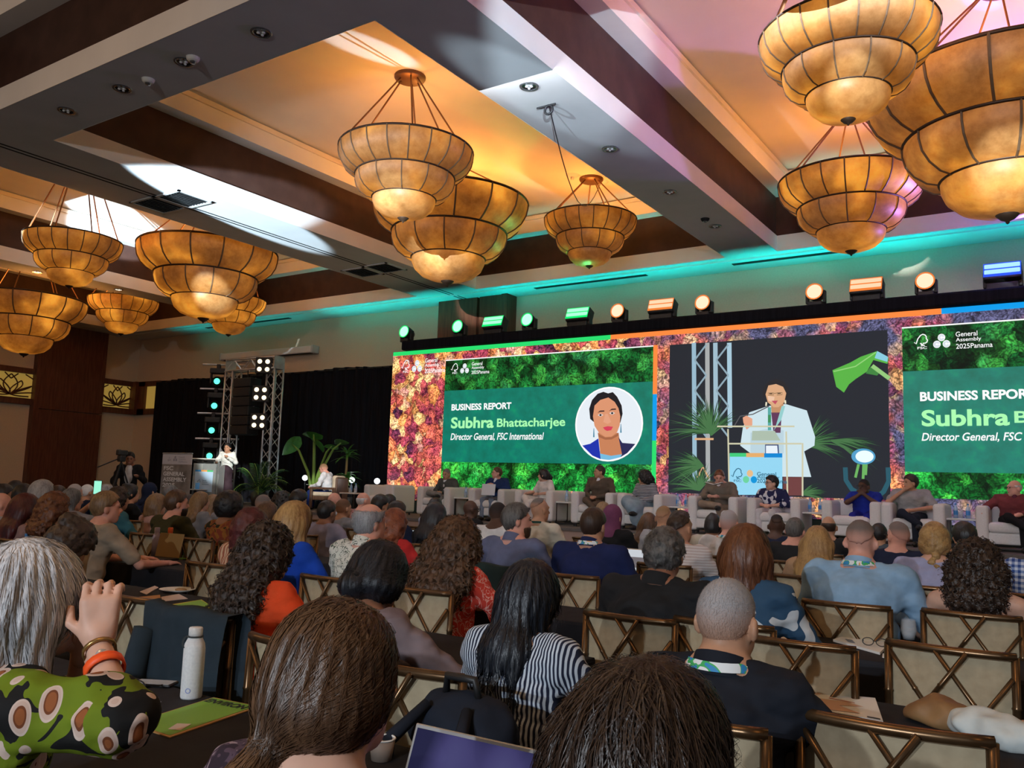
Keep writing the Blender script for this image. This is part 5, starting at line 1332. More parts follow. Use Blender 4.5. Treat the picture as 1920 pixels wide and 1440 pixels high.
PEOPLE = [
 # --- front of the picture
 dict(label='woman with chestnut hair gathered low at the back, dark floral top', px=645, py=1117, zc=1.37, res=NEAR, headscale=.92, hair='pony', hc='brown', hyaw=-.25, hairpar=dict(len=.40, wid=1.12, pz=-.085, strands=4200, slen=.16, swid=.0022, lift=.003, jit=.10, pull=(0, -.125, -.085), puff=.004, fine=.005, side=-.05), top=pattern('dark_floral', 'blobs', (.03, .02, .03), (.30, .22, .24), (.08, .05, .07), 40), tone='fair', lean=.05, group=None),
 dict(label='person with tousled dark brown hair sitting behind the laptop', px=1222, py=1221, zc=1.17, res=NEAR, headscale=.88, hair='bob', hc='dark_brown', hyaw=-.35, hpitch=-.1, hairpar=dict(len=.24, wid=1.12, puff=.012, strands=5200, slen=.14, swid=.0019, lift=.012, jit=.30, fine=.005), top=cloth('black_knit', (.014, .013, .014)), tone='tan', lean=.10),
 dict(label='woman with silver hair in a lime leaf-print blouse, hands clasped', px=72, py=1006, zc=1.95, res=.009, hair='bob', hc='silver', hyaw=-.1, hairpar=dict(len=.27, wid=1.16, puff=.010, strands=4200, slen=.17, swid=.0028, lift=.004, jit=.10, fine=.0055), top=pattern('leaf_blouse', 'leaves', (.14, .20, .012), (.012, .012, .012), None, 15), tone='fair', lean=.16, sleeve='elbow', build=1.12,
      arms=[(SW(150, 1330, 2.05), SW(158, 1208, 1.99)), (SW(224, 1350, 1.72), SW(183, 1207, 1.87))], hands=dict(L=dict(fwd=(.12, .0, 1), up=(-.8, .6, 0), curl=1.0, side=1, res=.005, s=1.05), R=dict(fwd=(-.12, .05, 1), up=(.75, -.65, 0), curl=1.0, side=-1, res=.005, s=1.05))),
 # --- row with the backpack chair
 dict(label='man with cropped grey hair and lanyard, black shirt', px=1366, py=1083, zc=2.53, res=NEAR, hair='buzz', hc='grey', hyaw=-.12, hairpar=dict(hairline=(.05, .06, .72), strands=3500, slen=.012, swid=.0011, lift=.003, jit=.6), top=cloth('black_shirt', (.013, .016, .024)), tone='tan', lanyard=LAN, collar=True, neckw=1.12, build=1.18, lean=.08),
 dict(label='woman in a blue striped shirt with long straight black hair', px=1000, py=1045, zc=3.0, res=NEAR, hair='long', hc='blue_black', hyaw=-.1, hairpar=dict(len=.60, wid=.80, strands=1800, slen=.2, swid=.0045, lift=.004, fine=.006, tip=.9, side=-.02), top=pattern('blue_stripes', 'stripes', (.55, .62, .70), (.02, .025, .05), None, 26), tone='tan', lean=.08, build=.98),
 dict(label='woman in a mauve cardigan with dark hair in a low bun, arm reaching out', px=716, py=1006, zc=3.43, res=.0105, hair='bun', hc='blue_black', hyaw=-.1, hpitch=-.25, hairpar=dict(by=-.12, bz=-.05, br=.062, wid=1.25, puff=.012, strands=1200, slen=.12, pull=(0, -.12, -.05), fine=.007), top=mauve, tone='brown', lean=.12, build=1.0,
      arms=[((-.25, .14, .80), (-.05, .40, .80)), ((.36, .18, .80), (.52, .34, .85))], hands=dict(L=None, R=dict(fwd=(.4, .8, .1), up=(-.3, .0, 1), curl=.8))),
 dict(label='woman in an orange top with long dark curly hair', px=508, py=976, zc=3.95, res=.011, hair='curly', hc='dark_brown', hyaw=-.1, hairpar=dict(len=.44, wid=1.12, puff=.012, amp=.012, strands=2200, slen=.10, swid=.006, lift=.010, jit=.7, fine=.007), top=orange, tone='tan', lean=.08, sleeve='mid', build=1.05),
 dict(label='woman bending over her notes, dark hair pinned up, white top and black strap', px=140, py=958, zc=4.75, res=.0125, hair='bun', hc='dark_brown', hyaw=-.1, hpitch=-.75, hairpar=dict(by=-.09, bz=.07, br=.065, wid=1.1, puff=.012, wavy=1.2, amp=.008), top=cloth('white_blouse', (.60, .50, .42)), tone='tan', lean=.26, sleeve='short',
      arms=[((-.24, .25, .79), (-.06, .52, .78)), ((.27, .30, .79), (.14, .56, .78))], hands=True),
 # --- next row
 dict(label='woman with big brown curls in a red floral blouse with black strap', px=860, py=966, zc=5.0, res=MID, hair='curly', hc='brown', hyaw=.0, hairpar=dict(len=.29, wid=1.35, puff=.036, amp=.012, strands=1800, slen=.10, swid=.007, lift=.012, jit=.6, fine=.009), top=pattern('red_floral', 'lines', (.62, .055, .035), (.75, .45, .38), None, 11), tone='tan', lean=.05, build=1.08),
 dict(label='man with black hair in a dark suit jacket', px=1247, py=984, zc=4.3, res=.0125, hair='short', hc='salt', hyaw=.12, hpitch=-.12, hairpar=dict(puff=.012, amp=.006, wavy=1.0, strands=500, slen=.04, swid=.005, fine=.009), top=charcoal, collar=True, tone='brown', lean=.10, build=1.42, neckw=1.12),
 dict(label='woman with an auburn bob in a blue and white abstract print dress', px=1402, py=979, zc=4.15, res=MID, hair='bob', hc='auburn', hyaw=-.1, hairpar=dict(len=.20, wid=1.22, puff=.012, strands=900, slen=.16, swid=.006, lift=.004, fine=.009), top=pattern('blue_abstract', 'blobs', (.03, .075, .14), (.55, .58, .60), (.03, .075, .14), 6), tone='fair', lean=.05, build=1.08),
 dict(label='man with curly grey hair and bald crown in a black and white palm-print shirt', px=698, py=940, zc=5.45, res=MID, hair='bald', hc='grey', hyaw=-.35, hairpar=dict(crown=.07, puff=.012, strands=900, slen=.04, swid=.006, jit=.9, lift=.01, fine=.009), top=pattern('palm_print', 'lines', (.60, .62, .56), (.02, .05, .04), None, 14), tone='pink', sleeve='short', build=1.15, collar=True),
 dict(label='woman with a straight blonde bob in a royal blue top', px=557, py=937, zc=5.65, res=MID, hair='bob', hc='blonde', hyaw=-.15, hairpar=dict(len=.25, wid=1.25, puff=.008, strands=900, slen=.18, swid=.007, lift=.003, fine=.009), top=rblue, tone='fair', build=1.0),
 dict(label='person with burgundy hair in a cream striped shirt', px=476, py=949, zc=6.0, res=MID, hair='bob', hc='burgundy', hyaw=-.1, hairpar=dict(len=.22, wid=1.2, puff=.012, wavy=1.4, amp=.006), top=pattern('cream_stripes', 'stripes', (.50, .36, .24), (.28, .09, .05), None, 9), tone='brown'),
 dict(label='man in a beige short-sleeved shirt with greying hair, profile to the stage', px=204, py=919, zc=6.75, res=MID, hair='short', hc='sandy', hyaw=-.45, hairpar=dict(puff=.006), top=beige, tone='pink', sleeve='short', face=True, build=1.1, lean=.12,
      arms=[((-.26, .15, .80), (.0, .45, .80)), ((.30, .22, .78), (.22, .55, .77))], hands=True),
 dict(label='woman with reddish brown curls beside the beige-shirted man', px=108, py=920, zc=7.1, res=FAR, hair='curly', hc='auburn', hyaw=-.3, hairpar=dict(len=.16, wid=1.2, puff=.02), top=black, tone='fair'),
 dict(label='woman with long dark auburn hair and bare shoulders', px=52, py=923, zc=7.4, res=FAR, hair='long', hc='burgundy', hyaw=-.3, hairpar=dict(len=.34, wid=1.2, puff=.012), top=cloth('dusty_pink', (.36, .22, .20)), tone='fair', sleeve='none'),
 # --- third row of chairs
 dict(label='man with short brown hair and beard in a blue-grey shirt, face turned aside', px=972, py=941, zc=6.35, res=MID, hair='short', hc='salt', hyaw=-.85, hairpar=dict(puff=.004, strands=400, slen=.03, swid=.006), top=bgrey, collar=True, tone='pink', face=True, build=1.25, beard='brown'),
 dict(label='man in a navy suit with a printed lanyard', px=1115, py=950, zc=6.25, res=MID, hair='short', hc='dark_brown', hyaw=-.1, hairpar=dict(puff=.002), top=navy2, collar=True, tone='tan', lanyard=LAN, build=1.35),
 dict(label='man with thinning hair in a light blue shirt and lanyard', px=1614, py=974, zc=5.05, res=MID, hair='short', hc='salt', hyaw=.02, hairpar=dict(puff=-.006, hairline=(.0, .07, .5), mat=buzzmat('salt', 'pink')), top=lblue, tone='pink', lanyard=LAN, collar=True, build=1.45, neckw=1.15, lean=.12),
 dict(label='woman with dark curly hair in a one-shoulder black top', px=1830, py=1008, zc=4.75, res=MID, hair='curly', hc='dark_brown', hyaw=.0, hairpar=dict(len=.15, wid=1.15, puff=.028, amp=.014, strands=1500, slen=.06, swid=.006, lift=.018, jit=1.2, fine=.009), top=cloth('black_one_shoulder', (.012, .012, .013)), tone='fair', lanyard=LAN, sleeve='none', build=1.2,
      cut=lambda X, Y, q: (q - .55) * .20 + (X - .02) * .14),
 dict(label='woman with long wavy red hair in a red top', px=743, py=951, zc=7.2, res=MID, hair='long', hc='red', hyaw=-.2, hairpar=dict(len=.36, wid=1.15, wavy=1.4, amp=.006, puff=.01), top=red, tone='fair'),
 dict(label='woman with short dark afro hair in a rust patterned top', px=434, py=918, zc=8.0, res=FAR, hair='afro', hc='black', hyaw=-.3, hairpar=dict(puff=.03, amp=.006), top=pattern('rust_print', 'blobs', (.18, .04, .02), (.02, .02, .012), (.25, .10, .02), 14), tone='brown'),
 dict(label='man in a dark olive jacket with greying brown hair and beard', px=335, py=917, zc=8.3, res=MID, hair='short', hc='brown', hyaw=-.4, hairpar=dict(puff=.006), top=olive, tone='pink', face=True, build=1.3, beard='dark_brown', collar=False),
 dict(label='person with a puffy grey bob near the wood column', px=83, py=898, zc=9.6, res=FAR, hair='bob', hc='grey', hyaw=-.3, hairpar=dict(len=.15, wid=1.25, puff=.025), top=lgrey, tone='fair'),
 # --- further rows
 dict(label='woman with long straight black hair to the waist, black top', px=819, py=940, zc=8.0, res=MID, hair='long', hc='blue_black', hyaw=-.1, hairpar=dict(len=.62, wid=1.15, tip=1.1, puff=.004), top=black, tone='brown'),
 dict(label='woman with blonde hair hanging loose in a beige jacket', px=1533, py=984, zc=6.5, res=MID, hair='long', hc='blonde', hyaw=.1, hairpar=dict(len=.30, wid=1.2, strands=500, slen=.18, swid=.008, lift=.003), top=tan, tone='fair'),
 dict(label='woman with a long blonde braid in a lavender blouse', px=1752, py=977, zc=6.1, res=MID, hair='braid', hc='blonde', hyaw=.0, hairpar=dict(len=.46, wid=1.05, puff=.006, side=.05, wavy=1.5, amp=.004, fine=.008), top=lav, tone='fair', build=1.25),
 dict(label='man with glasses and thinning brown hair in a dark blue jacket', px=1682, py=977, zc=7.3, res=MID, hair='short', hc='salt', hyaw=.75, hairpar=dict(puff=-.004, hairline=(.01, .07, .6), mat=buzzmat('salt', 'pink')), top=navy, tone='pink', glasses=True, face=True, build=1.25),
 dict(label='woman with a short blonde crop in a pale pink top', px=297, py=924, zc=10.0, res=FAR, hair='bob', hc='sandy', hyaw=-.3, hairpar=dict(len=.15, wid=1.15, puff=.01), top=pink, tone='fair'),
 dict(label='man with short dark hair in a lavender grey shirt', px=616, py=937, zc=9.2, res=FAR, hair='short', hc='black', hyaw=-.1, hairpar=dict(puff=.004), top=cloth('lavender_grey', (.25, .23, .30)), tone='brown', build=1.25),
 dict(label='man with cropped brown hair in a grey shirt', px=646, py=935, zc=10.6, res=FAR, hair='buzz', hc='brown', hyaw=-.2, top=greyc, tone='tan', build=1.15),
 dict(label='man with black hair in a white shirt', px=936, py=941, zc=8.9, res=FAR, hair='buzz', hc='black', hyaw=-.2, top=white, tone='dark', build=1.25),
 dict(label='man with a bald spot in a cream shirt and dark lanyard', px=1014, py=933, zc=8.7, res=MID, hair='short', hc='salt', hyaw=-.4, hairpar=dict(puff=-.006, hairline=(-.03, .085, .45), mat=buzzmat('salt', 'tan')), top=cream, tone='tan', build=1.35, lanyard=cloth('dark_green_band', (.02, .06, .05))),
 dict(label='bald man with dark skin and glasses in black', px=884, py=935, zc=11.0, res=FAR, hair='none', hyaw=-.6, top=black, tone='dark', glasses=True),
 dict(label='woman in a plum headscarf and black jacket with lanyard', px=1150, py=945, zc=8.6, res=MID, hair='hijab', hairpar=dict(mat=cloth('plum_scarf', (.16, .05, .11))), hyaw=-.1, top=black, tone='tan', lanyard=LAN, build=1.2),
 dict(label='person with light brown hair behind the plum headscarf', px=1132, py=940, zc=10.2, res=FAR, hair='short', hc='sandy', top=greyc, tone='fair'),
 dict(label='woman with long brown hair in a cream jacket', px=1217, py=960, zc=9.0, res=MID, hair='long', hc='brown', hyaw=.1, hairpar=dict(len=.40, wid=1.1, side=-.06), top=cream, tone='fair', build=1.2),
 dict(label='balding man with light brown hair beside the woman in the cream jacket', px=1246, py=948, zc=8.6, res=FAR, hair='buzz', hc='sandy', hairpar=dict(hairline=(.0, .08, .5)), top=lgrey, tone='tan'),
 dict(label='man with wavy dark hair thinning on top, white striped shirt', px=1278, py=956, zc=6.6, res=MID, hair='short', hc='dark_brown', hyaw=-.3, hairpar=dict(puff=.006, wavy=1.0, amp=.006, hairline=(.0, .075, .5)), top=pattern('white_fine_stripes', 'hstripes', (.62, .60, .60), (.50, .44, .42), None, 14), tone='tan', build=1.25),
 dict(label='person with a small black topknot in a cream shirt', px=1338, py=962, zc=9.6, res=FAR, hair='bun', hc='black', hairpar=dict(by=-.05, bz=.12, br=.03), top=cream, tone='brown', build=1.15),
 dict(label='man with short grey hair in a white shirt and lanyard', px=1368, py=956, zc=7.9, res=MID, hair='buzz', hc='grey', hyaw=-.1, top=white, tone='pink', lanyard=LAN, build=1.3),
 dict(label='man with a bald crown in a dark navy jacket', px=1456, py=964, zc=9.3, res=FAR, hair='buzz', hc='black', hairpar=dict(hairline=(-.02, .085, .45)), top=navy, tone='dark', hyaw=.35, build=1.15),
 dict(label='man with grey-brown hair in a dark suit behind the auburn bob', px=1491, py=969, zc=8.4, res=FAR, hair='short', hc='salt', top=charcoal, tone='pink', build=1.15),
 dict(label='balding man in dark grey beside the loose blonde hair', px=1553, py=967, zc=9.4, res=FAR, hair='bald', hc='dark_brown', top=charcoal, tone='tan', hyaw=.3),
 dict(label='person with dark hair low between two balding men', px=1648, py=980, zc=9.6, res=FAR, hair='short', hc='black', top=cloth('slate', (.05, .07, .09)), tone='tan'),
 dict(label='man with smooth black hair in a dark jacket', px=1806, py=976, zc=7.7, res=FAR, hair='short', hc='black', hyaw=.5, hairpar=dict(puff=.012), top=black, tone='tan', build=1.25),
 dict(label='man in a blue plaid shirt raising his forearm', px=1962, py=985, zc=6.2, res=MID, hair='short', hc='black', top=pattern('blue_plaid', 'plaid', (.55, .62, .75), (.03, .07, .25), (.20, .28, .50), 9), tone='tan', build=1.3),
 # --- farthest heads
 dict(label='woman with dark blonde hair, first of two by the olive jacket', px=379, py=920, zc=10.8, res=FAR, hair='long', hc='sandy', hairpar=dict(len=.28), top=greyc, tone='fair', hyaw=-.3),
 dict(label='woman with light brown straight hair in a grey top', px=403, py=926, zc=9.6, res=FAR, hair='long', hc='sandy', hairpar=dict(len=.30), top=greyc, tone='fair', hyaw=-.3),
 dict(label='man with shaved greying head', px=496, py=927, zc=10.6, res=FAR, hair='buzz', hc='dark_grey', top=black, tone='tan', hyaw=-.2),
 dict(label='person with brown hair beside the burgundy hair', px=505, py=939, zc=8.6, res=FAR, hair='bob', hc='brown', hairpar=dict(len=.16), top=black, tone='tan', hyaw=-.2),
 dict(label='person with dark curly hair behind the blonde bob', px=532, py=919, zc=9.4, res=FAR, hair='curly', hc='black', hairpar=dict(len=.14, puff=.02), top=black, tone='brown'),
 dict(label='person with smooth dark hair below the seated speaker on stage', px=563, py=916, zc=10.6, res=FAR, hair='short', hc='black', hairpar=dict(puff=.015), top=navy, tone='tan'),
 dict(label='bald man with pinkish scalp', px=629, py=921, zc=11.6, res=FAR, hair='none', top=lgrey, tone='pink', hyaw=-.2),
 dict(label='bald man with white fringe in a pink shirt', px=683, py=923, zc=12.0, res=FAR, hair='bald', hc='silver', top=cloth('salmon', (.34, .16, .15)), tone='pink', hyaw=-.4, build=1.2),
 dict(label='person with dark brown hair in front of the white sofa', px=716, py=926, zc=11.2, res=FAR, hair='short', hc='black', hairpar=dict(puff=.02), top=black, tone='tan', hyaw=-.4),
 dict(label='person with black hair half behind the dark brown hair at the white sofa', px=732, py=926, zc=12.2, res=FAR, hair='short', hc='black', hairpar=dict(puff=.01), top=black, tone='tan', hyaw=-.2),
 dict(label='person with black hair next to the wavy red hair', px=747, py=938, zc=9.6, res=FAR, hair='short', hc='black', hairpar=dict(puff=.01), top=navy, tone='tan', hyaw=-.2),
 dict(label='person with black hair above the waist-long black hair', px=818, py=932, zc=12.0, res=FAR, hair='bun', hc='black', top=lav, tone='tan'),
 dict(label='person with dark hair at the far side of the hall', px=10, py=906, zc=10.6, res=FAR, hair='short', hc='black', hairpar=dict(puff=.02), top=black, tone='tan', hyaw=-.3),
 dict(label='bald man in a lavender shirt behind the auburn hair', px=6, py=919, zc=8.4, res=FAR, hair='none', top=lgrey, tone='pink', hyaw=-.3),
 dict(label='person with dark hair just below the wood column', px=32, py=900, zc=12.4, res=FAR, hair='short', hc='black', hairpar=dict(puff=.015), top=black, tone='tan'),
 dict(label='person with dark green-grey hair beside the puffy grey bob', px=47, py=905, zc=11.2, res=FAR, hair='bob', hc='black', top=black, tone='tan'),
 dict(label='person with dark brown hair next to the puffy grey bob', px=112, py=909, zc=10.8, res=FAR, hair='bob', hc='dark_brown', top=black, tone='tan', hyaw=-.2),
 dict(label='person with pale grey hair at the foot of the wood column', px=143, py=907, zc=11.8, res=FAR, hair='buzz', hc='grey', top=navy, tone='fair'),
 dict(label='woman with grey-brown hair holding up a phone', px=138, py=914, zc=9.4, res=MID, hair='bob', hc='dark_grey', hairpar=dict(len=.22), top=greyc, tone='fair', hyaw=-.2, sleeve='short',
      arms=[((-.26, .22, .98), (.02, .36, 1.26)), ((.30, .20, .98), (.14, .36, 1.26))]),
 dict(label='person in dark blue with a white cap', px=166, py=908, zc=11.4, res=FAR, hair='buzz', hc='grey', hairpar=dict(mat=cloth('white_cap', (.7, .7, .7))), top=navy, tone='tan'),
 dict(label='person with grey hair behind the beige-shirted man', px=202, py=907, zc=11.4, res=FAR, hair='short', hc='grey', top=teal, tone='fair'),
 dict(label='woman with brown curly hair in a teal top', px=226, py=911, zc=9.8, res=FAR, hair='curly', hc='dark_brown', hairpar=dict(len=.15, puff=.015), top=teal, tone='tan', hyaw=-.3),
 dict(label='woman with black hair pinned high', px=248, py=906, zc=11.2, res=FAR, hair='bun', hc='black', hairpar=dict(by=-.08, bz=.09, br=.05), top=black, tone='tan', hyaw=-.4),
 dict(label='person in a hooded navy top', px=283, py=904, zc=11.8, res=FAR, hair='hijab', hairpar=dict(mat=navy), top=cloth('navy_hood', (.012, .02, .06)), tone='tan', build=1.2),
 dict(label='person with ash grey hair in front of the roll-up banner', px=322, py=909, zc=11.6, res=FAR, hair='short', hc='dark_grey', hairpar=dict(puff=.01), top=greyc, tone='fair'),
 dict(label='person with dark hair in a white blouse beside the olive jacket', px=356, py=926, zc=9.2, res=FAR, hair='short', hc='dark_brown', top=cloth('white_lilac', (.50, .50, .60)), tone='tan', hyaw=-.5),
]
INFO = []
ROWY = [r[0] - .47 for r in TROWS] + [12.1]
OCC = [[] for _ in ROWY]
GREYW = None
for d in PEOPLE:
    d = dict(d); d.setdefault('group', GA); lb = d.pop('label')
    if d['zc'] > 5.5:
        # seat the person in the nearest row of tables that still has room
        lean = d.get('lean', .06); best = None
        for q, ry in enumerate(ROWY):
            dd = ray(d['px'], d['py']); zc = (ry + lean + .035) / dd[1]; x = dd[0] * zc
            if zc < 0 or min([9] + [abs(x - o) for o in OCC[q]]) < .42: continue
            cost = abs(math.log(zc / d['zc'])) + (.5 if zc < d['zc'] * .9 else 0)
            if best is None or cost < best[0]: best = (cost, q, zc, x)
        if best: d['headscale'] = min(1.12, max(.88, best[2] / d['zc'])); d['zc'] = best[2]; OCC[best[1]].append(best[3])
    else:
        P_ = at(d['px'], d['py'], d['zc']); q = min(range(len(ROWY)), key=lambda i: abs(ROWY[i] + .1 - P_[1])); OCC[q].append(P_[0])
    t, inf = person(lb, **d); INFO.append((lb, d, t, inf))
    short = ' '.join(lb.replace(',', '').split()[:10])
    if 'striped shirt with long' in lb: continue
    chair(inf['org'][0], inf['org'][1] - .02, 0, 'bronze lattice chair used by the ' + short.removesuffix(' in').removesuffix(' a').removesuffix(' and').removesuffix(' with'))
# empty chairs seen between the tables
def free_chair(pxl, pxr, label, rz=0.0, z=BZ1):
    a, b = onZ(*pxl, z), onZ(*pxr, z); c = (a + b) / 2
    chair(c[0], c[1] - BY, rz, label)
free_chair((1492, 1335), (1850, 1390), 'empty bronze lattice chair with a blue strap, before the tan pouch', .05)
free_chair((1672, 1203), (1910, 1235), 'empty bronze lattice chair beside the open notebook and glasses', -.05)
free_chair((1425, 1197), (1560, 1214), 'empty bronze lattice chair next to the man with cropped grey hair', 0)
free_chair((205, 1110), (300, 1135), 'empty bronze lattice chair beside the raised hands of the silver-haired woman', 0)
a_ = onZ(857, 1272, BZ1); chair(a_[0] - BW + .01, a_[1] - BY, .03, 'bronze lattice chair with the dark backpack hung on it')
# ------------------------------------------------------------------ stage furniture and plants
def zY(px, py, Y): P = onY(px, py, Y); return float((P - EYE) @ FW)
m_bouc = noisy('white_armchair_fabric', (0.62, 0.61, 0.60), (0.68, 0.67, 0.66), 60, 0.85, 0.08, spec=0.2)
def tub(name, x, y, rz, label, w=.9, d=.78, arm=.655, group='white tub armchairs on the stage'):
    """origin on the stage floor, facing local +Y"""
    t = thing(name, label, 'armchair' if w < 1.2 else 'sofa', (x, y, STZ), rz, group if w < 1.2 else None)
    hw, hd = w / 2, d / 2
    part('base', rbox(-hw + .15, hw - .15, -hd + .05, hd - .03, .10, .27, .03), m_bouc, t)
    part('seat_cushion', rbox(-hw + .16, hw - .16, -hd + .12, hd, .26, .42, .06, 3), m_bouc, t)
    for s in (-1, 1): part('arm', rbox(s * (hw - .085) - .085, s * (hw - .085) + .085, -hd, hd - .01, .06, arm, .05, 3), m_bouc, t)
    part('backrest', rbox(-hw + .02, hw - .02, -hd, -hd + .19, .06, arm + .01, .06, 3), m_bouc, t)
    for sx in (-1, 1):
        for sy in (-1, 1): part('leg', tube([(sx * (hw - .09), sy * (hd - .09), 0), (sx * (hw - .09), sy * (hd - .09), .10)], .022, 8), m_black, t)
CXS = [-13.25, -11.68, -10.30, -9.15, -7.85, -6.87, -5.48, -4.43, -3.20, -2.30, -1.0]
WHO = ['standing empty beside the plants', 'under the bald man in the grey suit', 'under the man in the navy blazer', 'under the woman in the white dress', 'under the man in the brown suit', 'under the woman in the striped cardigan',
       'under the man reading a book', 'under the person in the navy and white print top', 'under the man dressed in blue', 'under the man in the grey short-sleeved shirt', 'under the man in the maroon blazer']
for i, x in enumerate(CXS): tub('tub_armchair', x, 14.75, PI, 'white fabric tub armchair ' + WHO[i])
m_top = mat('white_table_top', (.62, .62, .6), .35); m_glass = mat('clear_glass', (.80, .85, .90), .04, alpha=.22, spec=1.0); m_blue = mat('blue_label', (.04, .22, .55), .4)
m_water = mat('bottle_plastic', (.40, .62, .90), .08, alpha=.55, spec=.8)
def bottle(name, x, y, z, label, h=.22, group=None, cap=m_blue, body=None):
    t = thing(name, label, 'bottle', (x, y, z), 0, group); r = .032
    part('body', lathe([(0, 0), (r, 0), (r, h * .62), (r * .9, h * .70), (.013, h * .86), (.013, h * .93)], 14), body or m_water, t, True)
    part('label', lathe([(r + .001, h * .22), (r + .001, h * .52)], 14), m_blue, t, True)
    part('cap', lathe([(.015, h * .91), (.015, h), (0, h)], 12), cap, t, True)
def tumbler(x, y, z, label, group=None):
    t = thing('water_glass', label, 'glass', (x, y, z), 0, group)
    part('bowl', lathe([(0, .004), (.03, .004), (.036, .11), (.034, .11), (.028, .01), (0, .01)], 14), m_glass, t, True)
    part('water', lathe([(0, .012), (.027, .012), (.030, .06), (0, .06)], 12), m_glass, t, True)
def side_table(x, y, n, where, h=.45):
    t = thing('side_table', 'black-framed side table with white top ' + where, 'table', (x, y, STZ), 0, 'side tables between the stage chairs')
    part('tabletop', rbox(-.24, .24, -.24, .24, h - .03, h, .01), m_top, t)
    for sx in (-1, 1):
        for sy in (-1, 1): part('leg', box(sx * .21 - .015, sx * .21 + .015, sy * .21 - .015, sy * .21 + .015, 0, h - .03), m_black, t)
    part('lower_frame', join(box(-.21, .21, -.22, -.20, .02, .05), box(-.21, .21, .20, .22, .02, .05)), m_black, t)
    for q in range(n):
        bottle('water_bottle', x - .10 + .17 * q, y - .02 * q, STZ + h, 'blue-labelled water bottle on the side table ' + where, group='water bottles on the stage tables')
        tumbler(x - .02 + .17 * q, y - .12, STZ + h, 'clear water glass on the side table ' + where, 'water glasses on the stage tables')
for x, w_ in ((-14.35, 'next to the wooden armchair'), (-10.98, 'between grey suit and navy blazer'), (-8.5, 'between white dress and brown suit'), (-6.17, 'between striped cardigan and book reader'), (-3.82, 'between print top and blue clothes'), (-1.65, 'between grey shirt and maroon blazer')):
    side_table(x, 14.75, 2, w_)

# wooden armchair of the man in the white shirt
mw = noisy('walnut', (.06, .03, .018), (.11, .055, .03), 5, .45, .05, stretch=(1, 8, 1)); m_cush = cloth('cream_cushion', (.52, .44, .33))
def wood_chair(x, y, rz):
    t = thing('wooden_armchair', 'dark wooden armchair with cream cushions under the man in the white shirt', 'armchair', (x, y, STZ), rz)
    part('seat_cushion', rbox(-.28, .28, -.26, .30, .34, .44, .04, 3), m_cush, t)
    part('back_cushion', rbox(-.26, .26, -.36, -.22, .44, .84, .05, 3), m_cush, t)
    for s in (-1, 1):
        part('arm', rbox(s * .33 - .035, s * .33 + .035, -.36, .30, .50, .55, .02), mw, t); part('arm_post', rbox(s * .33 - .03, s * .33 + .03, .22, .29, .06, .52, .015), mw, t); part('arm_post', rbox(s * .33 - .03, s * .33 + .03, -.36, -.28, .06, .52, .015), mw, t)
        for sy in (-.3, .3): part('leg', rbox(s * .33 - .03, s * .33 + .03, sy - .03, sy + .03, 0, .08, .01), mw, t)
    part('back_frame', rbox(-.34, .34, -.40, -.34, .1, .80, .03), mw, t)
    part('seat_frame', rbox(-.31, .31, -.32, .31, .24, .34, .02), mw, t)

# clear lectern
def lectern(x, y, rz):
    t = thing('acrylic_lectern', 'clear acrylic lectern with a pale blue sign in front of the speaker', 'lectern', (x, y, STZ), rz)
    ac = mat('acrylic', (.62, .70, .68), .06, alpha=.24, spec=.9)
    part('base_plate', rbox(-.36, .36, -.25, .25, 0, .03, .01), ac, t)
    part('front_panel', box(-.33, .33, .19, .20, .03, 1.05), ac, t)
    for s in (-1, 1): part('side_panel', box(s * .33 - .006, s * .33 + .006, -.2, .19, .03, 1.05), ac, t)
    part('reading_top', xf(box(-.42, .42, -.22, .24, -.008, .008), Matrix.Translation((0, 0, 1.12)) @ Matrix.Rotation(.22, 4, 'X')), ac, t)
    part('top_lip', tube([(-.42, .24, 1.17), (.42, .24, 1.17)], .014, 6), mat('acrylic_edge', (.75, .8, .75), .2), t)
    part('sign', box(-.26, .26, .202, .208, .32, .88), mat('pale_blue_sign', (.42, .62, .80), .5), t)
    for i, c in enumerate(((.06, .5, .16), (.85, .4, .1), (.02, .25, .6))): part('sign_bar', box(-.26 + .1733 * i, -.26 + .1733 * (i + 1), .2085, .2095, .84, .88), mat('sign_bar_%d' % i, c, .5), t)
    dk = mat('sign_print', (.06, .16, .26), .6)
    for i, s in enumerate(('General', 'Assembly', '2025Panama')):
        v_, f_ = text_fit(s, -.02, .10 + .04 * i, .60 - .05 * i, .635 - .05 * i, 0, bold=.01)
        part('sign_text', ([(-q[0] + .02, .2095, q[2]) for q in v_], [tuple(reversed(q)) for q in f_]), dk, t)
    part('sign_mark', tube([(.20, .21, .56), (.18, .21, .53), (.16, .21, .60), (.12, .21, .64), (.09, .21, .57), (.12, .21, .56)], .006, 5), dk, t)
    part('microphone', tube([(.05, .1, 1.16), (.08, .05, 1.30), (.06, -.06, 1.36)], .008, 5), m_black, t)
    part('paper', xf(box(-.15, .12, -.12, .1, .010, .014), Matrix.Translation((0, 0, 1.12)) @ Matrix.Rotation(.22, 4, 'X')), mat('paper_white', (.75, .75, .72), .7), t)
    return t
lp_ = onY(390, 905, 14.3); lectern(lp_[0], 14.3, PI + .35)

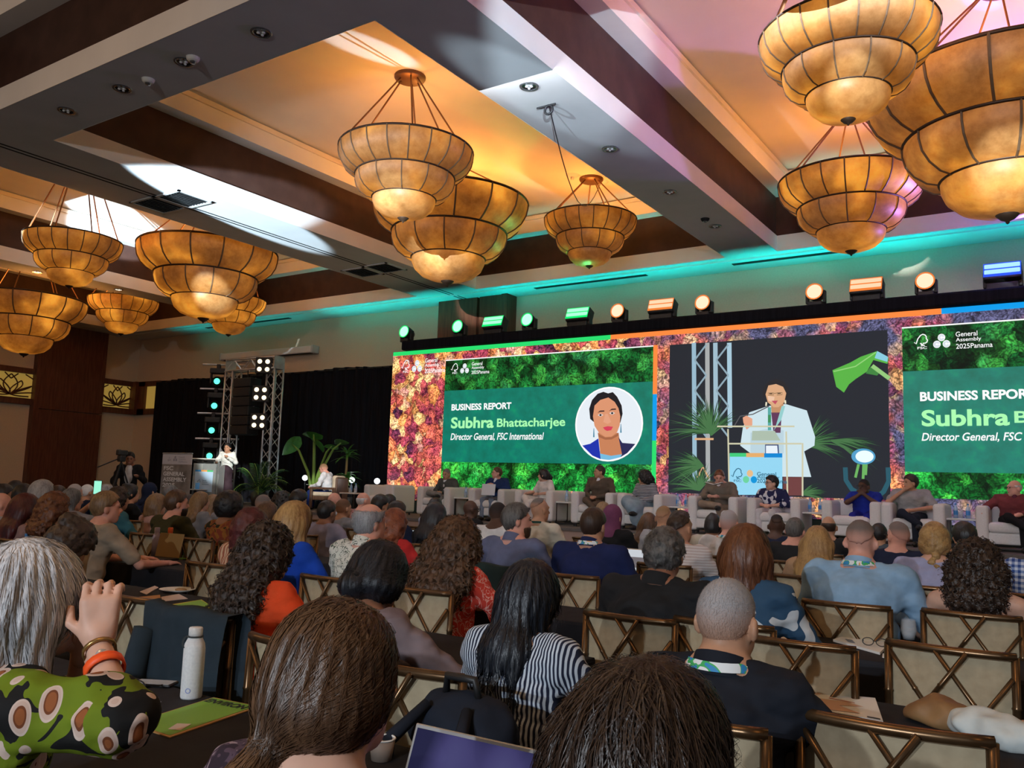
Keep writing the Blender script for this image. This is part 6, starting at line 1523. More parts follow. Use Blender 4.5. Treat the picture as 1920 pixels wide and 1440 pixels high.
# speaker and guests ------------------------------------------------------------
SG = dict(base=STZ, seat=.36, face=True, group=None)
def guest(label, px, py, yaw=PI, Y=14.72, **kw):
    d = dict(SG); d.update(kw); d.setdefault('res', .0125)
    return person(label, px, py, zY(px, py, Y), yaw=yaw, **d)
X_LEG = [((-.12, .46, .42), (-.13, .50, .09)), ((.06, .50, .50), (-.20, .62, .34))]      # crossed at the knee
F_LEG = [((-.13, .44, .42), (-.14, .48, .09)), ((.20, .42, .52), (-.14, .50, .50))]      # ankle on knee
gsuit = cloth('grey_suit', (.075, .08, .075)); bsuit = cloth('brown_suit', (.10, .075, .055)); tsuit = cloth('taupe_suit', (.17, .145, .115)); khaki = cloth('khaki', (.27, .20, .15)); denim = cloth('pale_denim', (.16, .20, .27))
guest('woman in a white jacket speaking at the clear lectern', 427, 830, yaw=PI + .5, Y=14.85, pose='stand', hair='short', hc='black', hairpar=dict(cover_ears=True, puff=.006), top=cloth('white_jacket', (.72, .78, .74)), legs=cloth('plum_skirt', (.05, .03, .04)), skirt=True, tone='tan', lanyard=LAN, ztop=None, lean=.02,
      arms=[((-.27, .06, .80), (-.13, .26, .95)), ((.27, .06, .78), (.16, .30, .78))], res=.0125)
guest('bald man in a grey suit with ankle on knee', 837, 878, shirt=cloth('white_shirt', (.66, .70, .74)), hair='buzz', hc='dark_grey', tone='tan', top=gsuit, legs=cloth('light_grey_trousers', (.22, .21, .20)), legpose=F_LEG, pose='lap', hyaw=.1, hpitch=-.15, build=1.15, lanyard=cloth('white_band', (.6, .6, .6)))
guest('man in a navy blazer and pale jeans with clasped hands', 932, 875, shirt=cloth('white_shirt', (.66, .70, .74)), hair='short', hc='brown', tone='pink', top=cloth('navy_blazer', (.015, .035, .12)), legs=denim, hyaw=-.75, build=1.2, arms=[((-.28, .06, .80), (-.03, .24, .92)), ((.28, .06, .80), (.03, .24, .92))])
guest('woman in a white dress with dark ponytail in profile', 1019, 878, hair='pony', hc='black', tone='fair', top=cloth('white_dress', (.66, .64, .62)), legs=cloth('white_skirt', (.62, .60, .58)), hyaw=-1.0, sleeve='short', yaw=PI - .35, hairpar=dict(len=.28, pz=.02), build=.98, arms=[((-.28, .05, .78), (-.18, .30, .74)), ((.28, .05, .78), (.22, .30, .74))], legpose=X_LEG)
guest('man in a brown suit with white shirt and badge', 1124, 872, shirt=cloth('white_shirt', (.66, .70, .74)), hair='short', hc='dark_brown', tone='tan', top=bsuit, legs=bsuit, hyaw=-.8, build=1.25, legpose=X_LEG, pose='lap', lanyard=cloth('white_band', (.6, .6, .6)))
guest('woman in a striped cardigan and long pale blue skirt', 1208, 880, hair='curly', hc='black', tone='tan', top=pattern('navy_white_stripes', 'hstripes', (.02, .025, .05), (.45, .46, .48), None, 11), legs=cloth('pale_blue_skirt', (.22, .31, .38)), skirt=True, hyaw=-1.1, yaw=PI - .2, hairpar=dict(len=.32, wid=1.2, puff=.02), legpose=X_LEG, pose='lap')
guest('man in a taupe suit reading an open book', 1349, 878, shirt=cloth('white_shirt', (.66, .70, .74)), hair='short', hc='auburn', tone='pink', top=tsuit, legs=khaki, hyaw=.25, hpitch=-.4, build=1.25, legpose=F_LEG, arms=[((-.28, .08, .78), (-.08, .32, .80)), ((.28, .08, .78), (.10, .34, .80))])
guest('person with short dark hair in a navy and white print top', 1446, 890, hair='short', hc='black', tone='fair', top=pattern('navy_white_print', 'blobs', (.018, .022, .075), (.60, .62, .66), (.018, .022, .075), 7), legs=cloth('white_trousers', (.56, .55, .57)), hyaw=-.75, sleeve='mid', pose='lap', glasses=True, build=1.12, hairpar=dict(puff=.012, wavy=1.0, amp=.006))
guest('man dressed in blue with hands raised to his mouth', 1619, 898, hair='buzz', hc='black', tone='dark', top=cloth('cobalt_shirt', (.015, .03, .30)), legs=cloth('cobalt_trousers', (.015, .02, .24)), hyaw=-.35, sleeve='short', build=1.2, lean=.1, glasses=True,
      arms=[((-.20, .26, .86), (-.02, .20, 1.10)), ((.20, .26, .86), (.03, .20, 1.10))])
guest('man in a grey short-sleeved shirt resting his chin on his hand', 1706, 888, hair='short', hc='dark_brown', tone='tan', top=cloth('grey_shirt', (.30, .30, .30)), legs=cloth('dark_navy_trousers', (.014, .018, .03)), hyaw=-.85, sleeve='short', build=1.3, legpose=X_LEG, lanyard=teal,
      arms=[((-.30, .06, .76), (-.05, .30, .68)), ((.27, .16, .84), (.10, .16, 1.08))], hairpar=dict(puff=.012))
guest('bald man in a maroon blazer and black trousers', 1901, 900, shirt=cloth('plum_shirt', (.12, .03, .05)), hair='bald', hc='silver', tone='pink', top=cloth('maroon_blazer', (.17, .04, .045)), legs=cloth('black_trousers', (.01, .01, .012)), hyaw=-.9, build=1.3, legpose=X_LEG, glasses=True, lanyard=cloth('white_band', (.6, .6, .6)),
      arms=[((-.28, .05, .78), (-.10, .26, .70)), ((.34, .06, .80), (.40, .30, .74))])
t0, i0 = guest('bald man in a white shirt and dark tie reading papers', 607, 868, yaw=math.radians(112), Y=14.85, hair='buzz', hc='sandy', tone='pink', top=cloth('white_shirt', (.66, .70, .74)), legs=cloth('blue_trousers', (.012, .03, .14)), hpitch=-.35, build=1.12, arms=[((-.27, .06, .76), (-.12, .34, .68)), ((.27, .04, .76), (.10, .30, .68))])
part('tie', xf(join(box(-.03, .03, -.004, .004, -.34, .0)), Matrix.Translation((0, .17, i0['zf'](1.04))) @ Matrix.Rotation(.12, 4, 'X')), cloth('dark_red_tie', (.05, .01, .015)), t0)
wood_chair(i0['org'][0], i0['org'][1], math.radians(112))
def obj_at(name, vf, M, label, cat, loc, rz=0.0, rx=0.0, group=None):
    o = part(name, vf, M, None, loc=loc, rot=(rx, 0, rz)); tag(o, label, cat, group); return o
def loc_of(t, p): return Vector(t.location) + Matrix.Rotation(t.rotation_euler[2], 3, 'Z') @ Vector(p)
paper = mat('paper_white', (.75, .75, .72), .7)
q = loc_of(t0, (0, .38, .60)); obj_at('paper_sheet', join(box(-.15, .0, -.1, .1, 0, .004), box(.0, .15, -.1, .1, 0, .004)), paper, 'open papers on the lap of the man in the white shirt', 'paper', q, math.radians(112))
gx_ = onY(915, 918, 14.28); obj_at('closed_laptop', rbox(-.155, .155, -.008, .008, 0, .23, .006), mat('pale_silver', (.62, .68, .76), .35, metal=.1), 'pale closed laptop held upright by the man in the navy blazer', 'laptop', (gx_[0], 14.28, gx_[2] - .115), .1, -.15)
bk = onY(1339, 909, 14.30); t = thing('open_book', 'open dark book held by the man in the taupe suit', 'book', (bk[0], 14.30, bk[2]), .2)
for s in (-1, 1):
    part('cover', xf(box(0, s * .15, -.10, .10, -.006, 0), Matrix.Rotation(-s * .25, 4, 'Y')), mat('dark_cover', (.015, .02, .02), .5), t); part('pages', xf(box(s * .005, s * .145, -.095, .095, 0, .010), Matrix.Rotation(-s * .25, 4, 'Y')), paper, t)

# ------------------------------------------------------------------ truss tower, lights, loudspeakers
m_alu = noisy('aluminium_truss', (.52, .55, .58), (.66, .69, .72), 8, .35, 0, metal=.6)
def truss_mesh(L, w=.30, n=None):
    n = n or int(L / .3); ch = [newmesh('chord', *tube([(sx * w / 2, sy * w / 2, 0), (sx * w / 2, sy * w / 2, L)], .026, 8), True) for sx in (-1, 1) for sy in (-1, 1)]
    br = []
    for i in range(n):
        z0, z1 = L * i / n, L * (i + 1) / n; s = 1 if i % 2 else -1
        for a, b in (((-1, -1), (1, -1)), ((1, -1), (1, 1)), ((1, 1), (-1, 1)), ((-1, 1), (-1, -1))):
            if s < 0: a, b = b, a
            br.append(tube([(a[0] * w / 2, a[1] * w / 2, z0), (b[0] * w / 2, b[1] * w / 2, z1)], .011, 5))
    return ch, br
def truss(label, loc, L, rot=(0, 0, 0), w=.30):
    t = thing('box_truss', label, 'truss', loc); t.rotation_euler = rot
    ch, br = truss_mesh(L, w)
    for c in ch: c.materials.append(m_alu); part('chord', c, None, t)
    for b in br: part('brace', b, m_alu, t)
    for z_ in (0, L - .012): part('end_plate', box(-w / 2 - .03, w / 2 + .03, -w / 2 - .03, w / 2 + .03, z_, z_ + .012), m_alu, t)
YT = 15.45
tl, tr, tt = onY(438, 700, YT), onY(516, 700, YT), onY(480, 700, YT)
HT = onY(440, 697, YT)[2] - STZ
truss('upright aluminium box truss behind the speaker', (tl[0], YT, STZ), HT)
truss('upright aluminium box truss above the palm', (tr[0], YT, STZ), HT)
truss('horizontal aluminium truss beam joining the two uprights', (tl[0] - .15, YT, STZ + HT + .16), tr[0] - tl[0] + .3, (0, PI / 2, 0))
# line array hung under the beam
m_rig = None
for i in range(6):
    c = onY(465, 735 + 20 * i, YT); c[2] = STZ + HT - .35 - .262 * i
    t = thing('line_array_speaker', ('topmost', 'second', 'third', 'fourth', 'fifth', 'lowest')[i] + ' black box of the loudspeaker stack hung in the truss', 'loudspeaker', (tl[0] + .62, YT, c[2]), 0, 'hanging loudspeaker stack')
    part('cabinet', rbox(-.36, .36, -.2, .2, -.125, .125, .02), m_case, t); part('grille', box(-.33, .33, -.206, -.2, -.105, .105), mat('speaker_grille', (.02, .02, .021), .7), t)
    if i == 5: part('side_bracket', box(-.50, -.34, -.02, .02, -.03, .03), m_black, t)
    if i == 0: part('hanging_strap', tube([(0, 0, .12), (0, 0, .42)], .015, 5), m_black, t)
    part('rigging_pin', join(tube([(-.34, 0, -.134), (-.34, 0, .134)], .012, 5), tube([(.34, 0, -.134), (.34, 0, .134)], .012, 5)), m_steel, t)
part('hanging_strap', tube([(tl[0] + .62, YT, STZ + HT + .1), (tl[0] + .62, YT, onY(465, 722, YT)[2])], .012, 5), m_black, t) if False else None
warm = glow('blinder_lens', (1.0, .83, .52), 2.0)
for i, (px, py) in enumerate(((494, 685), (488, 738), (484, 790))):
    c = onY(px, py, YT - .3)
    t = thing('blinder_light', ('top', 'middle', 'lower')[i] + ' four-lamp blinder glowing warm white on the truss', 'stage light', c, .6, 'warm blinders on the truss')
    part('housing', rbox(-.22, .22, 0, .14, -.22, .22, .02), m_case, t)
    for sx in (-1, 1):
        for sz in (-1, 1): part('lamp', xf(lathe([(.062, 0), (.056, .012), (.0, .03)], 16), Matrix.Translation((sx * .105, 0, sz * .105)) @ Matrix.Rotation(PI / 2, 4, 'X')), warm, t, True)
    part('bracket', tube([(.0, .14, 0), (.1, .30, 0), (.2, .32, 0)], .02, 6), m_black, t)
gl = glow('truss_green_lens', (.10, 1.0, .55), 2.0)
for i, (px, py) in enumerate(((407, 715), (402, 761), (397, 807), (393, 855))):
    c = onY(px, py, YT - .1)
    t = thing('hanging_wash_light', ('uppermost', 'second', 'third', 'lowest')[i] + ' green wash light hung beside the speaker truss', 'stage light', c, .7, 'green wash lights hung in a column')
    part('outrigger_bar', tube([(-.45, .1, .48), (.75, .1, .50)], .028, 6), m_alu, t); part('clamp', rbox(-.05, .05, .04, .16, .38, .50, .01), m_black, t)
    part('base', rbox(-.22, .22, -.02, .22, .22, .38, .03), m_case, t)
    for s in (-1, 1): part('yoke_arm', rbox(s * .19 - .025, s * .19 + .025, .04, .16, -.06, .25, .015), m_case, t)
    part('head', xf(lathe([(0, -.2), (.12, -.18), (.15, .05), (.13, .1)], 18), Matrix.Translation((0, .08, 0)) @ Matrix.Rotation(PI / 2, 4, 'X')), m_case, t, True)
    part('lens', xf(lathe([(.085, .105), (.05, .115), (0, .12)], 18), Matrix.Translation((0, .08, 0)) @ Matrix.Rotation(PI / 2, 4, 'X')), gl, t, True)
dpx = onY(648, 905, 15.6)[0]
# small upright floor lamps behind the plants
fl_ = glow('floor_lamp_lens', (.90, .96, 1.0), 3.0)
for i, (px, py) in enumerate(((572, 896), (660, 900), (707, 902))):
    c = onY(px, py, 15.85); h = c[2] - STZ
    t = thing('floor_spot', 'bright white floor spotlight ' + ('beside the big-leaved plant', 'behind the side table by the corn plant', 'behind the empty white armchair')[i], 'stage light', (c[0], 15.85, STZ), .75)
    part('stand', join(tube([(0, .08, 0), (0, .08, h)], .02, 6), box(-.15, .15, -.02, .18, 0, .02)), m_black, t)
    part('can', xf(lathe([(0, -.2), (.07, -.18), (.08, .02), (.075, .03)], 16), Matrix.Translation((0, 0, h)) @ Matrix.Rotation(PI / 2, 4, 'X')), m_case, t, True)
    part('lens', xf(lathe([(.072, .03), (0, .04)], 16), Matrix.Translation((0, 0, h)) @ Matrix.Rotation(PI / 2, 4, 'X')), fl_, t, True)
    lamp('floor_spot_glow', 'POINT', (c[0], 15.65, c[2]), (.85, .95, 1.0), 6, size=.08)
lamp('plant_green_spot', 'SPOT', (dpx - .1, 14.95, 0.95), (.45, 1.0, .25), 26, aim=(dpx + .12, 15.6, 1.75), angle=48, size=.05)

# ------------------------------------------------------------------ plants
def leafmat(name, a, b):
    return noisy(name, a, b, 8, .4, .1, spec=.5)
lm1 = leafmat('alocasia_leaf', (.03, .13, .02), (.07, .24, .04)); lm2 = leafmat('dracaena_leaf', (.03, .14, .02), (.10, .30, .04)); lm3 = leafmat('palm_leaf', (.012, .05, .014), (.03, .10, .03)); m_stem = mat('green_stem', (.20, .36, .07), .5); m_pot = mat('dark_pot', (.03, .03, .03), .5)
def leaf(base, tip, w, side, droop=0.0, n=7, fold=.15):
    """one broad leaf: base and tip points, half-width w, side vector"""
    b, e = Vector(base), Vector(tip); s = Vector(side).normalized(); V, F = [], []
    up = (e - b).cross(s).normalized()
    for i in range(n + 1):
        q = i / n; c = b.lerp(e, q) - Vector((0, 0, droop * q * q)); ww = w * math.sin(PI * min(1, q ** .75 * .97 + .03)) ** .8
        V += [tuple(c - s * ww + up * ww * fold), tuple(c), tuple(c + s * ww + up * ww * fold)]
    for i in range(n): a = 3 * i; F += [(a, a + 1, a + 4, a + 3), (a + 1, a + 2, a + 5, a + 4)]
    return V, F
def pot(t, r=.2, h=.32):
    part('pot', lathe([(0, 0), (r * .75, 0), (r, h), (r * .9, h), (r * .88, h - .04), (0, h - .04)], 18), m_pot, t, True)
ap = onY(588, 905, 15.5)
t = thing('elephant_ear_plant', 'tall elephant ear plant with a few huge leaves behind the seated man', 'plant', (ap[0], 15.5, STZ))
pot(t)
for (px, py, px2, py2, w_) in ((548, 833, 529, 850, .20), (590, 828, 606, 845, .25), (588, 814, 567, 811, .17), (622, 836, 607, 834, .12), (640, 830, 655, 826, .16)):
    a = Vector(onY(px, py, 15.5)) - Vector((ap[0], 15.5, STZ)); b = Vector(onY(px2, py2, 15.35)) - Vector((ap[0], 15.5, STZ))
    part('stem', tube([(0, 0, .28), (a.x * .25, 0, a.z * .55), (a.x * .7, 0, a.z * .9), tuple(a)], [.05, .04, .028, .018], 7), m_stem, t, True)
    d = b - a; part('leaf', leaf(a - d * .8, a + d * 1.0, w_ * 1.05, (0.2 * d.z, -.9, .5 - .3 * d.x), .05, fold=-.2), lm1, t, True)
dp = onY(648, 905, 15.6)
t = thing('corn_plant', 'corn plant with two rosettes of strap leaves lit bright green', 'plant', (dp[0], 15.6, STZ))
pot(t)
r3 = random.Random(11)
for (dx_, h_, n_, L_) in ((0.0, 1.35, 22, .50), (.08, .78, 26, .42), (-.10, .70, 14, .36)):
    part('cane', tube([(dx_ * .4, 0, .28), (dx_, 0, h_)], [.035, .028], 8), mat('cane_bark', (.25, .20, .09), .7), t, True)
    for i in range(n_):
        a = 2 * PI * i / n_ * 2.4 + r3.uniform(-.2, .2); el = r3.uniform(-.1, 1.1); c = Vector((dx_, 0, h_ + r3.uniform(-.08, .08)))
        tip = c + Vector((math.cos(a) * math.cos(el), math.sin(a) * math.cos(el), math.sin(el))) * L_ * r3.uniform(.7, 1.1)
        part('leaf', leaf(c, tip, .035, (-math.sin(a), math.cos(a), 0), .20, 6, .3), lm2, t, True)
pp_ = onY(485, 930, 15.1)
t = thing('areca_palm', 'wide feathery palm behind the speaker and the truss foot', 'plant', (pp_[0], 15.1, STZ))
pot(t, .22, .35)
for i in range(15):
    a = r3.uniform(0, 2 * PI); L_ = r3.uniform(.9, 1.35); el = r3.uniform(.55, 1.25)
    pts = []
    for q in np.linspace(0, 1, 9): pts.append(Vector((math.cos(a) * math.cos(el) * L_ * q * (1 + .25 * q), math.sin(a) * math.cos(el) * L_ * q * .6, .3 + math.sin(el) * L_ * q - .75 * L_ * q ** 2.6 * math.cos(el))))
    stem = part('frond_stem', tube(pts, [.012] * 3 + [.008] * 6, 5), m_stem, t)
    vf = []
    for q in range(2, 9):
        for sub in (0, .33, .66):
            p = pts[q - 1].lerp(pts[q], sub); d = (pts[q] - pts[q - 1]).normalized()
            for s in (-1, 1):
                sd = d.cross(Vector((0, 0, 1))).normalized() * s
                vf.append(leaf(p, p + (sd * .75 + d * .65) * (.34 - .02 * q), .012, d, .06, 3, 0))
    tag(part('leaflets', join(*vf), lm3, t, True), None, kind='stuff')

# ------------------------------------------------------------------ banner, camera, small table left of the stage
bl, br_ = onY(306, 850, 10.2), onY(361, 852, 10.2)
t = thing('roll_up_banner', 'roll-up banner reading FSC General Assembly 2025', 'banner', ((bl[0] + br_[0]) / 2, 10.2, 0), 0.0)
bw, bh = (br_[0] - bl[0]) / 2, bl[2]
mb = mat('banner_photo', (.2, .17, .15), .6); k = NT(mb); vv = k.coord('Object'); k.base(k.ramp(k.noise(vv, 3, 4), [(.3, (.10, .085, .075)), (.5, (.22, .19, .17)), (.7, (.34, .30, .28))]))
part('print', box(-bw, bw, -.004, .004, .08, bh - .21), mb, t); part('header', box(-bw, bw, -.004, .004, bh - .21, bh), mat('banner_header', (.55, .52, .55), .6), t)
part('cassette', rbox(-bw - .02, bw + .02, -.10, .10, 0, .09, .02), m_alu, t); part('top_bar', tube([(-bw, 0, bh), (bw, 0, bh)], .014, 6), m_alu, t); part('pole', tube([(0, .03, .05), (0, .03, bh)], .012, 6), m_alu, t)
wt = mat('banner_lettering', (.75, .73, .72), .6)
for i, (s, f) in enumerate((('FSC', .33), ('GENERAL', .72), ('ASSEMBLY', .80), ('2025', .42))):
    part('lettering', text_fit(s, -bw * .86, -bw * .86 + 2 * bw * f, bh - .325 - .108 * i, bh - .245 - .108 * i, -.006, bold=.03), wt, t)
gm = mat('banner_mark', (.30, .28, .32), .6)
part('tree_mark', tube([(-bw * .62, -.006, bh - .12), (-bw * .58, -.006, bh - .15), (-bw * .5, -.006, bh - .06), (-bw * .40, -.006, bh - .12), (-bw * .5, -.006, bh - .13)], .006, 4), gm, t)
for a, b in ((0, .03), (-.035, -.02), (.035, -.02)): part('logo_disc', xf(lathe([(0, 0), (.028, 0)], 12), Matrix.Translation((-bw * .12 + a, -.006, bh - .105 + b)) @ Matrix.Rotation(PI / 2, 4, 'X')), gm, t)
for i, s in enumerate(('General', 'Assembly', '2025Panama')): part('header_text', text_fit(s, bw * .12, bw * (.50 + .1 * i), bh - .085 - .045 * i, bh - .055 - .045 * i, -.006, bold=.01), gm, t)
cz_ = 16.6; cp = at(245, 846, cz_); RIS = .22
tag(part('camera_riser', rbox(cp[0] - 1.1, cp[0] + .9, cp[1] - .8, cp[1] + .8, 0, RIS, .02), m_drape), 'low black camera riser by the side wall', 'platform')
tco, ico = person('camera operator standing in a black jacket and white shirt', 245, 846, cz_, pose='stand', yaw=PI + .9, base=RIS, hair='short', hc='black', top=black, legs=black, tone='brown', res=.016, face=True, hpitch=-.2, group=None,
       arms=[((-.28, .0, .78), (-.18, .20, .86)), ((.27, .0, .76), (.20, .14, .66))])
part('shirt', ellips(tuple(ico['sp'](0, .075, .90)), (.085, .075, .20), 14, 10), cloth('white_tee', (.5, .48, .46)), tco, True)
tp = at(229, 846, cz_ - .3)
t = thing('tripod_camera', 'black video camera on a tripod beside its operator', 'camera', (tp[0], tp[1], RIS)); hh = tp[2] - RIS - .2
for i in range(3):
    a = 2 * PI * i / 3 + .9; part('leg', tube([(0, 0, hh), (.55 * math.cos(a), .55 * math.sin(a), 0)], .018, 6), m_black, t)
part('fluid_head', rbox(-.06, .06, -.06, .06, hh, hh + .12, .02), m_case, t); part('body', rbox(-.05, .05, -.10, .10, hh + .12, hh + .22, .02), m_case, t)
part('lens', xf(lathe([(.03, 0), (.035, .07), (0, .07)], 14), Matrix.Translation((0, .1, hh + .17)) @ Matrix.Rotation(-PI / 2, 4, 'X')), m_black, t, True); part('viewfinder', rbox(-.10, -.05, -.06, .02, hh + .18, hh + .23, .01), m_case, t); part('pan_handle', tube([(0, -.05, hh + .06), (-.1, -.4, hh - .12)], .012, 6), m_black, t)
c = onY(366, 917, 13.95)
t = thing('round_side_table', 'small round white-topped table by the lectern', 'table', (c[0], 13.95, STZ)); hh = c[2] - STZ
part('tabletop', lathe([(0, hh - .02), (.30, hh - .02), (.30, hh), (0, hh)], 24), m_top, t); part('pedestal', tube([(0, 0, .02), (0, 0, hh - .02)], .03, 8), m_black, t); part('foot', lathe([(0, .0), (.2, 0), (.2, .02), (0, .03)], 18), m_black, t)
t = thing('blue_cup', 'light blue cup on the round table by the lectern', 'cup', (c[0] + .08, 13.95, c[2])); part('wall', lathe([(0, 0), (.05, 0), (.056, .17), (.05, .17), (.045, .01), (0, .01)], 16), mat('light_blue_cup', (.12, .38, .75), .4, emit=(.1, .4, .8), estr=.05), t, True); part('rim', tube([(.053 * math.cos(a), .053 * math.sin(a), .17) for a in np.linspace(0, 2 * PI, 17)[:-1]], .004, 5, True), m_top, t)  # cup material has a faint blue glow put into its colour
# ------------------------------------------------------------------ things on the audience tables
TZ = .7495
def sheet(name, label, cat, corners, M, z=TZ, th=.003, curl=0.0, group=None):
    """thin flat thing lying on a table, corners given in the photograph"""
    P_ = [onZ(*c, z) for c in corners]; c0 = sum(P_) / 4; V = [(p[0] - c0[0], p[1] - c0[1], 0) for p in P_] + [(p[0] - c0[0], p[1] - c0[1], th + (curl if i == 1 else 0)) for i, p in enumerate(P_)]
    t = thing(name, label, cat, (c0[0], c0[1], z), 0, group)
    part('sheet', (V, [(3, 2, 1, 0), (4, 5, 6, 7), (0, 1, 5, 4), (1, 2, 6, 5), (2, 3, 7, 6), (3, 0, 4, 7)]), M, t)
    return t, P_, c0
def on_sheet(t, P_, c0, name, quad_, M, lift=.0045):
    """flat print on a sheet: u,v coordinates of the corners"""
    A, B, C, D = [np.array(p) for p in P_]
    V = []
    for u, v_ in quad_: p = (A * (1 - u) + B * u) * (1 - v_) + (D * (1 - u) + C * u) * v_; V.append((p[0] - c0[0], p[1] - c0[1], lift))
    part(name, (V, [tuple(range(len(V)))]), M, t)
def sheet_text(t, P_, c0, s, u0, u1, v0, v1, M, flip=False, bold=.02):
    v_, f_ = text_mesh(s, bold); a, b = v_.min(0), v_.max(0); A, B, C, D = [np.array(p) for p in P_]; V = []
    for q in v_:
        x, y = (q[0] - a[0]) / (b[0] - a[0]), (q[1] - a[1]) / (b[1] - a[1])
        u, w_ = u0 + (u1 - u0) * x, v1 + (v0 - v1) * y
        p = (A * (1 - u) + B * u) * (1 - w_) + (D * (1 - u) + C * u) * w_; V.append((p[0] - c0[0], p[1] - c0[1], .005))
    part('print', (V, f_), M, t)
ink = mat('ink', (.02, .025, .03), .6); green_card = mat('green_folder', (.20, .42, .05), .6); kraft = mat('kraft_edge', (.50, .27, .09), .7); pw = paper; greyp = mat('grey_blue_print', (.22, .25, .30), .6); salm = mat('salmon_print', (.62, .40, .28), .7); yel = mat('yellow_card', (.60, .48, .04), .6); pinkp = mat('pinkish_paper', (.62, .50, .44), .7)
# near table, left
t, P_, c0 = sheet('green_folder', 'green cardboard folder with dark lettering beside the white flask', 'folder', [(241, 1359), (400, 1309), (487, 1326), (318, 1384)], kraft)
on_sheet(t, P_, c0, 'cover', [(.02, .03), (.98, .03), (.98, .95), (.02, .95)], green_card, .0042)
sheet_text(t, P_, c0, 'ENVIRON', .82, .93, .15, .90, ink) if False else None
v_, f_ = text_mesh('ENVIRON', .03); a, b = v_.min(0), v_.max(0); V = []
for q in v_:
    x, y = (q[0] - a[0]) / (b[0] - a[0]), (q[1] - a[1]) / (b[1] - a[1]); u, w_ = .94 - .11 * (1 - y), .06 + .84 * x
    A, B, C, D = [np.array(p) for p in P_]; p = (A * (1 - u) + B * u) * (1 - w_) + (D * (1 - u) + C * u) * w_; V.append((p[0] - c0[0], p[1] - c0[1], .0052))
part('lettering', (V, f_), ink, t)
on_sheet(t, P_, c0, 'sticker', [(.10, .72), (.24, .62), (.30, .82), (.14, .92)], pinkp, .0055)
t, P_, c0 = sheet('printed_card', 'grey card with rings printed on it under the raised elbow', 'paper', [(225, 1330), (262, 1312), (303, 1317), (248, 1345)], greyp)
on_sheet(t, P_, c0, 'orange_corner', [(.3, .0), (.7, .0), (.6, .3), (.3, .3)], mat('orange_print', (.7, .25, .08), .6))
c = onZ(358, 1308, TZ)
t = thing('white_flask', 'white matt steel flask with a dark cord loop at its neck', 'bottle', (c[0], c[1], TZ)); mfl = noisy('speckled_white_coat', (.60, .60, .60), (.70, .70, .69), 120, .6, .05)
part('body', lathe([(0, 0), (.034, 0), (.036, .006), (.036, .165), (.033, .182), (.025, .198), (.0225, .206)], 28), mfl, t, True)
part('cap', lathe([(.0225, .208), (.0235, .21), (.0235, .232), (.021, .236), (0, .236)], 24), mfl, t, True)
cb_ = mat('dark_cord', (.02, .03, .035), .6)
part('neck_cord', tube([(.0245 * math.cos(a), .0245 * math.sin(a), .205) for a in np.linspace(0, 2 * PI, 17)[:-1]], .003, 5, True), cb_, t)
dv = Vector((-RT[0], -RT[1], 0)).normalized()
part('cord_loop', tube([tuple(dv * (.026 + .012 * math.sin(q)) + Vector((0, 0, .185 - .02 * (1 - math.cos(q)) * .9 + .02)) + Vector((FW[0], FW[1], 0)) * -.02 * math.sin(q * .5)) for q in np.linspace(0, 2 * PI, 15)[:-1]], .0028, 5, True), cb_, t)
part('round_mark', xf(lathe([(.006, 0), (.009, 0)], 18), Matrix.Translation((-FW[0] * .0365 * 1.0, -FW[1] * .0365, .03)) @ Vector((-FW[0], -FW[1], 0)).to_track_quat('Z', 'Y').to_matrix().to_4x4()), mat('blue_mark', (.25, .30, .55), .5), t)
c = onZ(290, 1284, TZ)
t = thing('smartphone', 'smartphone lying on the cloth beside the white flask', 'phone', (c[0], c[1], TZ), .5); part('case', rbox(-.075, .075, -.037, .037, 0, .010, .006), m_black, t); part('screen', box(-.068, .068, -.033, .033, .0102, .0108), mat('phone_glass', (.55, .58, .62), .08), t)
c = onZ(268, 1290, TZ)
t = thing('reading_glasses', 'dark folded glasses lying next to the smartphone', 'glasses', (c[0] + .02, c[1] - .06, TZ), .3)
for s in (-1, 1):
    part('rim', tube([(s * .032 + .026 * math.cos(a), 0, .022 + .019 * math.sin(a)) for a in np.linspace(0, 2 * PI, 15)[:-1]], .0025, 5, True), m_black, t); part('temple', tube([(s * .058, 0, .03), (s * .056, .07, .012), (s * .05, .13, .006)], .0025, 5), m_black, t)
part('bridge', tube([(-.007, 0, .026), (.007, 0, .026)], .0025, 5), m_black, t)
# laptop in front of the tousled head
a, b = onZ(783, 1350, .985), onZ(1032, 1405, .985); c = (a + b) / 2
t = thing('laptop', 'open silver laptop with dark blue screen on the near table', 'laptop', (c[0], c[1] - .09, TZ), math.atan2(b[1] - a[1], b[0] - a[0]))
hw = .165; msil = mat('silver_aluminium', (.60, .60, .60), .35, metal=.8)
part('base', rbox(-hw, hw, -.225, .0, 0, .013, .006), msil, t); part('keyboard', box(-hw + .02, hw - .02, -.12, -.02, .0132, .0138), m_black, t); part('trackpad', box(-.05, .05, -.20, -.14, .0132, .0136), mat('trackpad_grey', (.45, .45, .45), .4), t)
LM = Matrix.Translation((0, 0, .012)) @ Matrix.Rotation(-.36, 4, 'X')
lid = part('lid', xf(rbox(-hw, hw, 0, .006, 0, .235, .003), LM), msil, t)
msc = mat('laptop_display', (.01, .01, .02), .15, emit=(.07, .06, .22), estr=.45); k = NT(msc); k.l(k.ramp(k.noise(k.coord('Object'), 5, 1), [(.35, (.015, .015, .08)), (.5, (.10, .09, .30)), (.7, (.16, .16, .42))]), k.b.inputs['Emission Color'])
part('display', xf(box(-hw + .008, hw - .008, -.001, 0, .01, .226), LM), msc, lid)
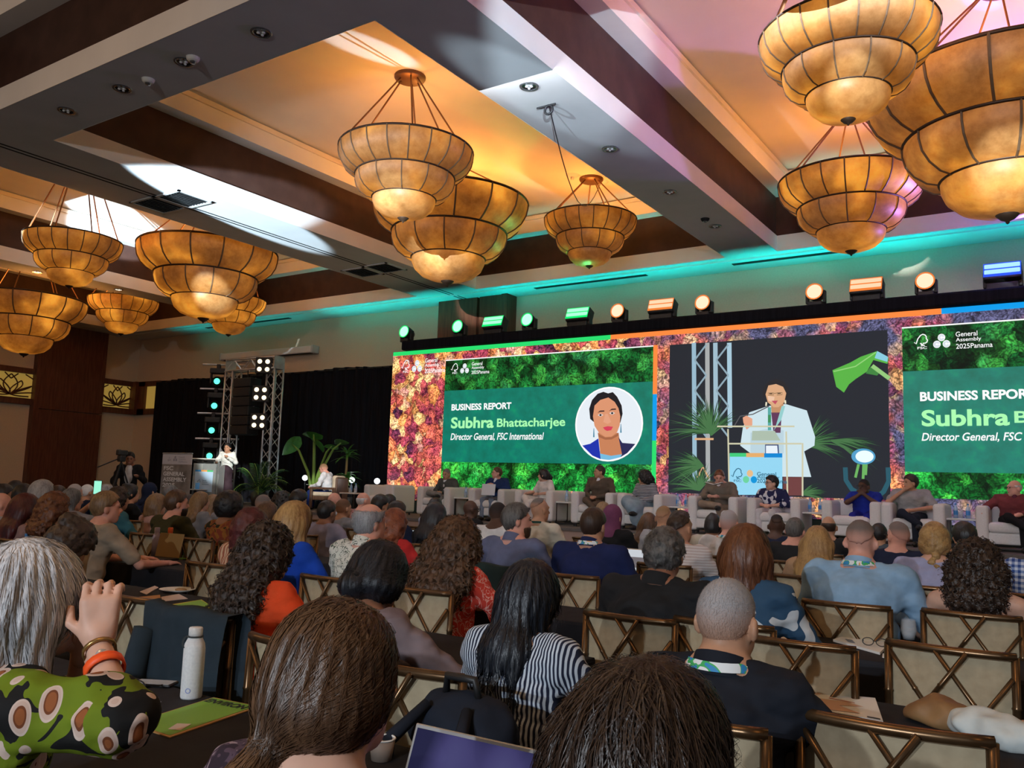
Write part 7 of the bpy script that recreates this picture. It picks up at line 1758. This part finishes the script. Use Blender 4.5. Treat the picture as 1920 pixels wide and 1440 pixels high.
c = onZ(715, 1424, TZ); t = thing('coffee_cup', 'paper coffee cup on the near table beside the laptop', 'cup', (c[0], c[1], TZ)); part('wall', lathe([(0, 0), (.028, 0), (.036, .055), (.034, .055), (.027, .004), (0, .004)], 22), mat('paper_cup', (.35, .27, .22), .6), t, True); part('rim', tube([(.0355 * math.cos(a), .0355 * math.sin(a), .056) for a in np.linspace(0, 2 * PI, 19)[:-1]], .0028, 6, True), pw, t, True); part('coffee', lathe([(0, .045), (.033, .045)], 18), mat('milky_coffee', (.42, .28, .18), .3), t)
# second table, far left: plate, papers, folders
t, P_, c0 = sheet('paper_stack', 'pinkish white sheet near the writing hands', 'paper', [(262, 1110), (290, 1099), (297, 1102), (275, 1115)], pinkp); t, P_, c0 = sheet('kraft_envelope', 'small kraft envelope on the second table', 'envelope', [(243, 1122), (300, 1116), (302, 1130), (252, 1130)], kraft); t, P_, c0 = sheet('napkin', 'crumpled paper napkin beside the plate', 'napkin', [(302, 1120), (335, 1118), (352, 1123), (305, 1128)], pinkp, curl=.012)
t, P_, c0 = sheet('green_folder', 'green and yellow folders stacked before the orange top', 'folder', [(310, 1136), (378, 1125), (400, 1140), (325, 1155)], yel); on_sheet(t, P_, c0, 'cover', [(.0, .12), (.95, .05), (1, .9), (.06, .98)], green_card)
c = onZ(333, 1109, TZ); t = thing('paper_plate', 'white plate with crumbs on the second table', 'plate', (c[0], c[1], TZ)); part('dish', lathe([(0, .004), (.07, .004), (.115, .018), (.117, .018), (.072, .0), (0, 0)], 26), pw, t, True); part('food', ellips((.02, .01, .012), (.045, .035, .012), 10, 5), mat('pastry', (.42, .25, .12), .8), t, True)
# third row, left: flasks, tablet, laptop, folder
def flask(px, py, col, label, h=.25, r=.036, z=TZ):
    c = onZ(px, py, z); t = thing('flask', label, 'bottle', (c[0], c[1], z)); M = mat('flask_%.2f_%.2f' % col[:2], col, .45)
    part('body', lathe([(0, 0), (r, 0), (r, h * .66), (r * .62, h * .80), (r * .60, h * .84)], 20), M, t, True); part('cap', lathe([(r * .66, h * .84), (r * .66, h * .98), (r * .5, h), (0, h)], 18), M, t, True)
flask(316, 1043, (.72, .11, .012), 'orange steel flask on the third table', .27)
flask(291, 1043, (.36, .30, .38), 'lilac flask with a loop lid next to the orange one', .27, .038)
c = onZ(255, 1045, TZ); t = thing('laptop', 'tan laptop lid seen from behind next to the lilac flask', 'laptop', (c[0] + .25, c[1] + .15, TZ), .1); part('base', rbox(-.16, .16, -.22, 0, 0, .014, .005), m_black, t); part('lid', xf(rbox(-.16, .16, -.004, .004, 0, .22, .003), Matrix.Translation((0, 0, .012)) @ Matrix.Rotation(-.2, 4, 'X')), mat('tan_lid', (.28, .17, .06), .5), t)
c = onZ(355, 1044, TZ); t = thing('tablet', 'tablet on a stand with a teal page on its screen', 'tablet', (c[0], c[1] + .1, TZ), -.15); tp_ = part('case', xf(rbox(-.13, .13, 0, .01, 0, .19, .005), Matrix.Rotation(-.7, 4, 'X')), m_black, t); part('screen', xf(box(-.118, .118, -.001, 0, .01, .18), Matrix.Rotation(-.7, 4, 'X')), mat('tablet_dark', (.01, .012, .015), .2), tp_); part('page', xf(box(-.05, .06, -.002, -.001, .012, .178), Matrix.Rotation(-.7, 4, 'X')), glow('teal_page', (.02, .28, .25), .7), tp_); part('page_title', xf(box(-.02, .03, -.003, -.002, .10, .115), Matrix.Rotation(-.7, 4, 'X')), glow('page_white', (.8, .9, .9), .7), tp_); part('stand', xf(box(-.1, .1, .01, .014, 0, .12), Matrix.Translation((0, .1, 0)) @ Matrix.Rotation(.45, 4, 'X')), m_black, t)
t, P_, c0 = sheet('green_folder', 'pale green folder on the third table before the tablet', 'folder', [(312, 1047), (365, 1038), (395, 1042), (340, 1049)], green_card)
c = onZ(45, 1052, TZ); bottle('water_bottle', c[0], c[1], TZ, 'clear water bottle with dark blue cap behind the silver hair', .23)
# right tables: leaflet, pouch, tote, notebook, glasses, wine glass, cards
t, P_, c0 = sheet('leaflet', 'printed leaflet with salmon diagram on the second table', 'leaflet', [(1513, 1298), (1641, 1312), (1656, 1354), (1515, 1327)], pw, curl=.004)
on_sheet(t, P_, c0, 'diagram', [(.02, .40), (.55, .35), (.80, .50), (.45, .62), (.72, .85), (.30, .95), (.02, .85)], salm); on_sheet(t, P_, c0, 'ring', [(.12, .08), (.18, .04), (.22, .08), (.18, .14), (.12, .16)], salm); on_sheet(t, P_, c0, 'red_line', [(.32, .25), (.68, .35), (.68, .38), (.32, .28)], mat('red_ink', (.5, .05, .03), .6)); on_sheet(t, P_, c0, 'caption', [(.80, .92), (.97, .92), (.97, .97), (.80, .97)], ink)
def pillow(name, label, cat, pts, r, M, flat=(1, 1, 1.0), z=TZ, h=.007):
    P_ = [onZ(*p[:2], z) for p in pts]; c0 = P_[0]; lo = np.min(P_, 0) - .15; hi = np.max(P_, 0) + .15; lo[2] = z - .02; hi[2] = z + .16
    F = Field(lo - c0, hi - c0, h)
    for i in range(len(P_) - 1): F.cap(P_[i] - c0 + [0, 0, r[i] * .55], P_[i + 1] - c0 + [0, 0, r[i + 1] * .55], r[i], r[i + 1], k=.03, flat=flat)
    F.clip(lambda X, Y, Z: (z - c0[2]) - Z + 0 * X); F.add(lambda X, Y, Z: .004 * gyroid(X, Y, Z, 60, 2.0)); V, Q = F.net()
    t = thing(name, label, cat, (c0[0], c0[1], c0[2])); part('pouch', newmesh(name, smooth_net(V, Q, 2), Q, True), M, t); return t, P_
mpo = noisy('tan_pouch_leather', (.13, .05, .018), (.30, .17, .07), 5, .6, .05)
t, P_ = pillow('tan_pouch', 'plump tan leather pouch on the second table', 'pouch', [(1722, 1352), (1760, 1358), (1800, 1368)], [.045, .068, .06], mpo, (1, 1, 1.35))
mto = noisy('pale_tote_canvas', (.50, .56, .56), (.60, .64, .62), 20, .85, .1)
t, P_ = pillow('tote_bag', 'crumpled pale canvas tote with coloured emblem beside the tan pouch', 'bag', [(1800, 1368), (1840, 1385), (1890, 1400), (1960, 1415)], [.055, .075, .07, .06], mto, (1, 1, 1.6))
for a, b, cc in ((.02, 0, (.10, .25, .05)), (-.03, .02, (.12, .17, .32)), (.05, .05, (.40, .22, .14))): part('emblem', ellips((P_[2][0] - P_[0][0] + a, P_[2][1] - P_[0][1] + b - .02, .074), (.022, .016, .008), 10, 5), mat('emblem_%.2f' % cc[0], cc, .8), t, True)
t, P_, c0 = sheet('notebook', 'open notebook lying on the third table', 'notebook', [(1562, 1203), (1580, 1197), (1670, 1208), (1650, 1228)], pw, th=.012); on_sheet(t, P_, c0, 'drawing', [(.15, .3), (.5, .15), (.55, .3), (.2, .45)], greyp, .0135)
c = onZ(1642, 1216, TZ); t = thing('reading_glasses', 'black reading glasses resting on the open notebook', 'glasses', (c[0], c[1] - .02, TZ + .013), .2)
for s in (-1, 1):
    part('rim', tube([(s * .032 + .026 * math.cos(a), 0, .022 + .019 * math.sin(a)) for a in np.linspace(0, 2 * PI, 15)[:-1]], .0025, 5, True), m_black, t); part('temple', tube([(s * .058, 0, .03), (s * .058, .07, .018), (s * .055, .13, .004)], .0025, 5), m_black, t)
part('bridge', tube([(-.007, 0, .026), (.007, 0, .026)], .0025, 5), m_black, t)
t, P_, c0 = sheet('place_card', 'white place card near the open notebook', 'card', [(1655, 1226), (1670, 1228), (1669, 1236), (1654, 1233)], pw)
t, P_, c0 = sheet('place_card', 'white printed card with a dark stripe behind the empty chair', 'card', [(1440, 1198), (1470, 1186), (1515, 1192), (1510, 1204)], pw); on_sheet(t, P_, c0, 'dark_stripe', [(.2, .6), (.4, .6), (.4, .75), (.2, .75)], ink)
c = onZ(1704, 1200, TZ); t = thing('wine_glass', 'stemless clear glass standing beside the empty chair', 'glass', (c[0], c[1], TZ)); part('bowl', lathe([(0, .004), (.028, .004), (.042, .05), (.036, .11), (.034, .11), (.039, .05), (.026, .01), (0, .01)], 20), m_glass, t, True); part('water', lathe([(0, .012), (.026, .012), (.036, .045), (0, .045)], 16), m_glass, t, True)
c = onZ(1743, 1152, TZ); t = thing('smartphone', 'white phone beside the light blue sleeve', 'phone', (c[0], c[1], TZ), .3); part('case', rbox(-.07, .07, -.035, .035, 0, .009, .005), pw, t); part('screen', box(-.062, .062, -.03, .03, .0092, .0098), mat('phone_glass', (.55, .58, .62), .08), t)
# laptops seen between the heads
def lap(px, py, label, lid_c, page=None, rz=0.0, tilt=-.3, front=True):
    c = onZ(px, py, TZ); t = thing('laptop', label, 'laptop', (c[0], c[1], TZ), rz)
    part('base', rbox(-.16, .16, -.22, 0, 0, .014, .005), msil, t); LM = Matrix.Translation((0, 0, .012)) @ Matrix.Rotation(tilt, 4, 'X'); l_ = part('lid', xf(rbox(-.16, .16, 0, .006, 0, .22, .003), LM), lid_c, t)
    if page: part('display', xf(box(-.15, .15, -.001, 0, .01, .21), LM), page, l_); part('picture', xf(box(-.06, .12, -.002, -.001, .04, .14), LM), glow('laptop_picture', (.25, .22, .24), .6), l_)
lap(780, 1030, 'open laptop with a white page behind the red hair', m_black, glow('white_page', (.62, .68, .75), .8), .1)
lap(1190, 1075, 'open laptop with a white page between navy suit and dark suit', msil, glow('white_page2', (.70, .74, .80), .8), 0)
# dark jacket over the chair of the orange top, backpack, phone in the air, blue strap
def drape_jacket(cx_, cy_, label, M, w=.30, zb=.40, seed=1):
    V, F = [], []; nu, nv = 16, 18
    for j in range(nv + 1):
        v_ = j / nv
        for i in range(nu + 1):
            u = -1 + 2 * i / nu
            if v_ < .3: y, z = .05, .62 + (BZ1 + .022 - .62) * v_ / .3
            elif v_ < .4: a = PI * (v_ - .3) / .1; y, z = .05 * math.cos(a) - .012, BZ1 + .024 + .012 * math.sin(a)
            else: y, z = -.062 - .03 * (v_ - .4), BZ1 + .022 - (BZ1 - zb) * (v_ - .4) / .6
            f_ = .014 * math.sin(u * 9 + 3 * v_ + seed) * min(1, max(0, (v_ - .38) * 3)) + .008 * math.sin(u * 21 + seed)
            V.append((u * w * (1 + .06 * math.sin(v_ * 5 + seed)), bow(BY, max(-1, min(1, u))) + y - abs(f_), z + .008 * math.sin(u * 5 + seed)))
    n = nu + 1
    for j in range(nv):
        for i in range(nu): F.append((j * n + i, j * n + i + 1, (j + 1) * n + i + 1, (j + 1) * n + i))
    t = thing('jacket', label, 'jacket', (cx_, cy_, 0)); part('shell', (V, F), M, t, True)
    part('sleeve', tube([(-w * .8, BY - .09, .86), (-w * .86, BY - .12, .68), (-w * .75, BY - .11, .50)], [.05, .055, .045], 8), M, t, True)
    return t
m_jk = cloth('dark_teal_jacket', (.02, .032, .042)); oc = [i for i in INFO if 'orange top' in i[0]][0][3]['org']
drape_jacket(oc[0], oc[1] - .02, 'dark teal jacket hung over the chair of the woman in the orange top', m_jk, .27, .42)
bo = [i for i in INFO if 'blue-grey shirt' in i[0]][0][3]['org']; drape_jacket(bo[0], bo[1] - .02, 'dark green jacket over the chair of the man in the blue-grey shirt', cloth('dark_green_jacket', (.015, .03, .03)), .27, .45, 2)
a_ = onZ(857, 1272, BZ1); bx_, by_ = a_[0] + .06, a_[1] - .03
t = thing('backpack', 'dark navy backpack hanging on the corner of an empty chair', 'backpack', (bx_, by_, .45)); m_bp = cloth('backpack_navy', (.012, .016, .026))
F = Field((-.22, -.18, -.05), (.22, .16, .56), .012); F.ell((0, 0, .20), (.17, .11, .24), k=.05); F.cap((-.08, -.01, .36), (.08, -.01, .36), .09, k=.06); F.ell((0, -.09, .14), (.12, .05, .13), k=.02); F.add(lambda X, Y, Z: .005 * gyroid(X, Y, Z, 45, 3)); V, Q = F.net()
part('bag', newmesh('bag', smooth_net(V, Q, 1), Q, True), m_bp, t)
part('top_handle', tube([(-.06, -.02, .44), (-.05, -.03, .50), (.05, -.03, .50), (.06, -.02, .44)], .012, 6), m_black, t, True)
for s in (-1, 1): part('shoulder_strap', tube([(s * .07, -.09, .43), (s * .12, -.20, .34), (s * .13, -.21, .15), (s * .10, -.11, .0)], [.016, .022, .022, .012], 6), m_bp, t, True)
ph = [i for i in INFO if 'holding up a phone' in i[0]][0]; A_ = ph[3]['A']; mid = (A_[0][2] + A_[1][2]) / 2; Pq = ph[3]['org']
pc_ = at(183, 914, ph[1]['zc']); t = thing('smartphone', 'raised phone with a bright green-white screen', 'phone', tuple(pc_), math.pi * .0 + .9); part('case', rbox(-.042, .042, -.005, .005, -.08, .08, .004), m_black, t); part('screen', box(-.038, .038, -.007, -.0055, -.074, .074), glow('phone_screen', (.35, .95, .70), 1.0), t)
c = onZ(1562, 1432, .62); t = thing('blue_strap', 'bright blue lanyard loop hanging on the empty chair', 'strap', (c[0], c[1] - .0, .55)); part('loop', tube([(-.045, 0, -.1), (-.04, 0, .05), (-.012, 0, .10), (.02, 0, .095), (.04, 0, .03), (.055, 0, -.1)], .011, 6), mat('blue_webbing', (.01, .03, .55), .6), t, True)
# wristbands, watch, black bag strap
sw = [i for i in INFO if 'silver hair' in i[0]][0]; A_ = sw[3]['A'][1]; d_ = A_[2] - A_[1]; d_ = d_ / np.linalg.norm(d_)
band_on(sw[2], A_[2] - d_ * .075, d_, mat('orange_wristband', (.95, .10, .015), .5), .037, .010); band_on(sw[2], A_[2] - d_ * .02, d_, mat('gold_band', (.45, .28, .10), .3, metal=.8), .031, .004, 'bracelet')
part('wrist_watch', xf(lathe([(0, .006), (.014, .006), (.016, 0)], 16), Matrix.Translation(A_[2] - d_ * .03 + np.array([.030, -.014, 0])) @ Matrix.Rotation(1.2, 4, 'Y')), mat('watch_face', (.65, .60, .55), .2, metal=.5), sw[2], True)
bw_ = [i for i in INFO if 'mauve cardigan' in i[0]][0]; A_ = bw_[3]['A'][1]; d_ = A_[2] - A_[1]; d_ = d_ / np.linalg.norm(d_); band_on(bw_[2], A_[2] - d_ * .01, d_, MATS['orange_wristband'], .031, .007)
rf = [i for i in INFO if 'red floral' in i[0]][0]; sp_ = rf[3]['sp']; pts = [sp_(.13, .03, 1.10), sp_(.10, -.075, 1.06), sp_(.03, -.135, .95), sp_(-.05, -.14, .83), sp_(-.12, -.10, .74)]
Vs, Fs = [], []
for i, p in enumerate(pts): Vs += [tuple(p + np.array([-.026, -.004, -.008])), tuple(p + np.array([.026, -.004, .016]))]
for i in range(len(pts) - 1): Fs.append((2 * i, 2 * i + 1, 2 * i + 3, 2 * i + 2))
part('bag_strap', (Vs, Fs), black, rf[2], True)

# say which person each table stands in front of
CL = [o for o in COL.objects if o.name.startswith('tablecloth') and o.parent is None]; TB = [o for o in COL.objects if o.name.startswith('banquet_table') and o.parent is None]
used_ = set()
for o, tb_ in zip(CL, TB):
    if 'on an audience table' not in o['label']: continue
    best = None
    for lb, d, t_, inf in INFO:
        dx_, dy_ = abs(inf['org'][0] - o.location.x), o.location.y - inf['org'][1]
        if .3 < dy_ < 1.15 and dx_ < .95 and lb not in used_ and (best is None or dx_ < best[0]): best = (dx_, lb)
    if best:
        used_.add(best[1]); sh_ = ' '.join(best[1].replace(',', '').split()[:9])
        for e_ in (' in', ' a', ' and', ' with', ' the'): sh_ = sh_.removesuffix(e_)
        o['label'] = 'black tablecloth in front of the ' + sh_; tb_['label'] = 'folding table before the ' + sh_
    elif o.location.y > 5.5:                       # wholly hidden behind the audience: left out
        for q_ in list(tb_.children) + [tb_, o]: bpy.data.objects.remove(q_)
